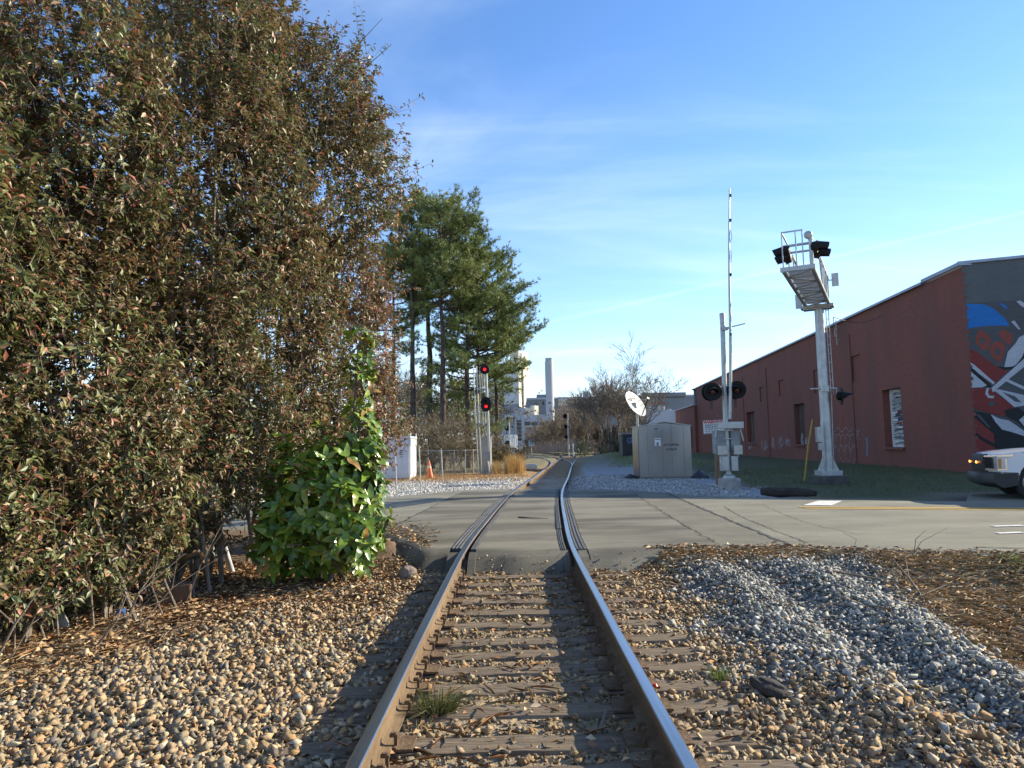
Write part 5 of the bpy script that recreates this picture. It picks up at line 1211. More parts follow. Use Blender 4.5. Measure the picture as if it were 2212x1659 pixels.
# warning sign on a wooden post
ws = at(1532, 1041, 25.0); M_post = mat('post_wood', (.16, .10, .055), (.24, .16, .09), scale=4, rough=.9, stretch=(3, 3, .5)); M_redp = mat('red_print', (.5, .03, .03)); M_prn = mat('dark_print', (.05, .05, .06))
sign = thing('warning_sign', 'white sign with red WARNING heading on a wooden post', 'sign', (at(1550, 1000, 25).x, 25, -.1))
tp = at(1548, 915, 25); mb = MB(); bp = at(1550, 1041, 25); mb.box((bp.x + .02, 25, (tp.z - .1) / 2), (.24 * .6, .1, tp.z + .1)); mb.build('post', M_post, sign)
a, b = at(1519, 908, 24.9), at(1566, 936, 24.9); sw = b.x - a.x; sc_ = Vector(((a.x + b.x) / 2, 24.92, (a.z + b.z) / 2)); Rs = Matrix.Rotation(radians(-1.5), 3, 'Y')
mb = MB(); mb.box(sc_, (sw, .012, a.z - b.z), Rs); pl = mb.build('panel', M_white, sign)
text_mesh('WARNING', .15, M_redp, 'lettering', pl, (sc_.x, 24.908, sc_.z + (a.z - b.z) * .36), (1, 0, .026), (-.026, 0, 1), bold=.006)
for k in range(5):      # small print, too fine to read
    mb = MB(); x_ = -sw * .42
    while x_ < sw * (.40 - .05 * (k % 2)):
        w_ = random.uniform(.03, .09); mb.box((sc_.x + x_ + w_ / 2, 24.906, sc_.z + .07 - .07 * k + x_ * .026), (w_, .004, .034 if k < 2 else .022)); x_ += w_ + .025
    mb.build('small_print', M_prn, pl)

# ------------------------------------------------------------------ cantilever signal
cbx, cby = 10.55, 24.0
cant = thing('cantilever_signal', 'tall silver cantilever signal with truss arm and walkway over the road', 'signal', (cbx, cby, -.1))
mb = MB(); mb.box((cbx, cby, .02), (.95, .95, .34)); mb.build('concrete_base', mat('dark_concrete', (.06, .055, .05), (.1, .09, .08), scale=4, rough=.95), cant, bevel=.03)
mb = MB(); mb.box((cbx, cby, .27), (.66, .66, .16)); mb.build('base_plate', M_alum, cant, bevel=.01)
mb = MB()
for k in range(4):
    an = pi / 4 + k * pi / 2; R_ = rotz(an); P = [R_ @ Vector(v) + Vector((cbx, cby, 0)) for v in ((.12, -.012, .35), (.36, -.012, .35), (.14, -.012, .85))]; mb.prism(P, R_ @ Vector((0, .024, 0)))
mb.build('gusset', M_alum, cant)
AZ = 6.02; px_, py_ = 10.62, 24.15
mb = MB(); mb.cyl((cbx, cby, .3), (px_, py_, AZ), .165, .15, 20); mb.build('pole', M_alum, cant, smooth=True)
f_ = Vector((-.466, -.885, 0)).normalized(); s_ = Vector((f_.y, -f_.x, 0)); s_ = Vector((-f_.y, f_.x, 0)) * -1    # s_ points to the road's left
if s_.x > 0: s_ = -s_
T0 = Vector((px_ + .1, py_ + .3, AZ)); AL = 6.25; HW = .37; TH = .95
def AP(l, w, h): return T0 + f_ * l + s_ * w + Vector((0, 0, h))
Ra = Matrix((tuple(Vector((f_.x, s_.x, 0))), tuple(Vector((f_.y, s_.y, 0))), (0, 0, 1)))
mb = MB(); mb.box(AP(.3, 0, -.07), (.5, 1.05, .1), Ra); mb.box(AP(.3, 0, -.14), (.36, .9, .06), Ra); mb.build('head_plate', M_alum, cant)
mb = MB(); mb.box(AP(-.1, .62, .25), (.05, .22, .5), Ra); mb.box(AP(.1, -.6, .85), (.05, .22, .45), Ra); mb.cyl(AP(.1, -.36, .85), AP(.1, -.6, .85), .02, .02, 6); mb.cyl(AP(-.1, .36, .25), AP(-.1, .6, .25), .02, .02, 6); mb.build('end_plate', M_alum, cant)
for w in (-HW, HW):
    mb = MB(); mb.cyl(AP(-.2, w, 0), AP(AL, w, 0), .062, .062, 10); mb.build('chord', M_alum, cant, smooth=True)
    mb = MB(); mb.cyl(AP(-.2, w * .98, TH), AP(AL * .62, w * .98, TH), .04, .04, 8); mb.build('chord', M_alum, cant, smooth=True)
nb_ = 7
for k in range(nb_):
    l0 = .2 + (AL - .3) * k / nb_; l1 = .2 + (AL - .3) * (k + 1) / nb_
    mb = MB(); mb.cyl(AP(l0, -HW, -.01), AP(l0, HW, -.01), .03, .03, 6); mb.cyl(AP(l0, -HW if k % 2 else HW, -.01), AP(l1, HW if k % 2 else -HW, -.01), .028, .028, 6); mb.build('brace', M_alum, cant)
    if l1 < AL * .66:
        for w in (-HW, HW):
            mb = MB(); mb.cyl(AP(l0, w, 0), AP(l0, w, TH), .024, .024, 6); mb.cyl(AP(l0, w, 0 if k % 2 else TH), AP(l1, w, TH if k % 2 else 0), .02, .02, 6); mb.build('brace', M_alum, cant)
mb = MB()     # grating walkway
for k in range(60): mb.box(AP(.2 + (AL - .35) * k / 59, 0, .085), (.012, 2 * HW - .08, .03), Ra)
for k in range(9): mb.box(AP(AL / 2 + .02, -HW + .06 + (2 * HW - .12) * k / 8, .105), (AL - .35, .01, .02), Ra)
mb.build('walkway_grating', M_galv, cant)
mb = MB(); mb.box(AP(AL, 0, .02), (.06, 2 * HW + .15, .12), Ra); mb.build('end_beam', M_alum, cant)
for (l0, w0) in ((AL - .05, HW), (AL - .05, 0.02), (AL - .05, -HW + .22), (AL - 1.5, HW)):     # end railing
    mb = MB(); mb.box(AP(l0, w0, .55), (.03, .03, 1.06), Ra); mb.build('railing_post', M_galv, cant)
mb = MB(); mb.box(AP(AL - .05, .10, 1.07), (.035, 2 * HW - .18, .035), Ra); mb.box(AP(AL - .78, HW, 1.07), (1.46, .035, .035), Ra); mb.box(AP(AL - .78, HW, .62), (1.46, .03, .03), Ra); mb.build('railing_rail', M_galv, cant)
mb = MB(); mb.box(AP(AL - .3, -HW + .03, .42), (.12, .1, .82), Ra); mb.lathe(AP(AL - .3, -HW + .03, .82), (0, 0, 1), [(0, .07), (.06, .07), (.07, .03)], 12); mb.build('lamp_post', M_alum, cant)
mb = MB(); mb.lathe(AP(AL - .25, -HW + .08, .96), (f_.x, f_.y, 0), [(-.09, .04), (-.07, .1), (0, .115), (.04, .1), (.06, .03)], 16); mb.build('bell', M_galv, cant, smooth=True)
mb = MB(); mb.cyl(AP(AL - .3, -HW, .74), AP(AL - .3, HW - .02, .74), .035, .035, 8); mb.cyl(AP(AL - .55, -HW, .60), AP(AL - .55, HW - .02, .60), .03, .03, 8); mb.build('light_bar', M_galv, cant)
for (l, w, h, sg) in ((AL - .3, HW - .02, .60, 1), (AL - .85, HW + .0, .52, 1), (AL - .3, -HW - .12, .62, -1), (AL - .85, -HW - .12, .56, -1)):
    flasher(cant, AP(l, w, h), tuple(s_ * sg + Vector((0, 0, -.08))), R=.175, hoodL=.30, cutb=.85)
# pole side light, control box, ladder, conduit
lp = at(1808, 856, 24.0)
mb = MB(); mb.cyl((cbx - .45, cby - .02, lp.z + .27), (lp.x, cby - .02, lp.z + .27), .03, .03, 8); mb.cyl((lp.x, cby, lp.z + .27), (lp.x, cby, lp.z), .03, .03, 8); mb.lathe((cbx + .04, cby, lp.z + .16), (0, 0, 1), [(0, .17), (.2, .17)], 16); mb.build('light_bracket', M_galv, cant)
flasher(cant, (lp.x + .12, cby - .05, lp.z), (1, -.25, -.03), R=.29, hoodL=.38)
bx_ = at(1769, 940, 23.85); mb = MB(); mb.box((bx_.x - .02, 23.8, bx_.z + .02), (.17, .2, .5)); mb.box((bx_.x + .02, 23.8, bx_.z - .38), (.14, .16, .24)); mb.build('control_box', M_galv, cant, bevel=.01)
mb = MB(); mb.cyl((cbx - .2, cby - .12, .3), (cbx - .19, cby - .1, 2.0), .025, .025, 6); mb.build('conduit', M_galv, cant)
for w in (0, .09):
    mb = MB(); mb.cyl((cbx + .26 + w, cby + .05, 2.9), (px_ + .25 + w, py_ + .05, AZ + .9), .016, .016, 6); mb.build('ladder_rail', M_galv, cant)
mb = MB()
for k in range(13): mb.cyl((cbx + .26, cby + .05, 3.1 + k * .3), (cbx + .36, cby + .05, 3.1 + k * .3), .012, .012, 5)
mb.build('ladder_rung', M_galv, cant)
mb = MB(); mb.cyl((cbx + .2, cby + .05, .4), (cbx + .27, cby + .05, 2.9), .02, .02, 6); mb.build('conduit', M_galv, cant)
wa = Rw @ PS(*side_hit(1905, 683), -.05) + CW; pa = at(1800, 685, 24.1); mb = MB(); pts = [pa.lerp(wa, k / 10) - Vector((0, 0, .25 * sin(pi * k / 10))) for k in range(11)]; mb.tube(pts, .013, 5); mb.tube([pa, pa + Vector((.0, .0, -.4)), pa + Vector((-.08, 0, -.55))], .012, 5)
setp(mb.build('service_cable', M_cable, recenter=True), 'thin black cable strung from the cantilever pole to the warehouse roof', 'cable')
# antenna bracket on the warehouse side
ma, mz = side_hit(1819, 745); mtz = side_hit(1819, 690)[1]
mb = MB(); mb.cyl(PS(ma, mz, -.25), PS(ma, mtz, -.25), .025, .025, 6); mb.cyl(PS(ma + .25, mz + .5, -.25), PS(ma + .3, mtz + .15, -.25), .015, .015, 5)
for z_ in (mz + .3, mz + .9): mb.cyl(PS(ma, z_, -.25), PS(ma, z_, 0), .015, .015, 5)
mb.build('antenna_mast', M_galv, wh)
# yellow guy guard, dark timber at the verge
M_yplast = mat('yellow_plastic', (.45, .28, .03), (.36, .22, .03), scale=4, rough=.6)
a, b = at(1737, 1030, 25.2), at(1755, 905, 25.2); a.z = -.05; mb = MB(); mb.tube([a, a.lerp(b, .5) + Vector((-.03, 0, 0)), b], .028, 8)
setp(mb.build('guy_guard', M_yplast, smooth=True, recenter=True), 'slim yellow plastic guy wire guard leaning by the warehouse', 'guy guard')
M_timb = mat('dark_timber', (.025, .02, .018), (.05, .04, .033), scale=6, rough=.95, bump=.6, bscale=20)
a = gnd(1645, 1068, .0); b = gnd(1765, 1070, .0); mb = MB(); d_ = (b - a); rr = random.Random(3); mb.tube([a + d_ * (k / 6) + Vector((0, rr.gauss(0, .03), .06 + rr.gauss(0, .015))) for k in range(7)], [.10, .13, .14, .13, .12, .11, .07], 8)
setp(mb.build('timber', M_timb, smooth=True, recenter=True), 'old dark timber lying along the far road edge below the cantilever', 'timber')
# ------------------------------------------------------------------ signal hut
BY = 28.75; a = at(1382, 1031, BY); b = at(1496, 1031, BY); ea = at(1382, 921, BY).z; rz_ = at(1440, 912, BY).z; gz = -.08
M_hut = mat('hut_metal', (.25, .258, .27), (.2, .206, .216), scale=1.2, rough=.30, metal=1.0, stretch=(1, 1, .4), bump=.04, bscale=5)
M_hutd = mat('hut_trim', (.25, .235, .21), rough=.5, metal=.4)
hut = thing('signal_hut', 'metal signal hut with low gabled roof lettered CP CAPITAL', 'signal hut', ((a.x + b.x) / 2, BY, gz))
hw = b.x - a.x; hd = 1.5; cxh = (a.x + b.x) / 2
mb = MB(); mb.prism([(a.x + .02, BY + .02, gz + .1), (b.x - .02, BY + .02, gz + .1), (b.x - .02, BY + .02, ea - .02), (cxh, BY + .02, rz_ - .03), (a.x + .02, BY + .02, ea - .02)], (0, hd, 0)); mb.build('shell', M_hut, hut)
fr = [0, .17, .46, .63, .86, 1.0]       # vertical front panels, second one is the door
for i in range(5):
    x0 = a.x + hw * fr[i] + .006; x1 = a.x + hw * fr[i + 1] - .006; top = lambda x: ea + (rz_ - ea) * (1 - abs(x - cxh) / (hw / 2)) - .05
    if i == 1:
        zt = ea - .28; mb = MB(); mb.prism([(x0, BY + .018, zt + .012), (x1, BY + .018, zt + .012), (x1, BY + .018, top(x1)), (x0, BY + .018, top(x0))], (0, -.02, 0)); mb.build('panel', M_hut, hut)
        mb = MB(); mb.box(((x0 + x1) / 2, BY + .004, (gz + .2 + zt) / 2), (x1 - x0 - .01, .03, zt - gz - .22)); door = mb.build('door', M_hut, hut)
        mb = MB(); mb.box((x0 + .1, BY - .03, 1.0), (.04, .05, .14)); mb.build('handle', M_hutd, door)
        mb = MB(); mb.box(((x0 + x1) / 2 + .1, BY - .014, 1.42), (.24, .006, .32)); sg_ = mb.build('notice', M_white, door)
        mb = MB(); mb.box(((x0 + x1) / 2 + .1, BY - .019, 1.53), (.20, .004, .03)); mb.box(((x0 + x1) / 2 + .1, BY - .019, 1.36), (.08, .004, .08)); mb.box(((x0 + x1) / 2 + .1, BY - .019, 1.285), (.16, .004, .025)); mb.build('print', MATS['dark_print'], sg_)
        mb = MB(); mb.box(((x0 + x1) / 2 + .06, BY - .006, ea - .12), (.11, .01, .06)); mb.build('badge', mat('purple_badge', (.10, .08, .16)), hut)
    else:
        mb = MB(); P = [(x0, BY + .018, gz + .1), (x1, BY + .018, gz + .1), (x1, BY + .018, top(x1))]
        if x0 < cxh < x1: P.append((cxh, BY + .018, rz_ - .05))
        P.append((x0, BY + .018, top(x0))); mb.prism(P, (0, -.02, 0)); mb.build('panel', M_hut, hut)
mb = MB()
for sg in (-1, 1):
    e = Vector((cxh + sg * (hw / 2 + .03), BY - .04, ea - .02)); rdg = Vector((cxh, BY - .04, rz_)); mb.prism([e, rdg, rdg + Vector((0, 0, .035)), e + Vector((0, 0, .035))], (0, hd + .14, 0))
mb.build('roof', M_hut, hut)
mb = MB(); mb.box((cxh, BY + hd / 2 + .02, gz + .05), (hw - .1, hd - .1, .12)); mb.build('skid', M_hutd, hut)
for k in range(3):
    mb = MB(); mb.box((a.x - .004, BY + .28 + k * .45, (gz + ea) / 2), (.02, .43, ea - gz - .3)); mb.build('panel', M_hut, hut)
text_mesh('CP CAPITAL', .115, MATS['dark_print'], 'lettering', hut, (a.x + hw * .62, BY - .02, at(1447, 961, BY).z), (1, 0, 0), (0, 0, 1), bold=.004)
text_mesh('S-156.14', .115, MATS['dark_print'], 'lettering', hut, (a.x + hw * .62, BY - .02, at(1447, 970.5, BY).z), (1, 0, 0), (0, 0, 1), bold=.004)
# black bagged cables heaped either side of the hut
M_blk = mat('black_plastic', (.012, .012, .013), (.03, .03, .03), scale=6, rough=.45, bump=.5, bscale=9)
def heap(label, c, rx, ry, h, seed):
    r = np.random.RandomState(seed); n = 18; vs_, fs_ = [], []; m = 7
    for i in range(m):
        u = i / (m - 1)
        for k in range(n):
            an = 2 * pi * k / n; rad = (1 - u ** 1.7) + .02; j = 1 + .35 * (fbm(cos(an) * 2 + seed, sin(an) * 2 + u * 3, 3) - .45); vs_.append((c[0] + cos(an) * rx * rad * j, c[1] + sin(an) * ry * rad * j, c[2] - .05 + h * u * (.8 + .4 * j - .4)))
    for i in range(m - 1):
        for k in range(n): fs_.append((i * n + k, i * n + (k + 1) % n, (i + 1) * n + (k + 1) % n, (i + 1) * n + k))
    fs_.append(tuple(range((m - 1) * n, m * n))); mb = MB(); mb.add(vs_, fs_); setp(mb.build('cable_heap', M_blk, smooth=True, recenter=True), label, 'cable heap')
p = at(1512, 1018, 28.9); heap('black plastic heap lying against the hut on the side of the crossing gate', (p.x, 28.9, gz), .42, .5, .5, 1)
p = at(1362, 1020, 29.4); heap('black plastic heap beside the satellite dish post', (p.x, 29.4, gz), .40, .4, .34, 2)

# ------------------------------------------------------------------ satellite dish
dn = Vector((.65, -.58, .49)).normalized(); dc = at(1373.5, 872, 29.4)
pb = at(1382, 1028, 29.6)
dish = thing('satellite_dish', 'white satellite dish lettered verizon on a tall galvanised post', 'satellite dish', (pb.x, 29.6, -.1))
mb = MB(); n = 32; a_ = dn.orthogonal().normalized(); b_ = dn.cross(a_); vs_, fs_ = [], []; prof = [(0.02, -.10), (.15, -.098), (.3, -.078), (.45, -.043), (.58, 0.0), (.6, .004), (.6, -.012), (.45, -.06), (.3, -.095), (.15, -.115), (.02, -.118)]
for (r_, h) in prof:
    for k in range(n): an = 2 * pi * k / n; vs_.append(dc + (a_ * cos(an) + b_ * sin(an)) * r_ + dn * h)
for i in range(len(prof) - 1):
    for k in range(n): fs_.append((i * n + k, i * n + (k + 1) % n, (i + 1) * n + (k + 1) % n, (i + 1) * n + k))
fs_ += [tuple(range(n)), tuple(range((len(prof) - 1) * n, len(prof) * n))]
mb.add(vs_, fs_); refl = mb.build('reflector', mat('dish_white', (.50, .495, .47), (.46, .455, .43), scale=3, rough=.6), dish, smooth=True)
ptop = Vector((pb.x - .02, 29.6, dc.z - .25)); mb = MB(); mb.cyl((pb.x, 29.6, -.15), ptop, .05, .05, 12); mb.build('post', M_galv, dish, smooth=True)
mb = MB(); mb.cyl(ptop, dc - dn * .12, .07, .09, 10); mb.box(dc - dn * .17, (.25, .25, .25)); mb.build('mount', M_galv, dish)
dnv = (Vector((0, 0, -1)) + dn * dn.z).normalized(); low = dc + dnv * .56; feed = dc + dn * .62 + dnv * .12
mb = MB(); mb.cyl(low, feed, .02, .018, 8); mb.build('feed_arm', M_black, dish)
mb = MB(); mb.cyl(feed - dn * -.0, feed - dn * .14, .05, .03, 10); mb.build('feed_horn', M_galv, dish)
ri = (Vector((1, 0, 0)) - dn * dn.x).normalized(); ri = Vector((0, 0, 1)).cross(dn); ri = ri.normalized() * (1 if ri.x > 0 else -1); upv = dn.cross(ri).normalized(); upv = upv if upv.z > 0 else -upv
if ri.cross(upv).dot(dn) < 0: ri = -ri
mb = MB(); mb.cyl(dc + dn * -.02 + ri * -.55 - upv * .02, feed, .008, .008, 5); mb.cyl(dc + dn * -.02 + ri * .55 - upv * .02, feed, .008, .008, 5); mb.build('stay', M_galv, dish)
text_mesh('verizon', .17, MATS['dark_print'], 'lettering', refl, dc + upv * .25 + dn * .01 - ri * .08, ri, upv, bold=.008)

# ------------------------------------------------------------------ dumpster, far objects on the right
dY = 52; a = at(1345, 972, dY); b = at(1393, 972, dY); dz0 = float(gheight(a.x, dY)) + .45; dzt = at(1360, 936, dY).z
M_dump = mat('dumpster_paint', (.02, .02, .024), (.04, .035, .035), scale=2, rough=.6)
dmp = thing('dumpster', 'black steel dumpster with blue spray painted scrawl', 'dumpster', ((a.x + b.x) / 2, dY, dz0))
mb = MB(); mb.box(((a.x + b.x) / 2, dY + .8, (dz0 + dzt) / 2 - .1), (b.x - a.x, 1.6, dzt - dz0 + .1)); mb.build('body', M_dump, dmp, bevel=.03)
mb = MB(); mb.box(((a.x + b.x) / 2, dY + .8, dzt - .02), (b.x - a.x + .1, 1.7, .09)); mb.build('rim', mat('dump_rim', (.22, .22, .25), rough=.5), dmp)
PD = lambda u, z, o: Vector((u, dY - o, z))
for i, L in enumerate([[(1359 + 4 * cos(t), 951 + 5 * sin(t)) for t in np.linspace(0, 6.5, 16)], [(1366 + 3 * cos(t), 949 + 4 * sin(t)) for t in np.linspace(1, 6, 14)], [(1370, 944), (1370, 953)], [(1376, 943), (1370, 949), (1377, 955)], [(1357, 957), (1366, 956), (1377, 960)]]):
    pts = [(at(x, y, dY).x, at(x, y, dY).z) for x, y in L]; wall_stroke('graffiti', pts, .07, mat('dump_spray', (.10, .17, .34)), x=.012 + .002 * i, parent=dmp, P=PD)

# ------------------------------------------------------------------ left of the track: cabinets, mast, fence, cone, stakes
LY = 32.4; a = at(820, 1034, LY); b = at(886, 1034, LY); zt = at(886, 946, LY).z; gz = float(gheight(b.x, LY))
M_cab = mat('cabinet_white', (.56, .57, .60), (.48, .49, .52), scale=2, rough=.5)
cab = thing('equipment_cabinet', 'large white trackside equipment cabinet partly hidden by the reddish shrub', 'cabinet', ((a.x + b.x) / 2, LY, gz))
dp = 2.0
mb = MB(); mb.box(((a.x + b.x) / 2, LY + dp / 2, (gz + zt) / 2 + .03), (b.x - a.x, dp, zt - gz - .1)); mb.build('body', M_cab, cab, bevel=.02)
mb = MB(); mb.box(((a.x + b.x) / 2, LY + dp / 2, zt + .03), (b.x - a.x + .1, dp + .1, .09)); mb.build('roof', M_cab, cab, bevel=.02)
mb = MB(); mb.box(((a.x + b.x) / 2, LY + dp / 2, gz + .05), (b.x - a.x - .08, dp - .08, .14)); mb.build('plinth', M_conc, cab)
mb = MB(); mb.box(((a.x + b.x) / 2, LY - .012, (gz + zt) / 2 + .05), (b.x - a.x - .12, .03, zt - gz - .34)); dr = mb.build('door', M_cab, cab, bevel=.008)
mb = MB(); mb.box((b.x - .2, LY - .035, zt - .25), (.06, .012, .06)); mb.build('red_tag', mat('red_tag', (.45, .06, .03)), dr)
mb = MB()
for k in range(6): mb.box((b.x - .78 + .05 * (k % 3), LY - .034, gz + .45 + .13 * (k // 3)), (.028, .012, .10))
mb.build('vent', M_hutd, dr)
for k in range(4):
    mb = MB(); mb.box((b.x - .38, LY - .034, zt - .55 - .1 * k), (.16 - .03 * (k % 2), .01, .025)); mb.build('small_print', MATS['dark_print'], dr)
mb = MB(); mb.box((b.x + .012, LY + .9, zt - .75), (.012, .35, .42)); mb.build('label_plate', M_white, cab)
mb = MB(); mb.box((b.x + .014, LY + dp / 2, (gz + zt) / 2 + .05), (.025, dp - .14, zt - gz - .34)); mb.build('door', M_cab, cab, bevel=.008)
for yy in (.04, dp - .1):
    mb = MB(); mb.cyl((b.x + .03, LY + yy, zt - .35), (b.x + .02, LY + yy, zt + .22), .03, .03, 8); mb.build('handrail', M_white, cab)
# traffic cone
c = at(929, 1030, 33.6); M_or = mat('cone_orange', (.55, .12, .025), (.42, .10, .03), scale=6, rough=.6); gz = float(gheight(c.x, 33.6))
cone = thing('traffic_cone', 'weathered orange traffic cone in front of the chain link fence', 'traffic cone', (c.x, 33.6, gz))
mb = MB(); mb.lathe((c.x, 33.6, gz + .03), (-.06, 0, 1), [(0, .17), (.1, .145), (.8, .035), (.82, .02)], 16); mb.build('body', M_or, cone, smooth=True, sharp=30)
mb = MB(); mb.box((c.x, 33.6, gz + .02), (.42, .42, .04)); mb.build('base', M_or, cone, bevel=.01)
mb = MB(); mb.lathe((c.x - .027, 33.6, gz + .47), (-.06, 0, 1), [(0, .094), (.12, .077)], 16); mb.build('band', mat('cone_band', (.6, .42, .3)), cone)
# stakes in the pale gravel
for (px, py0, py1, lab_) in ((857, 1062, 970, 'thin grey marker stake nearest the glossy green bush'), (909, 1059, 962, 'thin dark marker stake standing in front of the white cabinet'), (957, 1042, 969, 'pale marker stake beside the orange cone')):
    p = gnd(px, py0, -.05); t_ = at(px - 4, py1, p.y); mb = MB(); mb.cyl((p.x, p.y, -.15), t_, .024, .022, 6); mb.box(t_ - Vector((0, 0, .05)), (.05, .02, .1))
    setp(mb.build('marker_stake', M_galv, recenter=True), lab_, 'stake')
# signal mast
MY = 36.4; mbp = at(1059, 1023, MY); mtp = at(1050, 800, MY); gz = float(gheight(mbp.x, MY))
M_redon = mat('signal_red_lit', (.5, .01, .01), emit=(1.0, .008, .015), estr=1.6)
ms = thing('signal_mast', 'railway signal mast with ladder, platforms and two red lights lit', 'signal', (mbp.x, MY, gz))
lean = (mtp.x - mbp.x) / (mtp.z - gz)
def mx_(z): return mbp.x + lean * (z - gz)
mb = MB(); mb.cyl((mx_(gz - .05), MY, gz - .05), (mx_(mtp.z + .1), MY, mtp.z + .1), .075, .06, 12); mb.build('mast', M_alum, ms, smooth=True)
mb = MB(); mb.box((mbp.x, MY, gz + .06), (.4, .4, .16)); mb.build('base', M_conc, ms)
for (px, py, kind) in ((1047, 798, 1), (1049.5, 873, 2)):
    c = at(px, py, MY - .3); mb = MB()
    if kind == 1: mb.lathe(c, (0, -1, 0), [(-.2, .12), (-.03, .16), (-.03, .24), (0, .25), (.02, .24), (.02, .02)], 24)
    else:
        n = 28; P = []
        for k in range(n):
            an = 2 * pi * k / n; P.append(Vector((c.x + .25 * cos(an), c.y, c.z + .25 * sin(an) + (.13 if sin(an) > 0 else -.13))))
        mb.prism(P, (0, .05, 0)); mb.box(c + Vector((0, .12, 0)), (.26, .18, .5))
    sh = mb.build('signal_head', M_black, ms, smooth=(kind == 1), sharp=30)
    lc = c + Vector((0, -.03, 0 if kind == 1 else -.06))
    if kind == 2: lc = at(1050, 878, MY - .33)
    mb = MB(); mb.lathe(lc, (0, -1, 0), [(0, .07), (.012, .065), (.02, .03)], 16); mb.build('lens', M_redon, sh, smooth=True)
    if kind == 2: mb = MB(); mb.lathe(lc + Vector((0, 0, .25)), (0, -1, 0), [(0, .085), (.012, .08), (.02, .03)], 16); mb.build('lens', M_black, sh)
    for zz_ in ((lc.z,) if kind == 1 else (lc.z, lc.z + .25)):
        vs_, fs_ = [], []; 
        for k in range(13):
            an = radians(-10 + 200 * k / 12); e = Vector((cos(an), 0, sin(an))); ln = .12 + .16 * max(0, sin(an)); q = Vector((lc.x, lc.y, zz_)); vs_ += [q + e * .10, q + e * .095 + Vector((0, -ln, 0))]
        fs_ = [(2 * k, 2 * k + 1, 2 * k + 3, 2 * k + 2) for k in range(12)]; mb = MB(); mb.add(vs_, fs_); mb.build('hood', M_black, sh, smooth=True)
    mb = MB(); mb.cyl(c + Vector((0, .1, 0)), (mx_(c.z), MY, c.z), .04, .04, 8); mb.build('bracket', M_galv, sh)
    zp = c.z - (.98 if kind == 1 else .95)       # platform with cage rails
    x0 = at(1028, py, MY).x + .04; x1 = mx_(zp) - .02
    mb = MB(); mb.box(((x0 + x1) / 2, MY + .05, zp), (x1 - x0, .5, .05)); pf = mb.build('platform', M_galv, ms)
    mb = MB(); mb.cyl((x0, MY - .15, zp - .02), (x1, MY - .1, zp - .24), .02, .02, 6); mb.build('strut', M_galv, pf)
    for q in range(4):
        xx = x0 + .06 + (x1 - x0 - .16) * q / 3; mb = MB(); mb.cyl((xx, MY - .18, zp), (xx - .02, MY - .18, zp + .92 - .06 * (q > 1)), .017, .017, 6); mb.build('railing_post', M_galv, pf)
    mb = MB()
    for h_ in (.5, .9): mb.cyl((x0 + .04, MY - .18, zp + h_), (x1 - .1, MY - .18, zp + h_ - .03), .016, .016, 6)
    mb.build('railing_rail', M_galv, pf)
la, lb = at(1034, 1022, MY - .15), at(1023, 790, MY - .15)
for w in (0, .16):
    mb = MB(); mb.cyl((la.x + w - .02, MY + .05, gz - .02), (lb.x + w - .02, MY + .05, lb.z), .027, .027, 6); mb.build('ladder_rail', M_galv, ms)
nr = 17
for k in range(nr):
    u = (k + .5) / nr; x_ = la.x + (lb.x - la.x) * u; z_ = gz + (lb.z - gz) * u; mb = MB(); mb.cyl((x_ - .02, MY + .05, z_), (x_ + .14, MY + .05, z_), .014, .014, 5); mb.build('ladder_rung', M_galv, ms)
c = at(1053, 985, MY - .25); mb = MB(); mb.box(c, (.30, .18, .46)); mb.build('junction_box', M_gmech, ms, bevel=.01)
mb = MB(); mb.tube([c + Vector((.0, .05, -.2)), c + Vector((.06, .1, -.5)), (mbp.x - .02, MY - .12, gz)], .035, 8); mb.build('conduit', M_white, ms)
# beige relay cabinet
CY = 35.4; a = at(1038, 1022, CY); b = at(1055, 1022, CY); zt = at(1046, 947, CY).z; gz = float(gheight(a.x, CY)); M_beige = mat('cabinet_beige', (.36, .33, .28), (.29, .265, .225), scale=2, rough=.55, metal=.2)
rc = thing('relay_cabinet', 'tall beige relay cabinet standing behind the signal mast', 'cabinet', ((a.x + b.x) / 2, MY + .9, gz))
mb = MB(); mb.box(((a.x + b.x) / 2, MY + .9, (gz + zt) / 2 + .05), (b.x - a.x + .22, .8, zt - gz)); mb.build('body', M_beige, rc, bevel=.02)
mb = MB(); mb.box(((a.x + b.x) / 2, MY + .9, zt + .08), (b.x - a.x + .28, .88, .07)); mb.build('roof', M_beige, rc)
mb = MB(); mb.box(((a.x + b.x) / 2 - .03, MY + .49, (gz + zt) / 2 + .05), (b.x - a.x + .06, .03, zt - gz - .25)); mb.build('door', M_beige, rc, bevel=.006)
mb = MB(); mb.box((b.x + .118, MY + .9, zt - .35), (.012, .3, .3)); mb.box((b.x + .118, MY + .9, gz + .5), (.012, .16, .3)); mb.build('vent', M_white, rc)
# switch machine
c = gnd(1147, 1016, -.05); gz = float(gheight(c.x, c.y)); sm = thing('switch_machine', 'grey switch machine box beside the far track', 'switch machine', (c.x, c.y, gz))
mb = MB(); mb.box((c.x, c.y, gz + .2), (.75, .5, .28)); mb.build('case', M_galv, sm, bevel=.05); mb = MB(); mb.box((c.x, c.y, gz + .35), (.55, .42, .08)); mb.build('lid', M_alum, sm, bevel=.03)
mb = MB(); mb.box((c.x + .1, c.y, gz + .03), (1.1, .9, .09)); mb.cyl((c.x + .3, c.y, gz + .08), (float(tc_x(c.y)) - .6, c.y, gz + .08), .02, .02, 6); mb.build('base', M_tie, sm)
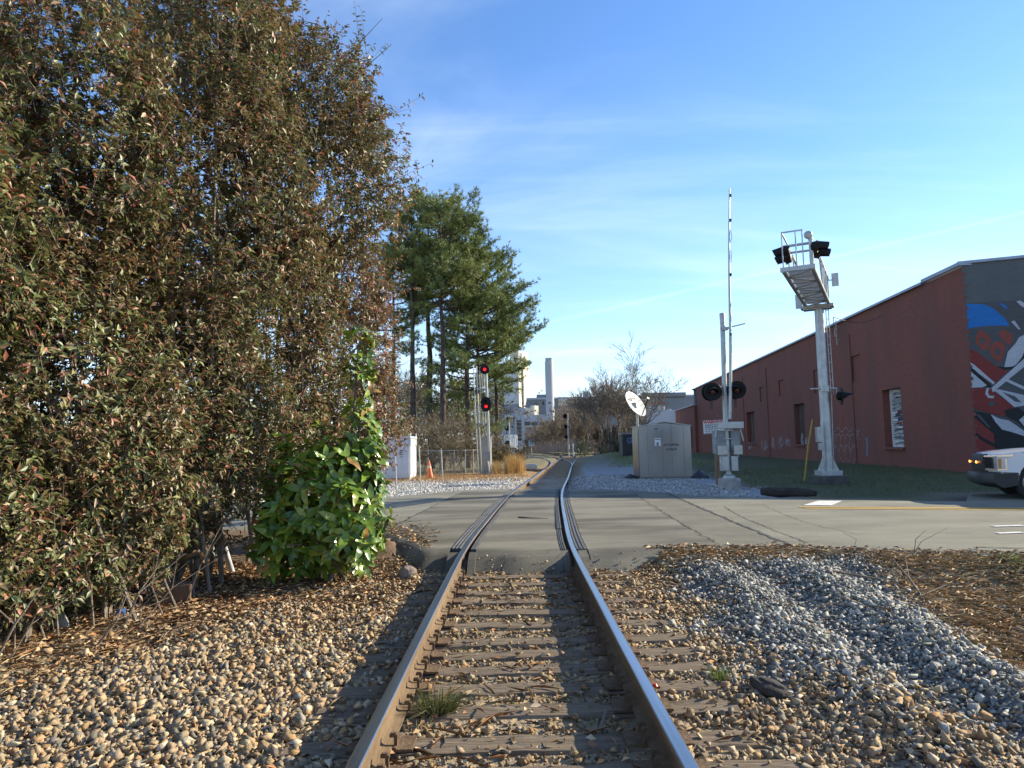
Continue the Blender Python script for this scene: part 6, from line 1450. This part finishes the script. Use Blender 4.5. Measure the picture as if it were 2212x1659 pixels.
# chain link fence
M_link = mat('fence_wire', (.36, .36, .35), rough=.5, metal=.6)
fpts = [(at(890, 990, 37.5).x, 37.5), (at(925, 990, 37.4).x, 37.4), (at(953, 990, 37.2).x, 37.2), (at(981, 990, 37.4).x, 37.4), (at(1005, 990, 37.6).x, 37.6), (at(1022, 990, 37.9).x, 37.9), (at(1037, 990, 38.3).x, 38.3)]
fx0 = fpts[0]; fpts = [(fx0[0] - 3 * k, fx0[1] + .3 * k) for k in (5, 4, 3, 2, 1)] + fpts
fence = thing('chain_link_fence', 'low chain link fence in front of the brown brush and pines', 'fence', (fpts[8][0], fpts[8][1], -.05))
HF = 1.22
for (x, y) in fpts:
    g_ = float(gheight(x, y)); mb = MB(); mb.cyl((x, y, g_ - .05), (x, y, g_ + HF + .08), .03, .03, 8); mb.build('post', M_galv, fence)
mb = MB(); mb.tube([(x, y, float(gheight(x, y)) + HF + .03) for x, y in fpts], .021, 6); mb.build('top_rail', M_galv, fence)
A_, B_ = [], []
for (p, q) in zip(fpts[:-1], fpts[1:]):
    L = math.dist(p, q); n = int(L / .085); g0_ = float(gheight(*p)); 
    for k in range(-int(HF / .085), n):
        for sg in (0, 1):
            u0, u1 = k * .085 / L, k * .085 / L + HF / L; z0_, z1_ = (0, HF) if sg == 0 else (HF, 0)
            c0, c1 = max(u0, 0), min(u1, 1)
            if c1 <= c0: continue
            f0 = (c0 - u0) / (u1 - u0); f1 = (c1 - u0) / (u1 - u0)
            A_.append((p[0] + (q[0] - p[0]) * c0, p[1] + (q[1] - p[1]) * c0, g0_ + z0_ + (z1_ - z0_) * f0)); B_.append((p[0] + (q[0] - p[0]) * c1, p[1] + (q[1] - p[1]) * c1, g0_ + z0_ + (z1_ - z0_) * f1))
V, F = tubes_arrays(np.array(A_), np.array(B_), np.full(len(A_), .0028), np.full(len(A_), .0028), 3); npmesh('wire_mesh', V, F, M_link, fence, kind='stuff')

# ------------------------------------------------------------------ far signals and posts
def far_signal(label, px, ytop, ybot, Y, heads, group=None):
    b = at(px + 3, ybot, Y); t_ = at(px, ytop, Y); gz = min(float(gheight(b.x, Y)), b.z); t = thing('signal_mast', label, 'signal', (b.x, Y, gz))
    mb = MB(); mb.cyl((b.x, Y, gz), t_, .11, .09, 8); mb.build('mast', M_alum, t, smooth=True)
    for (hx, hy, r_) in heads:
        c = at(hx, hy, Y); mb = MB(); mb.lathe(c, (.4, -1, 0), [(-.2, .1), (-.02, r_ * .7), (0, r_), (.03, r_), (.05, .05)], 16); o = mb.build('signal_head', M_black, t)
        mb = MB(); mb.box(c + Vector((.0, -.2, .1)), (.3, .3, .05)); mb.build('hood', M_black, o)
far_signal('far signal mast with dark heads facing away beside the curve', 1226, 893, 978, 92, [(1221, 899, .32), (1222, 921, .24), (1223, 944, .24)])
far_signal('slim far signal mast in front of the white tank', 1099, 903, 972, 118, [(1098, 905, .42), (1096, 924, .5), (1096, 958, .5)])
b = at(1239, 979, 86); mb = MB(); mb.cyl((b.x, 86, -.15), (b.x - .05, 86, at(1238, 958, 86).z), .09, .08, 8); setp(mb.build('marker_post', M_white, recenter=True), 'short white post next to the far signal mast', 'post')
b = at(1148, 972, 108); mb = MB(); mb.cyl((b.x, 108, -.15), (b.x, 108, at(1148, 958, 108).z), .05, .05, 6); mb.build
sg = thing('trackside_sign', 'small pale sign on a post beside the far curve', 'sign', (b.x, 108, -.1)); mb.build('post', M_galv, sg); mb = MB(); t_ = at(1148, 956, 107.9); mb.box(t_, (.9, .04, 1.1)); mb.build('panel', mat('pale_sign', (.45, .5, .56)), sg)
# ------------------------------------------------------------------ far buildings
M_bwhite = mat('far_white_concrete', (.62, .62, .60), (.55, .55, .53), scale=.2, rough=.8); M_bgrey = mat('far_grey_wall', (.17, .185, .20), (.21, .22, .235), scale=.15, rough=.85)
M_btan = mat('far_tan_brick', (.33, .25, .20), (.28, .21, .17), scale=.3, rough=.9); M_cream = mat('far_cream', (.66, .60, .48), (.58, .53, .43), scale=.3, rough=.85); M_glass = mat('far_window', (.03, .035, .045), rough=.15, spec=.6)
M_blight = mat('far_pale_wall', (.42, .44, .48), (.36, .38, .42), scale=.2, rough=.85)
def bx(name, m, parent, px0, px1, py0, py1, Y, depth, zb=None, yoff=0, rot=0):
    a = at(px0, py0, Y); b = at(px1, py1, Y); z1 = at((px0 + px1) / 2, py0, Y).z; z0 = at((px0 + px1) / 2, py1, Y).z if zb is None else zb
    mb = MB(); mb.box(((a.x + b.x) / 2, Y + depth / 2 + yoff, (z0 + z1) / 2), (abs(b.x - a.x), depth, z1 - z0), rotz(radians(rot)) if rot else None); return mb.build(name, m, parent)
def far_building(name, label, px, Y, cat='building'):
    p = at(px, 960, Y); return thing(name, label, cat, (p.x, Y, -.2))
# white tower
TY = 260; tw = far_building('tower_building', 'tall white concrete tower rising behind the pine limbs', 1100, TY)
OFF[tw] = Vector((0, 0, 0)); e_ = at(1118, 900, TY); tw.location = (e_.x, TY, -.2); tw.rotation_euler = (0, 0, radians(-28)); hz_ = at(1100, 782, TY).z; hp_ = at(1130, 756, TY).z
mb = MB(); mb.box((-6.2, 4.2, hz_ / 2), (12.4, 8.4, hz_)); mb.build('shaft', M_bwhite, tw)
mb = MB(); mb.box((-6.0, -.1, hz_ / 2), (1.0, .2, hz_ - 2)); mb.build('joint', M_bgrey, tw)
for (y0, y1, h_, m_) in ((0, 2.0, hz_ + 1, M_cream), (4.0, 5.6, hz_ - 1, M_cream), (5.8, 8.6, hz_ + 2.2, M_cream)):
    mb = MB(); mb.box((.35, (y0 + y1) / 2, h_ / 2), (.9, y1 - y0, h_)); mb.build('stair_tower', m_, tw)
mb = MB(); mb.box((.1, 3.0, hz_ / 2 - 1), (.3, 1.9, hz_ - 2)); mb.build('dark_strip', M_bgrey, tw)
for k in range(12):
    mb = MB(); mb.box((.27, 3.0, 4 + k * (hz_ - 8) / 11), (.08, 1.4, 1.1)); mb.build('window', M_glass, tw)
mb = MB(); mb.box((-1.2, 4.6, (hz_ + hp_) / 2), (3.6, 7.6, hp_ - hz_)); mb.build('penthouse', M_cream, tw)
mb = MB(); mb.box((.63, 2.4, (hz_ + hp_) / 2), (.1, 1.8, (hp_ - hz_) * .7)); mb.build('louvre', M_bgrey, tw)
# smokestack
SY = 215; st = far_building('smokestack', 'round pale concrete smokestack with two flues', 1186, SY, 'smokestack'); c = at(1186, 790, SY); R_ = (at(1195, 800, SY).x - at(1177, 800, SY).x) / 2; zt = at(1186, 779, SY).z
M_stack = mat('stack_concrete', (.44, .45, .47), (.38, .39, .41), scale=.15, rough=.8)
mb = MB(); mb.lathe((c.x, SY, -.2), (0, 0, 1), [(0, R_ * 1.02), (zt, R_), (zt + .05, R_ * .9)], 28); mb.build('shaft', M_stack, st, smooth=True, sharp=40)
for dx_ in (-.45, .4):
    mb = MB(); mb.lathe((c.x + dx_ * R_, SY, zt), (0, 0, 1), [(0, R_ * .42), (.85, R_ * .42), (.86, R_ * .3)], 16); mb.build('flue', M_stack, st, smooth=True, sharp=40)
for z_ in (.35, .62):
    mb = MB(); mb.lathe((c.x, SY, zt * z_), (0, 0, 1), [(0, R_ * 1.01), (.12, R_ * 1.025), (.24, R_ * 1.01)], 28); mb.build('band', M_stack, st)
# long grey building
LYb = 230; lb_ = far_building('long_grey_building', 'long low grey building spreading behind the bare trees', 1300, LYb); bx('wall', M_bgrey, lb_, 1138, 1560, 858, 960, LYb, 30, zb=-.2); bx('parapet', M_blight, lb_, 1137, 1561, 855, 859, LYb - .3, 1)
bx('louvre', M_cream, lb_, 1206, 1226, 862, 876, LYb - .3, .3); bx('penthouse', M_bgrey, lb_, 1160, 1182, 852, 858, LYb + 4, 6)
for px in (1262, 1420, 1445, 1470): bx('roof_unit', M_blight, lb_, px, px + 9, 845 + (px > 1400) * 4, 857, LYb + 3, 5)
# nearer grey wing on the right, long parapet
RYb = 165; rb = far_building('grey_wing', 'grey concrete wing with banded parapet behind the signal hut', 1440, RYb); bx('wall', M_bgrey, rb, 1392, 1480, 857, 960, RYb, 20, zb=-.2); bx('parapet', M_bgrey, rb, 1388, 1482, 848, 856, RYb - .5, 2); bx('band', M_glass, rb, 1390, 1480, 856.4, 859, RYb - .25, .5)
# pale low building with roof vents
PY = 120; pl_ = far_building('pale_building', 'pale low building with shiny roof vents beside the warehouse end', 1435, PY); bx('wall', M_blight, pl_, 1398, 1466, 886, 990, PY, 14, zb=-.2); bx('corner_post', M_cream, pl_, 1463, 1469, 885, 960, PY - .3, 2, zb=0)
for (px, w, h) in ((1402, 8, 14), (1414, 6, 12), (1424, 8, 15), (1434, 5, 13), (1446, 9, 7)):
    c = at(px, 886, PY + 3); r_ = w * .5 * PY / 1534; mb = MB(); hh = h * PY / 1534; mb.lathe((c.x, PY + 3, c.z - .4), (0, 0, 1), [(0, r_), (hh, r_), (hh + .12, r_ * .4)], 14); mb.build('roof_vent', M_galv, pl_, smooth=True, sharp=40)
bx('pipe_rack', mat('rust_red', (.25, .07, .04)), pl_, 1398, 1437, 869, 872, PY + 3, .5)
# parking deck / white block
DY = 175; dk = far_building('parking_deck', 'pale concrete parking deck with open bays below the tower', 1125, DY); bx('wall', M_blight, dk, 1050, 1118, 893, 962, DY, 20, zb=-.2)
bx('stair_core', M_blight, dk, 1111, 1134, 880, 965, DY - 1, 6, zb=-.2); bx('stair_opening', M_glass, dk, 1116, 1127, 907, 952, DY - 1.1, .3); bx('deck_wall', M_blight, dk, 1127, 1180, 896, 965, DY + 1, 20, zb=-.2)
for (x0, x1) in ((1133, 1145), (1149, 1162), (1166, 1176)): bx('bay_opening', M_glass, dk, x0, x1, 911, 919, DY + .9, .3)
bx('upper_block', M_cream, dk, 1134, 1145, 881, 897, DY + 4, 1.4, rot=-45); bx('upper_block', M_cream, dk, 1149, 1161, 876, 897, DY + 4, 1.5, rot=-45); bx('upper_wall', M_bgrey, dk, 1050, 1122, 873, 893, DY + 8, 6); bx('sun_wall', M_cream, dk, 1093, 1107, 897, 912, DY - 1.2, 1.2, rot=-45)
bx('low_block', M_cream, dk, 1072, 1090, 866, 874, DY + 8, 5)
for k in range(6): bx('window', M_glass, dk, 1062 + k * 7, 1067 + k * 7, 884, 891, DY + 7.8, .3)
bx('dock_door', M_btan, dk, 1066, 1083, 925, 937, DY - .2, .3)
for k in range(5): bx('balcony', M_btan, dk, 1117, 1126, 912 + k * 8, 914 + k * 8, DY - 1.5, .3)
# tan brick building
NY = 132; tn = far_building('tan_brick_building', 'plain tan brick building behind the far curve', 1185, NY); bx('wall', M_btan, tn, 1137, 1300, 920, 975, NY, 14, zb=-.2); bx('coping', M_cream, tn, 1136, 1301, 918.5, 920.4, NY - .15, .4)
oy = 96; ob = far_building('orange_brick_building', 'yellow and orange brick building glimpsed through the bare trunks', 1340, oy); bx('wall', mat('orange_brick', (.46, .30, .15), (.38, .22, .11), scale=1.5, rough=.9), ob, 1296, 1352, 935, 982, oy, 8, zb=-.2)
bx('wall', mat('olive_wall', (.22, .19, .12), (.26, .22, .15), scale=.5, rough=.9), ob, 1352, 1400, 900, 982, oy, 8, zb=-.2)
# white tank with railings
KY = 128; tk = far_building('white_tank_house', 'low white equipment house with a railing round its roof', 1090, KY); M_tk = mat('tank_white', (.66, .66, .68), (.6, .6, .62), scale=.5, rough=.6); bx('body', M_tk, tk, 1060, 1103, 948, 972, KY, 9, zb=-.2); bx('body', M_white, tk, 1103, 1116, 946, 973, KY + .5, 8, zb=-.2); bx('slab', M_white, tk, 1108, 1130, 970, 973.5, KY - 2, 4, zb=-.2)
for k in range(15):
    x_ = 1055 + k * 4.3; a = at(x_, 948, KY - .1); b = at(x_, 940, KY - .1); mb = MB(); mb.cyl(a, b, .07, .07, 5); mb.build('railing_post', M_white, tk)
for y_ in (940, 944):
    mb = MB(); mb.cyl(at(1055, y_, KY - .1), at(1117, y_, KY - .1), .07, .07, 5); mb.build('railing_rail', M_white, tk)
for x_ in (1103, 1112, 1117):
    mb = MB(); mb.cyl(at(x_, 940, KY - .5), at(x_, 973, KY - .5), .09, .09, 5); mb.build('ladder_rail', M_white, tk)
# far wood behind everything on the left
r = np.random.RandomState(55); n = 18000; x = r.uniform(-160, 16, n); y = 150 + r.uniform(0, 30, n) - .2 * x; hh = 7 + 5 * fbm(x * .12, y * .05, 3) * 2; z = r.rand(n) ** .8 * hh
k = ~((x > -12) & (r.rand(n) < .9)); x, y, z = x[k], y[k], z[k]; n = len(x); LL = r.uniform(.5, 1.1, n)
V, F = leaf_arrays(np.stack([x, y, z], 1), r.randn(n, 3), r.randn(n, 3), LL, LL * .45)
setp(npmesh('far_wood', V, F, M_lit, col=np.repeat(pick([(.10, .085, .06), (.07, .08, .04), (.13, .10, .075)], [2, 1, 1], n, r), 5, 0), kind='stuff'), 'distant grey brown wood beyond the pines', 'wood')

# ------------------------------------------------------------------ pickup truck
M_tw = mat('truck_white', (.62, .63, .66), rough=.28, coat=.7); M_tb = mat('truck_black', (.010, .010, .011), (.016, .016, .017), scale=8, rough=.45); M_chr = mat('chrome', (.75, .75, .76), rough=.12, metal=1.0)
M_lampg = mat('lamp_glass', (.55, .55, .56), (.4, .4, .42), scale=14, rough=.12, spec=.8, coat=1); M_amb = mat('amber_lens', (.45, .19, .04), rough=.25); M_ambon = mat('amber_lamp_lit', (.8, .25, .03), emit=(1, .33, .04), estr=7); M_tyre = mat('tyre', (.018, .018, .018), rough=.85); M_rim = mat('wheel_rim', (.42, .43, .45), rough=.3, metal=.8); M_blue = mat('blue_stripe', (.02, .06, .42), rough=.35); M_tglass = mat('truck_glass', (.015, .02, .024), rough=.06, spec=.8)
TX, TYy = 10.62, 16.15; TRa = radians(-22)
trk = thing('pickup_truck', 'white pickup truck with a blue side stripe, its nose showing before the mural', 'pickup truck', (TX, TYy, ROADZ - .05)); trk.rotation_euler = (0, 0, TRa); OFF[trk] = Vector((0, 0, 0))
WID = 2.0
def slab(prof, ys, parent, name, m, bow=.24, drop=.05, inset=.0, bevel=0, close=True, smooth=True, sharp=32):
    """side profile (x,z) repeated across width with a bowed nose"""
    mb = MB(); n = len(prof); vs_, fs_ = [], []
    for y in ys:
        e = abs(y - WID / 2) / (WID / 2)
        for (x, z) in prof:
            w = max(0, 1 - x / 1.3); tw_ = max(0, (z - .9) / .5) if z > .9 else 0
            vs_.append((x + bow * e ** 3 * w, y, z - drop * e ** 4 * min(1, tw_ * 1.2)))
    for i in range(len(ys) - 1):
        for k in range(n):
            k2 = (k + 1) % n; fs_.append((i * n + k, i * n + k2, (i + 1) * n + k2, (i + 1) * n + k))
    fs_.append(tuple(range(n))); fs_.append(tuple(reversed(range((len(ys) - 1) * n, len(ys) * n)))); mb.add(vs_, fs_); return mb.build(name, m, parent, smooth=smooth, sharp=sharp, bevel=bevel)
def arch(cx_, r_, n=12): return [(cx_ + r_ * cos(t), .42 + r_ * sin(t)) for t in np.linspace(-.0, pi, n)]
ysl = [0, .03, .12, .3, .6, 1.0, 1.4, 1.7, 1.88, 1.97, 2.0]
bodyp = [(.08, .62), (.05, .80), (.06, 1.0), (.13, 1.075), (.4, 1.12), (.9, 1.165), (1.5, 1.19), (1.95, 1.2), (3.6, 1.2), (5.7, 1.22), (5.78, 1.15), (5.78, .6)] + [(5.2, .55)] + arch(4.62, .50) + [(4.1, .46), (1.5, .46)] + arch(.98, .50) + [(.46, .62)]
body = slab(bodyp, ysl, trk, 'body', M_tw)
slab([(1.5, 1.195), (2.15, 1.84), (2.5, 1.9), (3.5, 1.9), (3.75, 1.8), (3.85, 1.205)], [.12, .2, 1.0, 1.8, 1.88], trk, 'cab', M_tw, bow=0, drop=0)
for y_ in (.105, 1.895):
    mb = MB(); mb.add([(1.75, y_, 1.25), (2.28, y_, 1.78), (2.9, y_, 1.82), (2.9, y_, 1.25)], [(0, 1, 2, 3)]); mb.add([(2.98, y_, 1.25), (2.98, y_, 1.82), (3.5, y_, 1.8), (3.6, y_, 1.25)], [(0, 1, 2, 3)]); mb.build('side_window', M_tglass, trk)
mb = MB(); mb.add([(1.535, .25, 1.24), (1.535, 1.75, 1.24), (2.11, 1.7, 1.81), (2.11, .3, 1.81)], [(0, 1, 2, 3)]); ws_ = mb.build('windscreen', M_tglass, trk); ws_.location = (-.012, 0, .008)
slab([(-.10, .40), (-.12, .52), (-.08, .63), (.06, .655), (.48, .64), (.5, .52), (.46, .36), (.1, .30)], ysl, trk, 'bumper', M_tb, bow=.26, drop=0)
slab([(.02, .64), (.0, .85), (.03, 1.03), (.09, 1.06), (.12, .66)], [.34, .5, .8, 1.0, 1.2, 1.5, 1.66], trk, 'grille', M_tb, bow=.24, drop=0)
slab([(-.03, .83), (-.03, .90), (.03, .90), (.03, .83)], [.36, .6, 1.0, 1.4, 1.64], trk, 'grille_bar', M_tb, bow=.24, drop=0)
for (y0, y1) in ((.0, .36), (1.64, 2.0)):
    sgn = 1 if y0 < 1 else -1; yo = y0 if sgn == 1 else y1; yi = y1 if sgn == 1 else y0
    def hl(y, z, dx_=0.0):
        e = abs(y - 1); return (.035 + .24 * e ** 3 + dx_, y, z)
    def patch(name, pts, m, dx_, par):
        P = [hl(yo + sgn * q, z, dx_) for q, z in pts]; mb = MB(); mb.add(P, [tuple(range(len(P)))]); mb.prism(P, (.05, 0, 0)); return mb.build(name, m, par)
    h_ = patch('headlight', [(.34, .70), (.34, 1.01), (.02, 1.03), (.0, .70)], M_lampg, -.012, trk)
    # wrap on the fender side
    ys_ = yo - sgn * .006
    mb = MB(); mb.prism([(.25, ys_, .70), (.25, ys_, 1.03), (.58, ys_, 1.05), (.52, ys_, .98), (.42, ys_, .95), (.42, ys_, .70)], (0, sgn * .01, 0)); mb.build('side_lens', M_lampg, h_)
    mb = MB(); ys2 = yo - sgn * .011; mb.prism([(.27, ys2, .735), (.27, ys2, .95), (.33, ys2, .95), (.33, ys2, .735)], (0, sgn * .006, 0)); mb.build('amber_reflector', M_amb, h_)
    mb = MB(); mb.prism([(.25, ys2, .695), (.25, ys2, .72), (.44, ys2, .72), (.44, ys2, .695)], (0, sgn * .006, 0)); mb.prism([(.405, ys2, .72), (.405, ys2, .95), (.435, ys2, .955), (.435, ys2, .72)], (0, sgn * .006, 0)); mb.prism([(.25, ys2, 1.0), (.25, ys2, 1.025), (.57, ys2, 1.045), (.55, ys2, 1.0)], (0, sgn * .006, 0)); mb.build('chrome_trim', M_chr, h_)
    patch('chrome_trim', [(.36, .685), (.36, .71), (.0, .71), (.0, .685)], M_chr, -.02, h_); patch('chrome_trim', [(.36, .99), (.36, 1.02), (.0, 1.035), (.0, 1.005)], M_chr, -.02, h_)
    patch('grille_wing', [(.40, .74), (.40, .98), (.12, .98), (.10, .74)], M_tb, -.026, h_)
    mb = MB(); mb.prism([(.72, yo - sgn * .004, 1.085), (.95, yo - sgn * .004, 1.125), (5.6, yo - sgn * .004, 1.16), (5.6, yo - sgn * .004, 1.09), (1.2, yo - sgn * .004, 1.07)], (0, sgn * .006, 0)); mb.build('stripe', M_blue, trk)
for y_ in (.62, 1.25):
    mb = MB(); mb.lathe((-.04 + .24 * abs(y_ - 1) ** 3, y_, .865), (-1, 0, 0), [(0, .025), (.012, .022), (.016, .005)], 10); mb.build('marker_lamp', M_ambon, trk)
for (wx_, wy) in ((.98, .16), (.98, WID - .16), (4.62, .16), (4.62, WID - .16)):
    sg = -1 if wy < 1 else 1
    mb = MB(); mb.lathe((wx_, wy, .405), (0, sg, 0), [(-.13, .27), (-.13, .36), (-.10, .395), (.08, .405), (.12, .375), (.13, .28), (.11, .265)], 32); w_ = mb.build('wheel', M_tyre, trk, smooth=True, sharp=35)
    mb = MB(); mb.lathe((wx_, wy, .405), (0, sg, 0), [(.02, .27), (.115, .27), (.125, .25), (.07, .235), (.05, .06), (.1, .05), (.11, .01)], 28); rm = mb.build('rim', M_rim, w_, smooth=True, sharp=35)
    mb = MB()
    for k in range(6):
        an = k * pi / 3; d_ = Vector((cos(an), 0, sin(an))); t_ = Vector((-sin(an), 0, cos(an))); c_ = Vector((wx_, wy + sg * .075, .405)); mb.prism([c_ + d_ * .05 - t_ * .035, c_ + d_ * .245 - t_ * .05, c_ + d_ * .245 + t_ * .05, c_ + d_ * .05 + t_ * .035], (0, sg * .03, 0))
    mb.build('spoke', M_rim, rm)
mb = MB(); mb.box((.98, 1.0, .62), (1.02, 1.5, .5)); mb.box((4.62, 1.0, .62), (1.02, 1.5, .5)); mb.box((2.9, 1, .38), (5.0, 1.2, .14)); mb.build('chassis', M_tb, trk)
mb = MB(); mb.box((1.95, -.13, 1.32), (.12, .26, .24)); mb.box((1.95, 2.13, 1.32), (.12, .26, .24)); mb.build('mirror', M_tb, trk, bevel=.03)

# ------------------------------------------------------------------ loose things on the ground
M_stump = mat('stump_wood', (.20, .12, .07), (.10, .06, .04), scale=6, rough=.95, bump=.8, bscale=14, stretch=(3, 3, .6)); M_rock = mat('rock', (.24, .185, .15), (.16, .125, .10), scale=6, rough=.95, bump=.6, bscale=20)
c = gnd(368, 1306, -.2); g_ = float(gheight(c.x, c.y)); mb = MB(); mb.box((c.x, c.y + .1, g_ + .08), (.36, .28, .24), rotz(.25)); setp(mb.build('tie_stump', M_stump, bevel=.012, recenter=True), 'cut block of brown wooden tie lying at the foot of the hedge', 'wood block')
def rock(label, px, py, s, seed, name='rock', m=None, sq=(1, 1, .7)):
    c = gnd(px, py, -.2); g_ = float(gheight(c.x, c.y)); r = np.random.RandomState(seed); bm = bmesh.new(); bmesh.ops.create_icosphere(bm, subdivisions=3, radius=1)
    for v in bm.verts:
        d = np.array(v.co); k = 1 + .5 * (fbm(d[0] * 1.6 + seed, d[1] * 1.6 + d[2] * 2, 3) - .45); v.co = Vector((v.co.x * s * k * sq[0], v.co.y * s * k * sq[1], v.co.z * s * k * sq[2]))
    me = bpy.data.meshes.new(name); bm.to_mesh(me); bm.free(); me.materials.append(m or M_rock); o = link(name, me); o.location = (c.x, c.y, g_ + s * .35); o.rotation_euler = (0, 0, seed); return setp(o, label, 'rock')
rock('large reddish brown rock beside the rail below the crossing ramp', 880, 1245, .13, 1, sq=(.9, 1, 1.0)); rock('pale stone lying on the near edge of the crossing ramp', 1450, 1197, .06, 2, m=M_conc); rock('small pale stone on the crossing ramp between the rails', 1078, 1197, .045, 3, m=M_conc)
rock('dark flat log in the ballast beyond the ties', 1660, 1490, .12, 5, sq=(1.5, .7, .4), m=M_timb)  # elongated dark piece of wood, modelled with the rock shape
M_stick = mat('dead_branch', (.19, .15, .115), (.11, .085, .065), scale=9, rough=.95)
def branch(label, pts, r0, name='branch', m=None, forks=(), cat='branch'):
    t_ = MB(); t_.tube(pts, [r0 * (1 - .75 * k / (len(pts) - 1)) for k in range(len(pts))], 6)
    for f in forks: t_.tube(f, [r0 * .5 * (1 - .8 * k / (len(f) - 1)) for k in range(len(f))], 5)
    return setp(t_.build(name, m or M_stick, smooth=True, recenter=True), label, cat)
def gp(px, py, up=0.0):
    p = gnd(px, py, -.17); p.z = float(gheight(p.x, p.y)) + up; return p
branch('weathered driftwood stick lying in the rail shadow on the tan ballast', [gp(775, 1370, .03), gp(795, 1385, .05), gp(815, 1400, .03)], .03)
def raise_(px, py, base): p = gnd(*base, -.17); return at(px, py, p.y)
b0 = (1985, 1285)
branch('dead forked branch lying on the brown mulch, twigs rising over the road edge', [gp(1990, 1290, .03), gp(1965, 1262, .06), gp(1930, 1240, .08), gp(1860, 1225, .1), gp(1790, 1228, .06)], .013,
       forks=[[gp(1965, 1262, .06), gp(1958, 1240, .1), gp(2000, 1225, .08)], [gp(1930, 1240, .08), raise_(1975, 1195, (1930, 1240)), raise_(1990, 1170, (1930, 1240)), raise_(2048, 1140, (1930, 1240))], [raise_(1975, 1195, (1930, 1240)), raise_(1978, 1165, (1930, 1240)), raise_(2000, 1145, (1930, 1240))], [gp(1860, 1225, .1), raise_(1842, 1190, (1860, 1225)), raise_(1850, 1165, (1860, 1225)), raise_(1820, 1150, (1860, 1225))], [gp(1790, 1228, .05), gp(1750, 1215, .1), gp(1720, 1220, .03)], [gp(1990, 1290, .03), gp(2050, 1265, .05), gp(2110, 1262, .03)]])
branch('long thin branch lying along the edge of the gravel heap', [gp(1780, 1258, .02), gp(1900, 1262, .05), gp(2010, 1256, .03)], .014)
branch('bent twig lying on the asphalt between the rails', [gnd(1120, 1117, .0), gnd(1150, 1119, .005), gnd(1185, 1120, .0)], .014, name='twig')
branch('curled pale root lying in the shade of the rail between the ties', [gp(1296, 1570, .03), gp(1310, 1545, .08), gp(1350, 1535, .06), gp(1385, 1520, .02)], .010, name='root')
branch('pale straw stalk lying just below the crossing ramp', [gp(1115, 1222, .04), gp(1135, 1220, .06), gp(1155, 1208, .08)], .012, name='stalk')
branch('cut hedge trunk leaning out over the wooden tie stump', [gp(285, 1305, -.02), gp(350, 1255, .15), at(430, 1190, 7.2)], .055, name='trunk_stub', m=M_bark)
branch('thin cut hedge stem leaning beside the thicker trunk', [gp(330, 1300, 0), gp(400, 1210, .3), at(416, 1130, 7.3)], .03, name='trunk_stub', m=M_bark)
branch('dead stick poking out of the leaf litter near the hedge', [gp(400, 1290, .01), gp(440, 1275, .03), gp(462, 1262, .07)], .02)
# litter: blue scrap, white concrete lump, red bit
c = gp(247, 1332, .02); mb = MB(); mb.add([c, c + Vector((.1, .02, .01)), c + Vector((.09, .05, .07)), c + Vector((.0, .04, .06)), c + Vector((.05, .02, .06))], [(0, 1, 4), (1, 2, 4), (2, 3, 4), (3, 0, 4)]); setp(mb.build('plastic_scrap', mat('blue_plastic', (.08, .16, .4), rough=.4), recenter=True), 'crumpled scrap of blue plastic under the hedge', 'litter')
rock('pale broken brick standing among the hedge stems', 132, 1362, .09, 9, name='broken_brick', m=M_conc, sq=(.8, .5, 1.2))
c = gp(1415, 1478, .03); mb = MB(); mb.lathe(c, (0, 0, 1), [(0, .012), (.015, .02), (.03, .01)], 10); setp(mb.build('bottle_cap', mat('red_plastic', (.5, .02, .02), rough=.4), recenter=True), 'small red bottle cap at the end of a tie', 'litter')
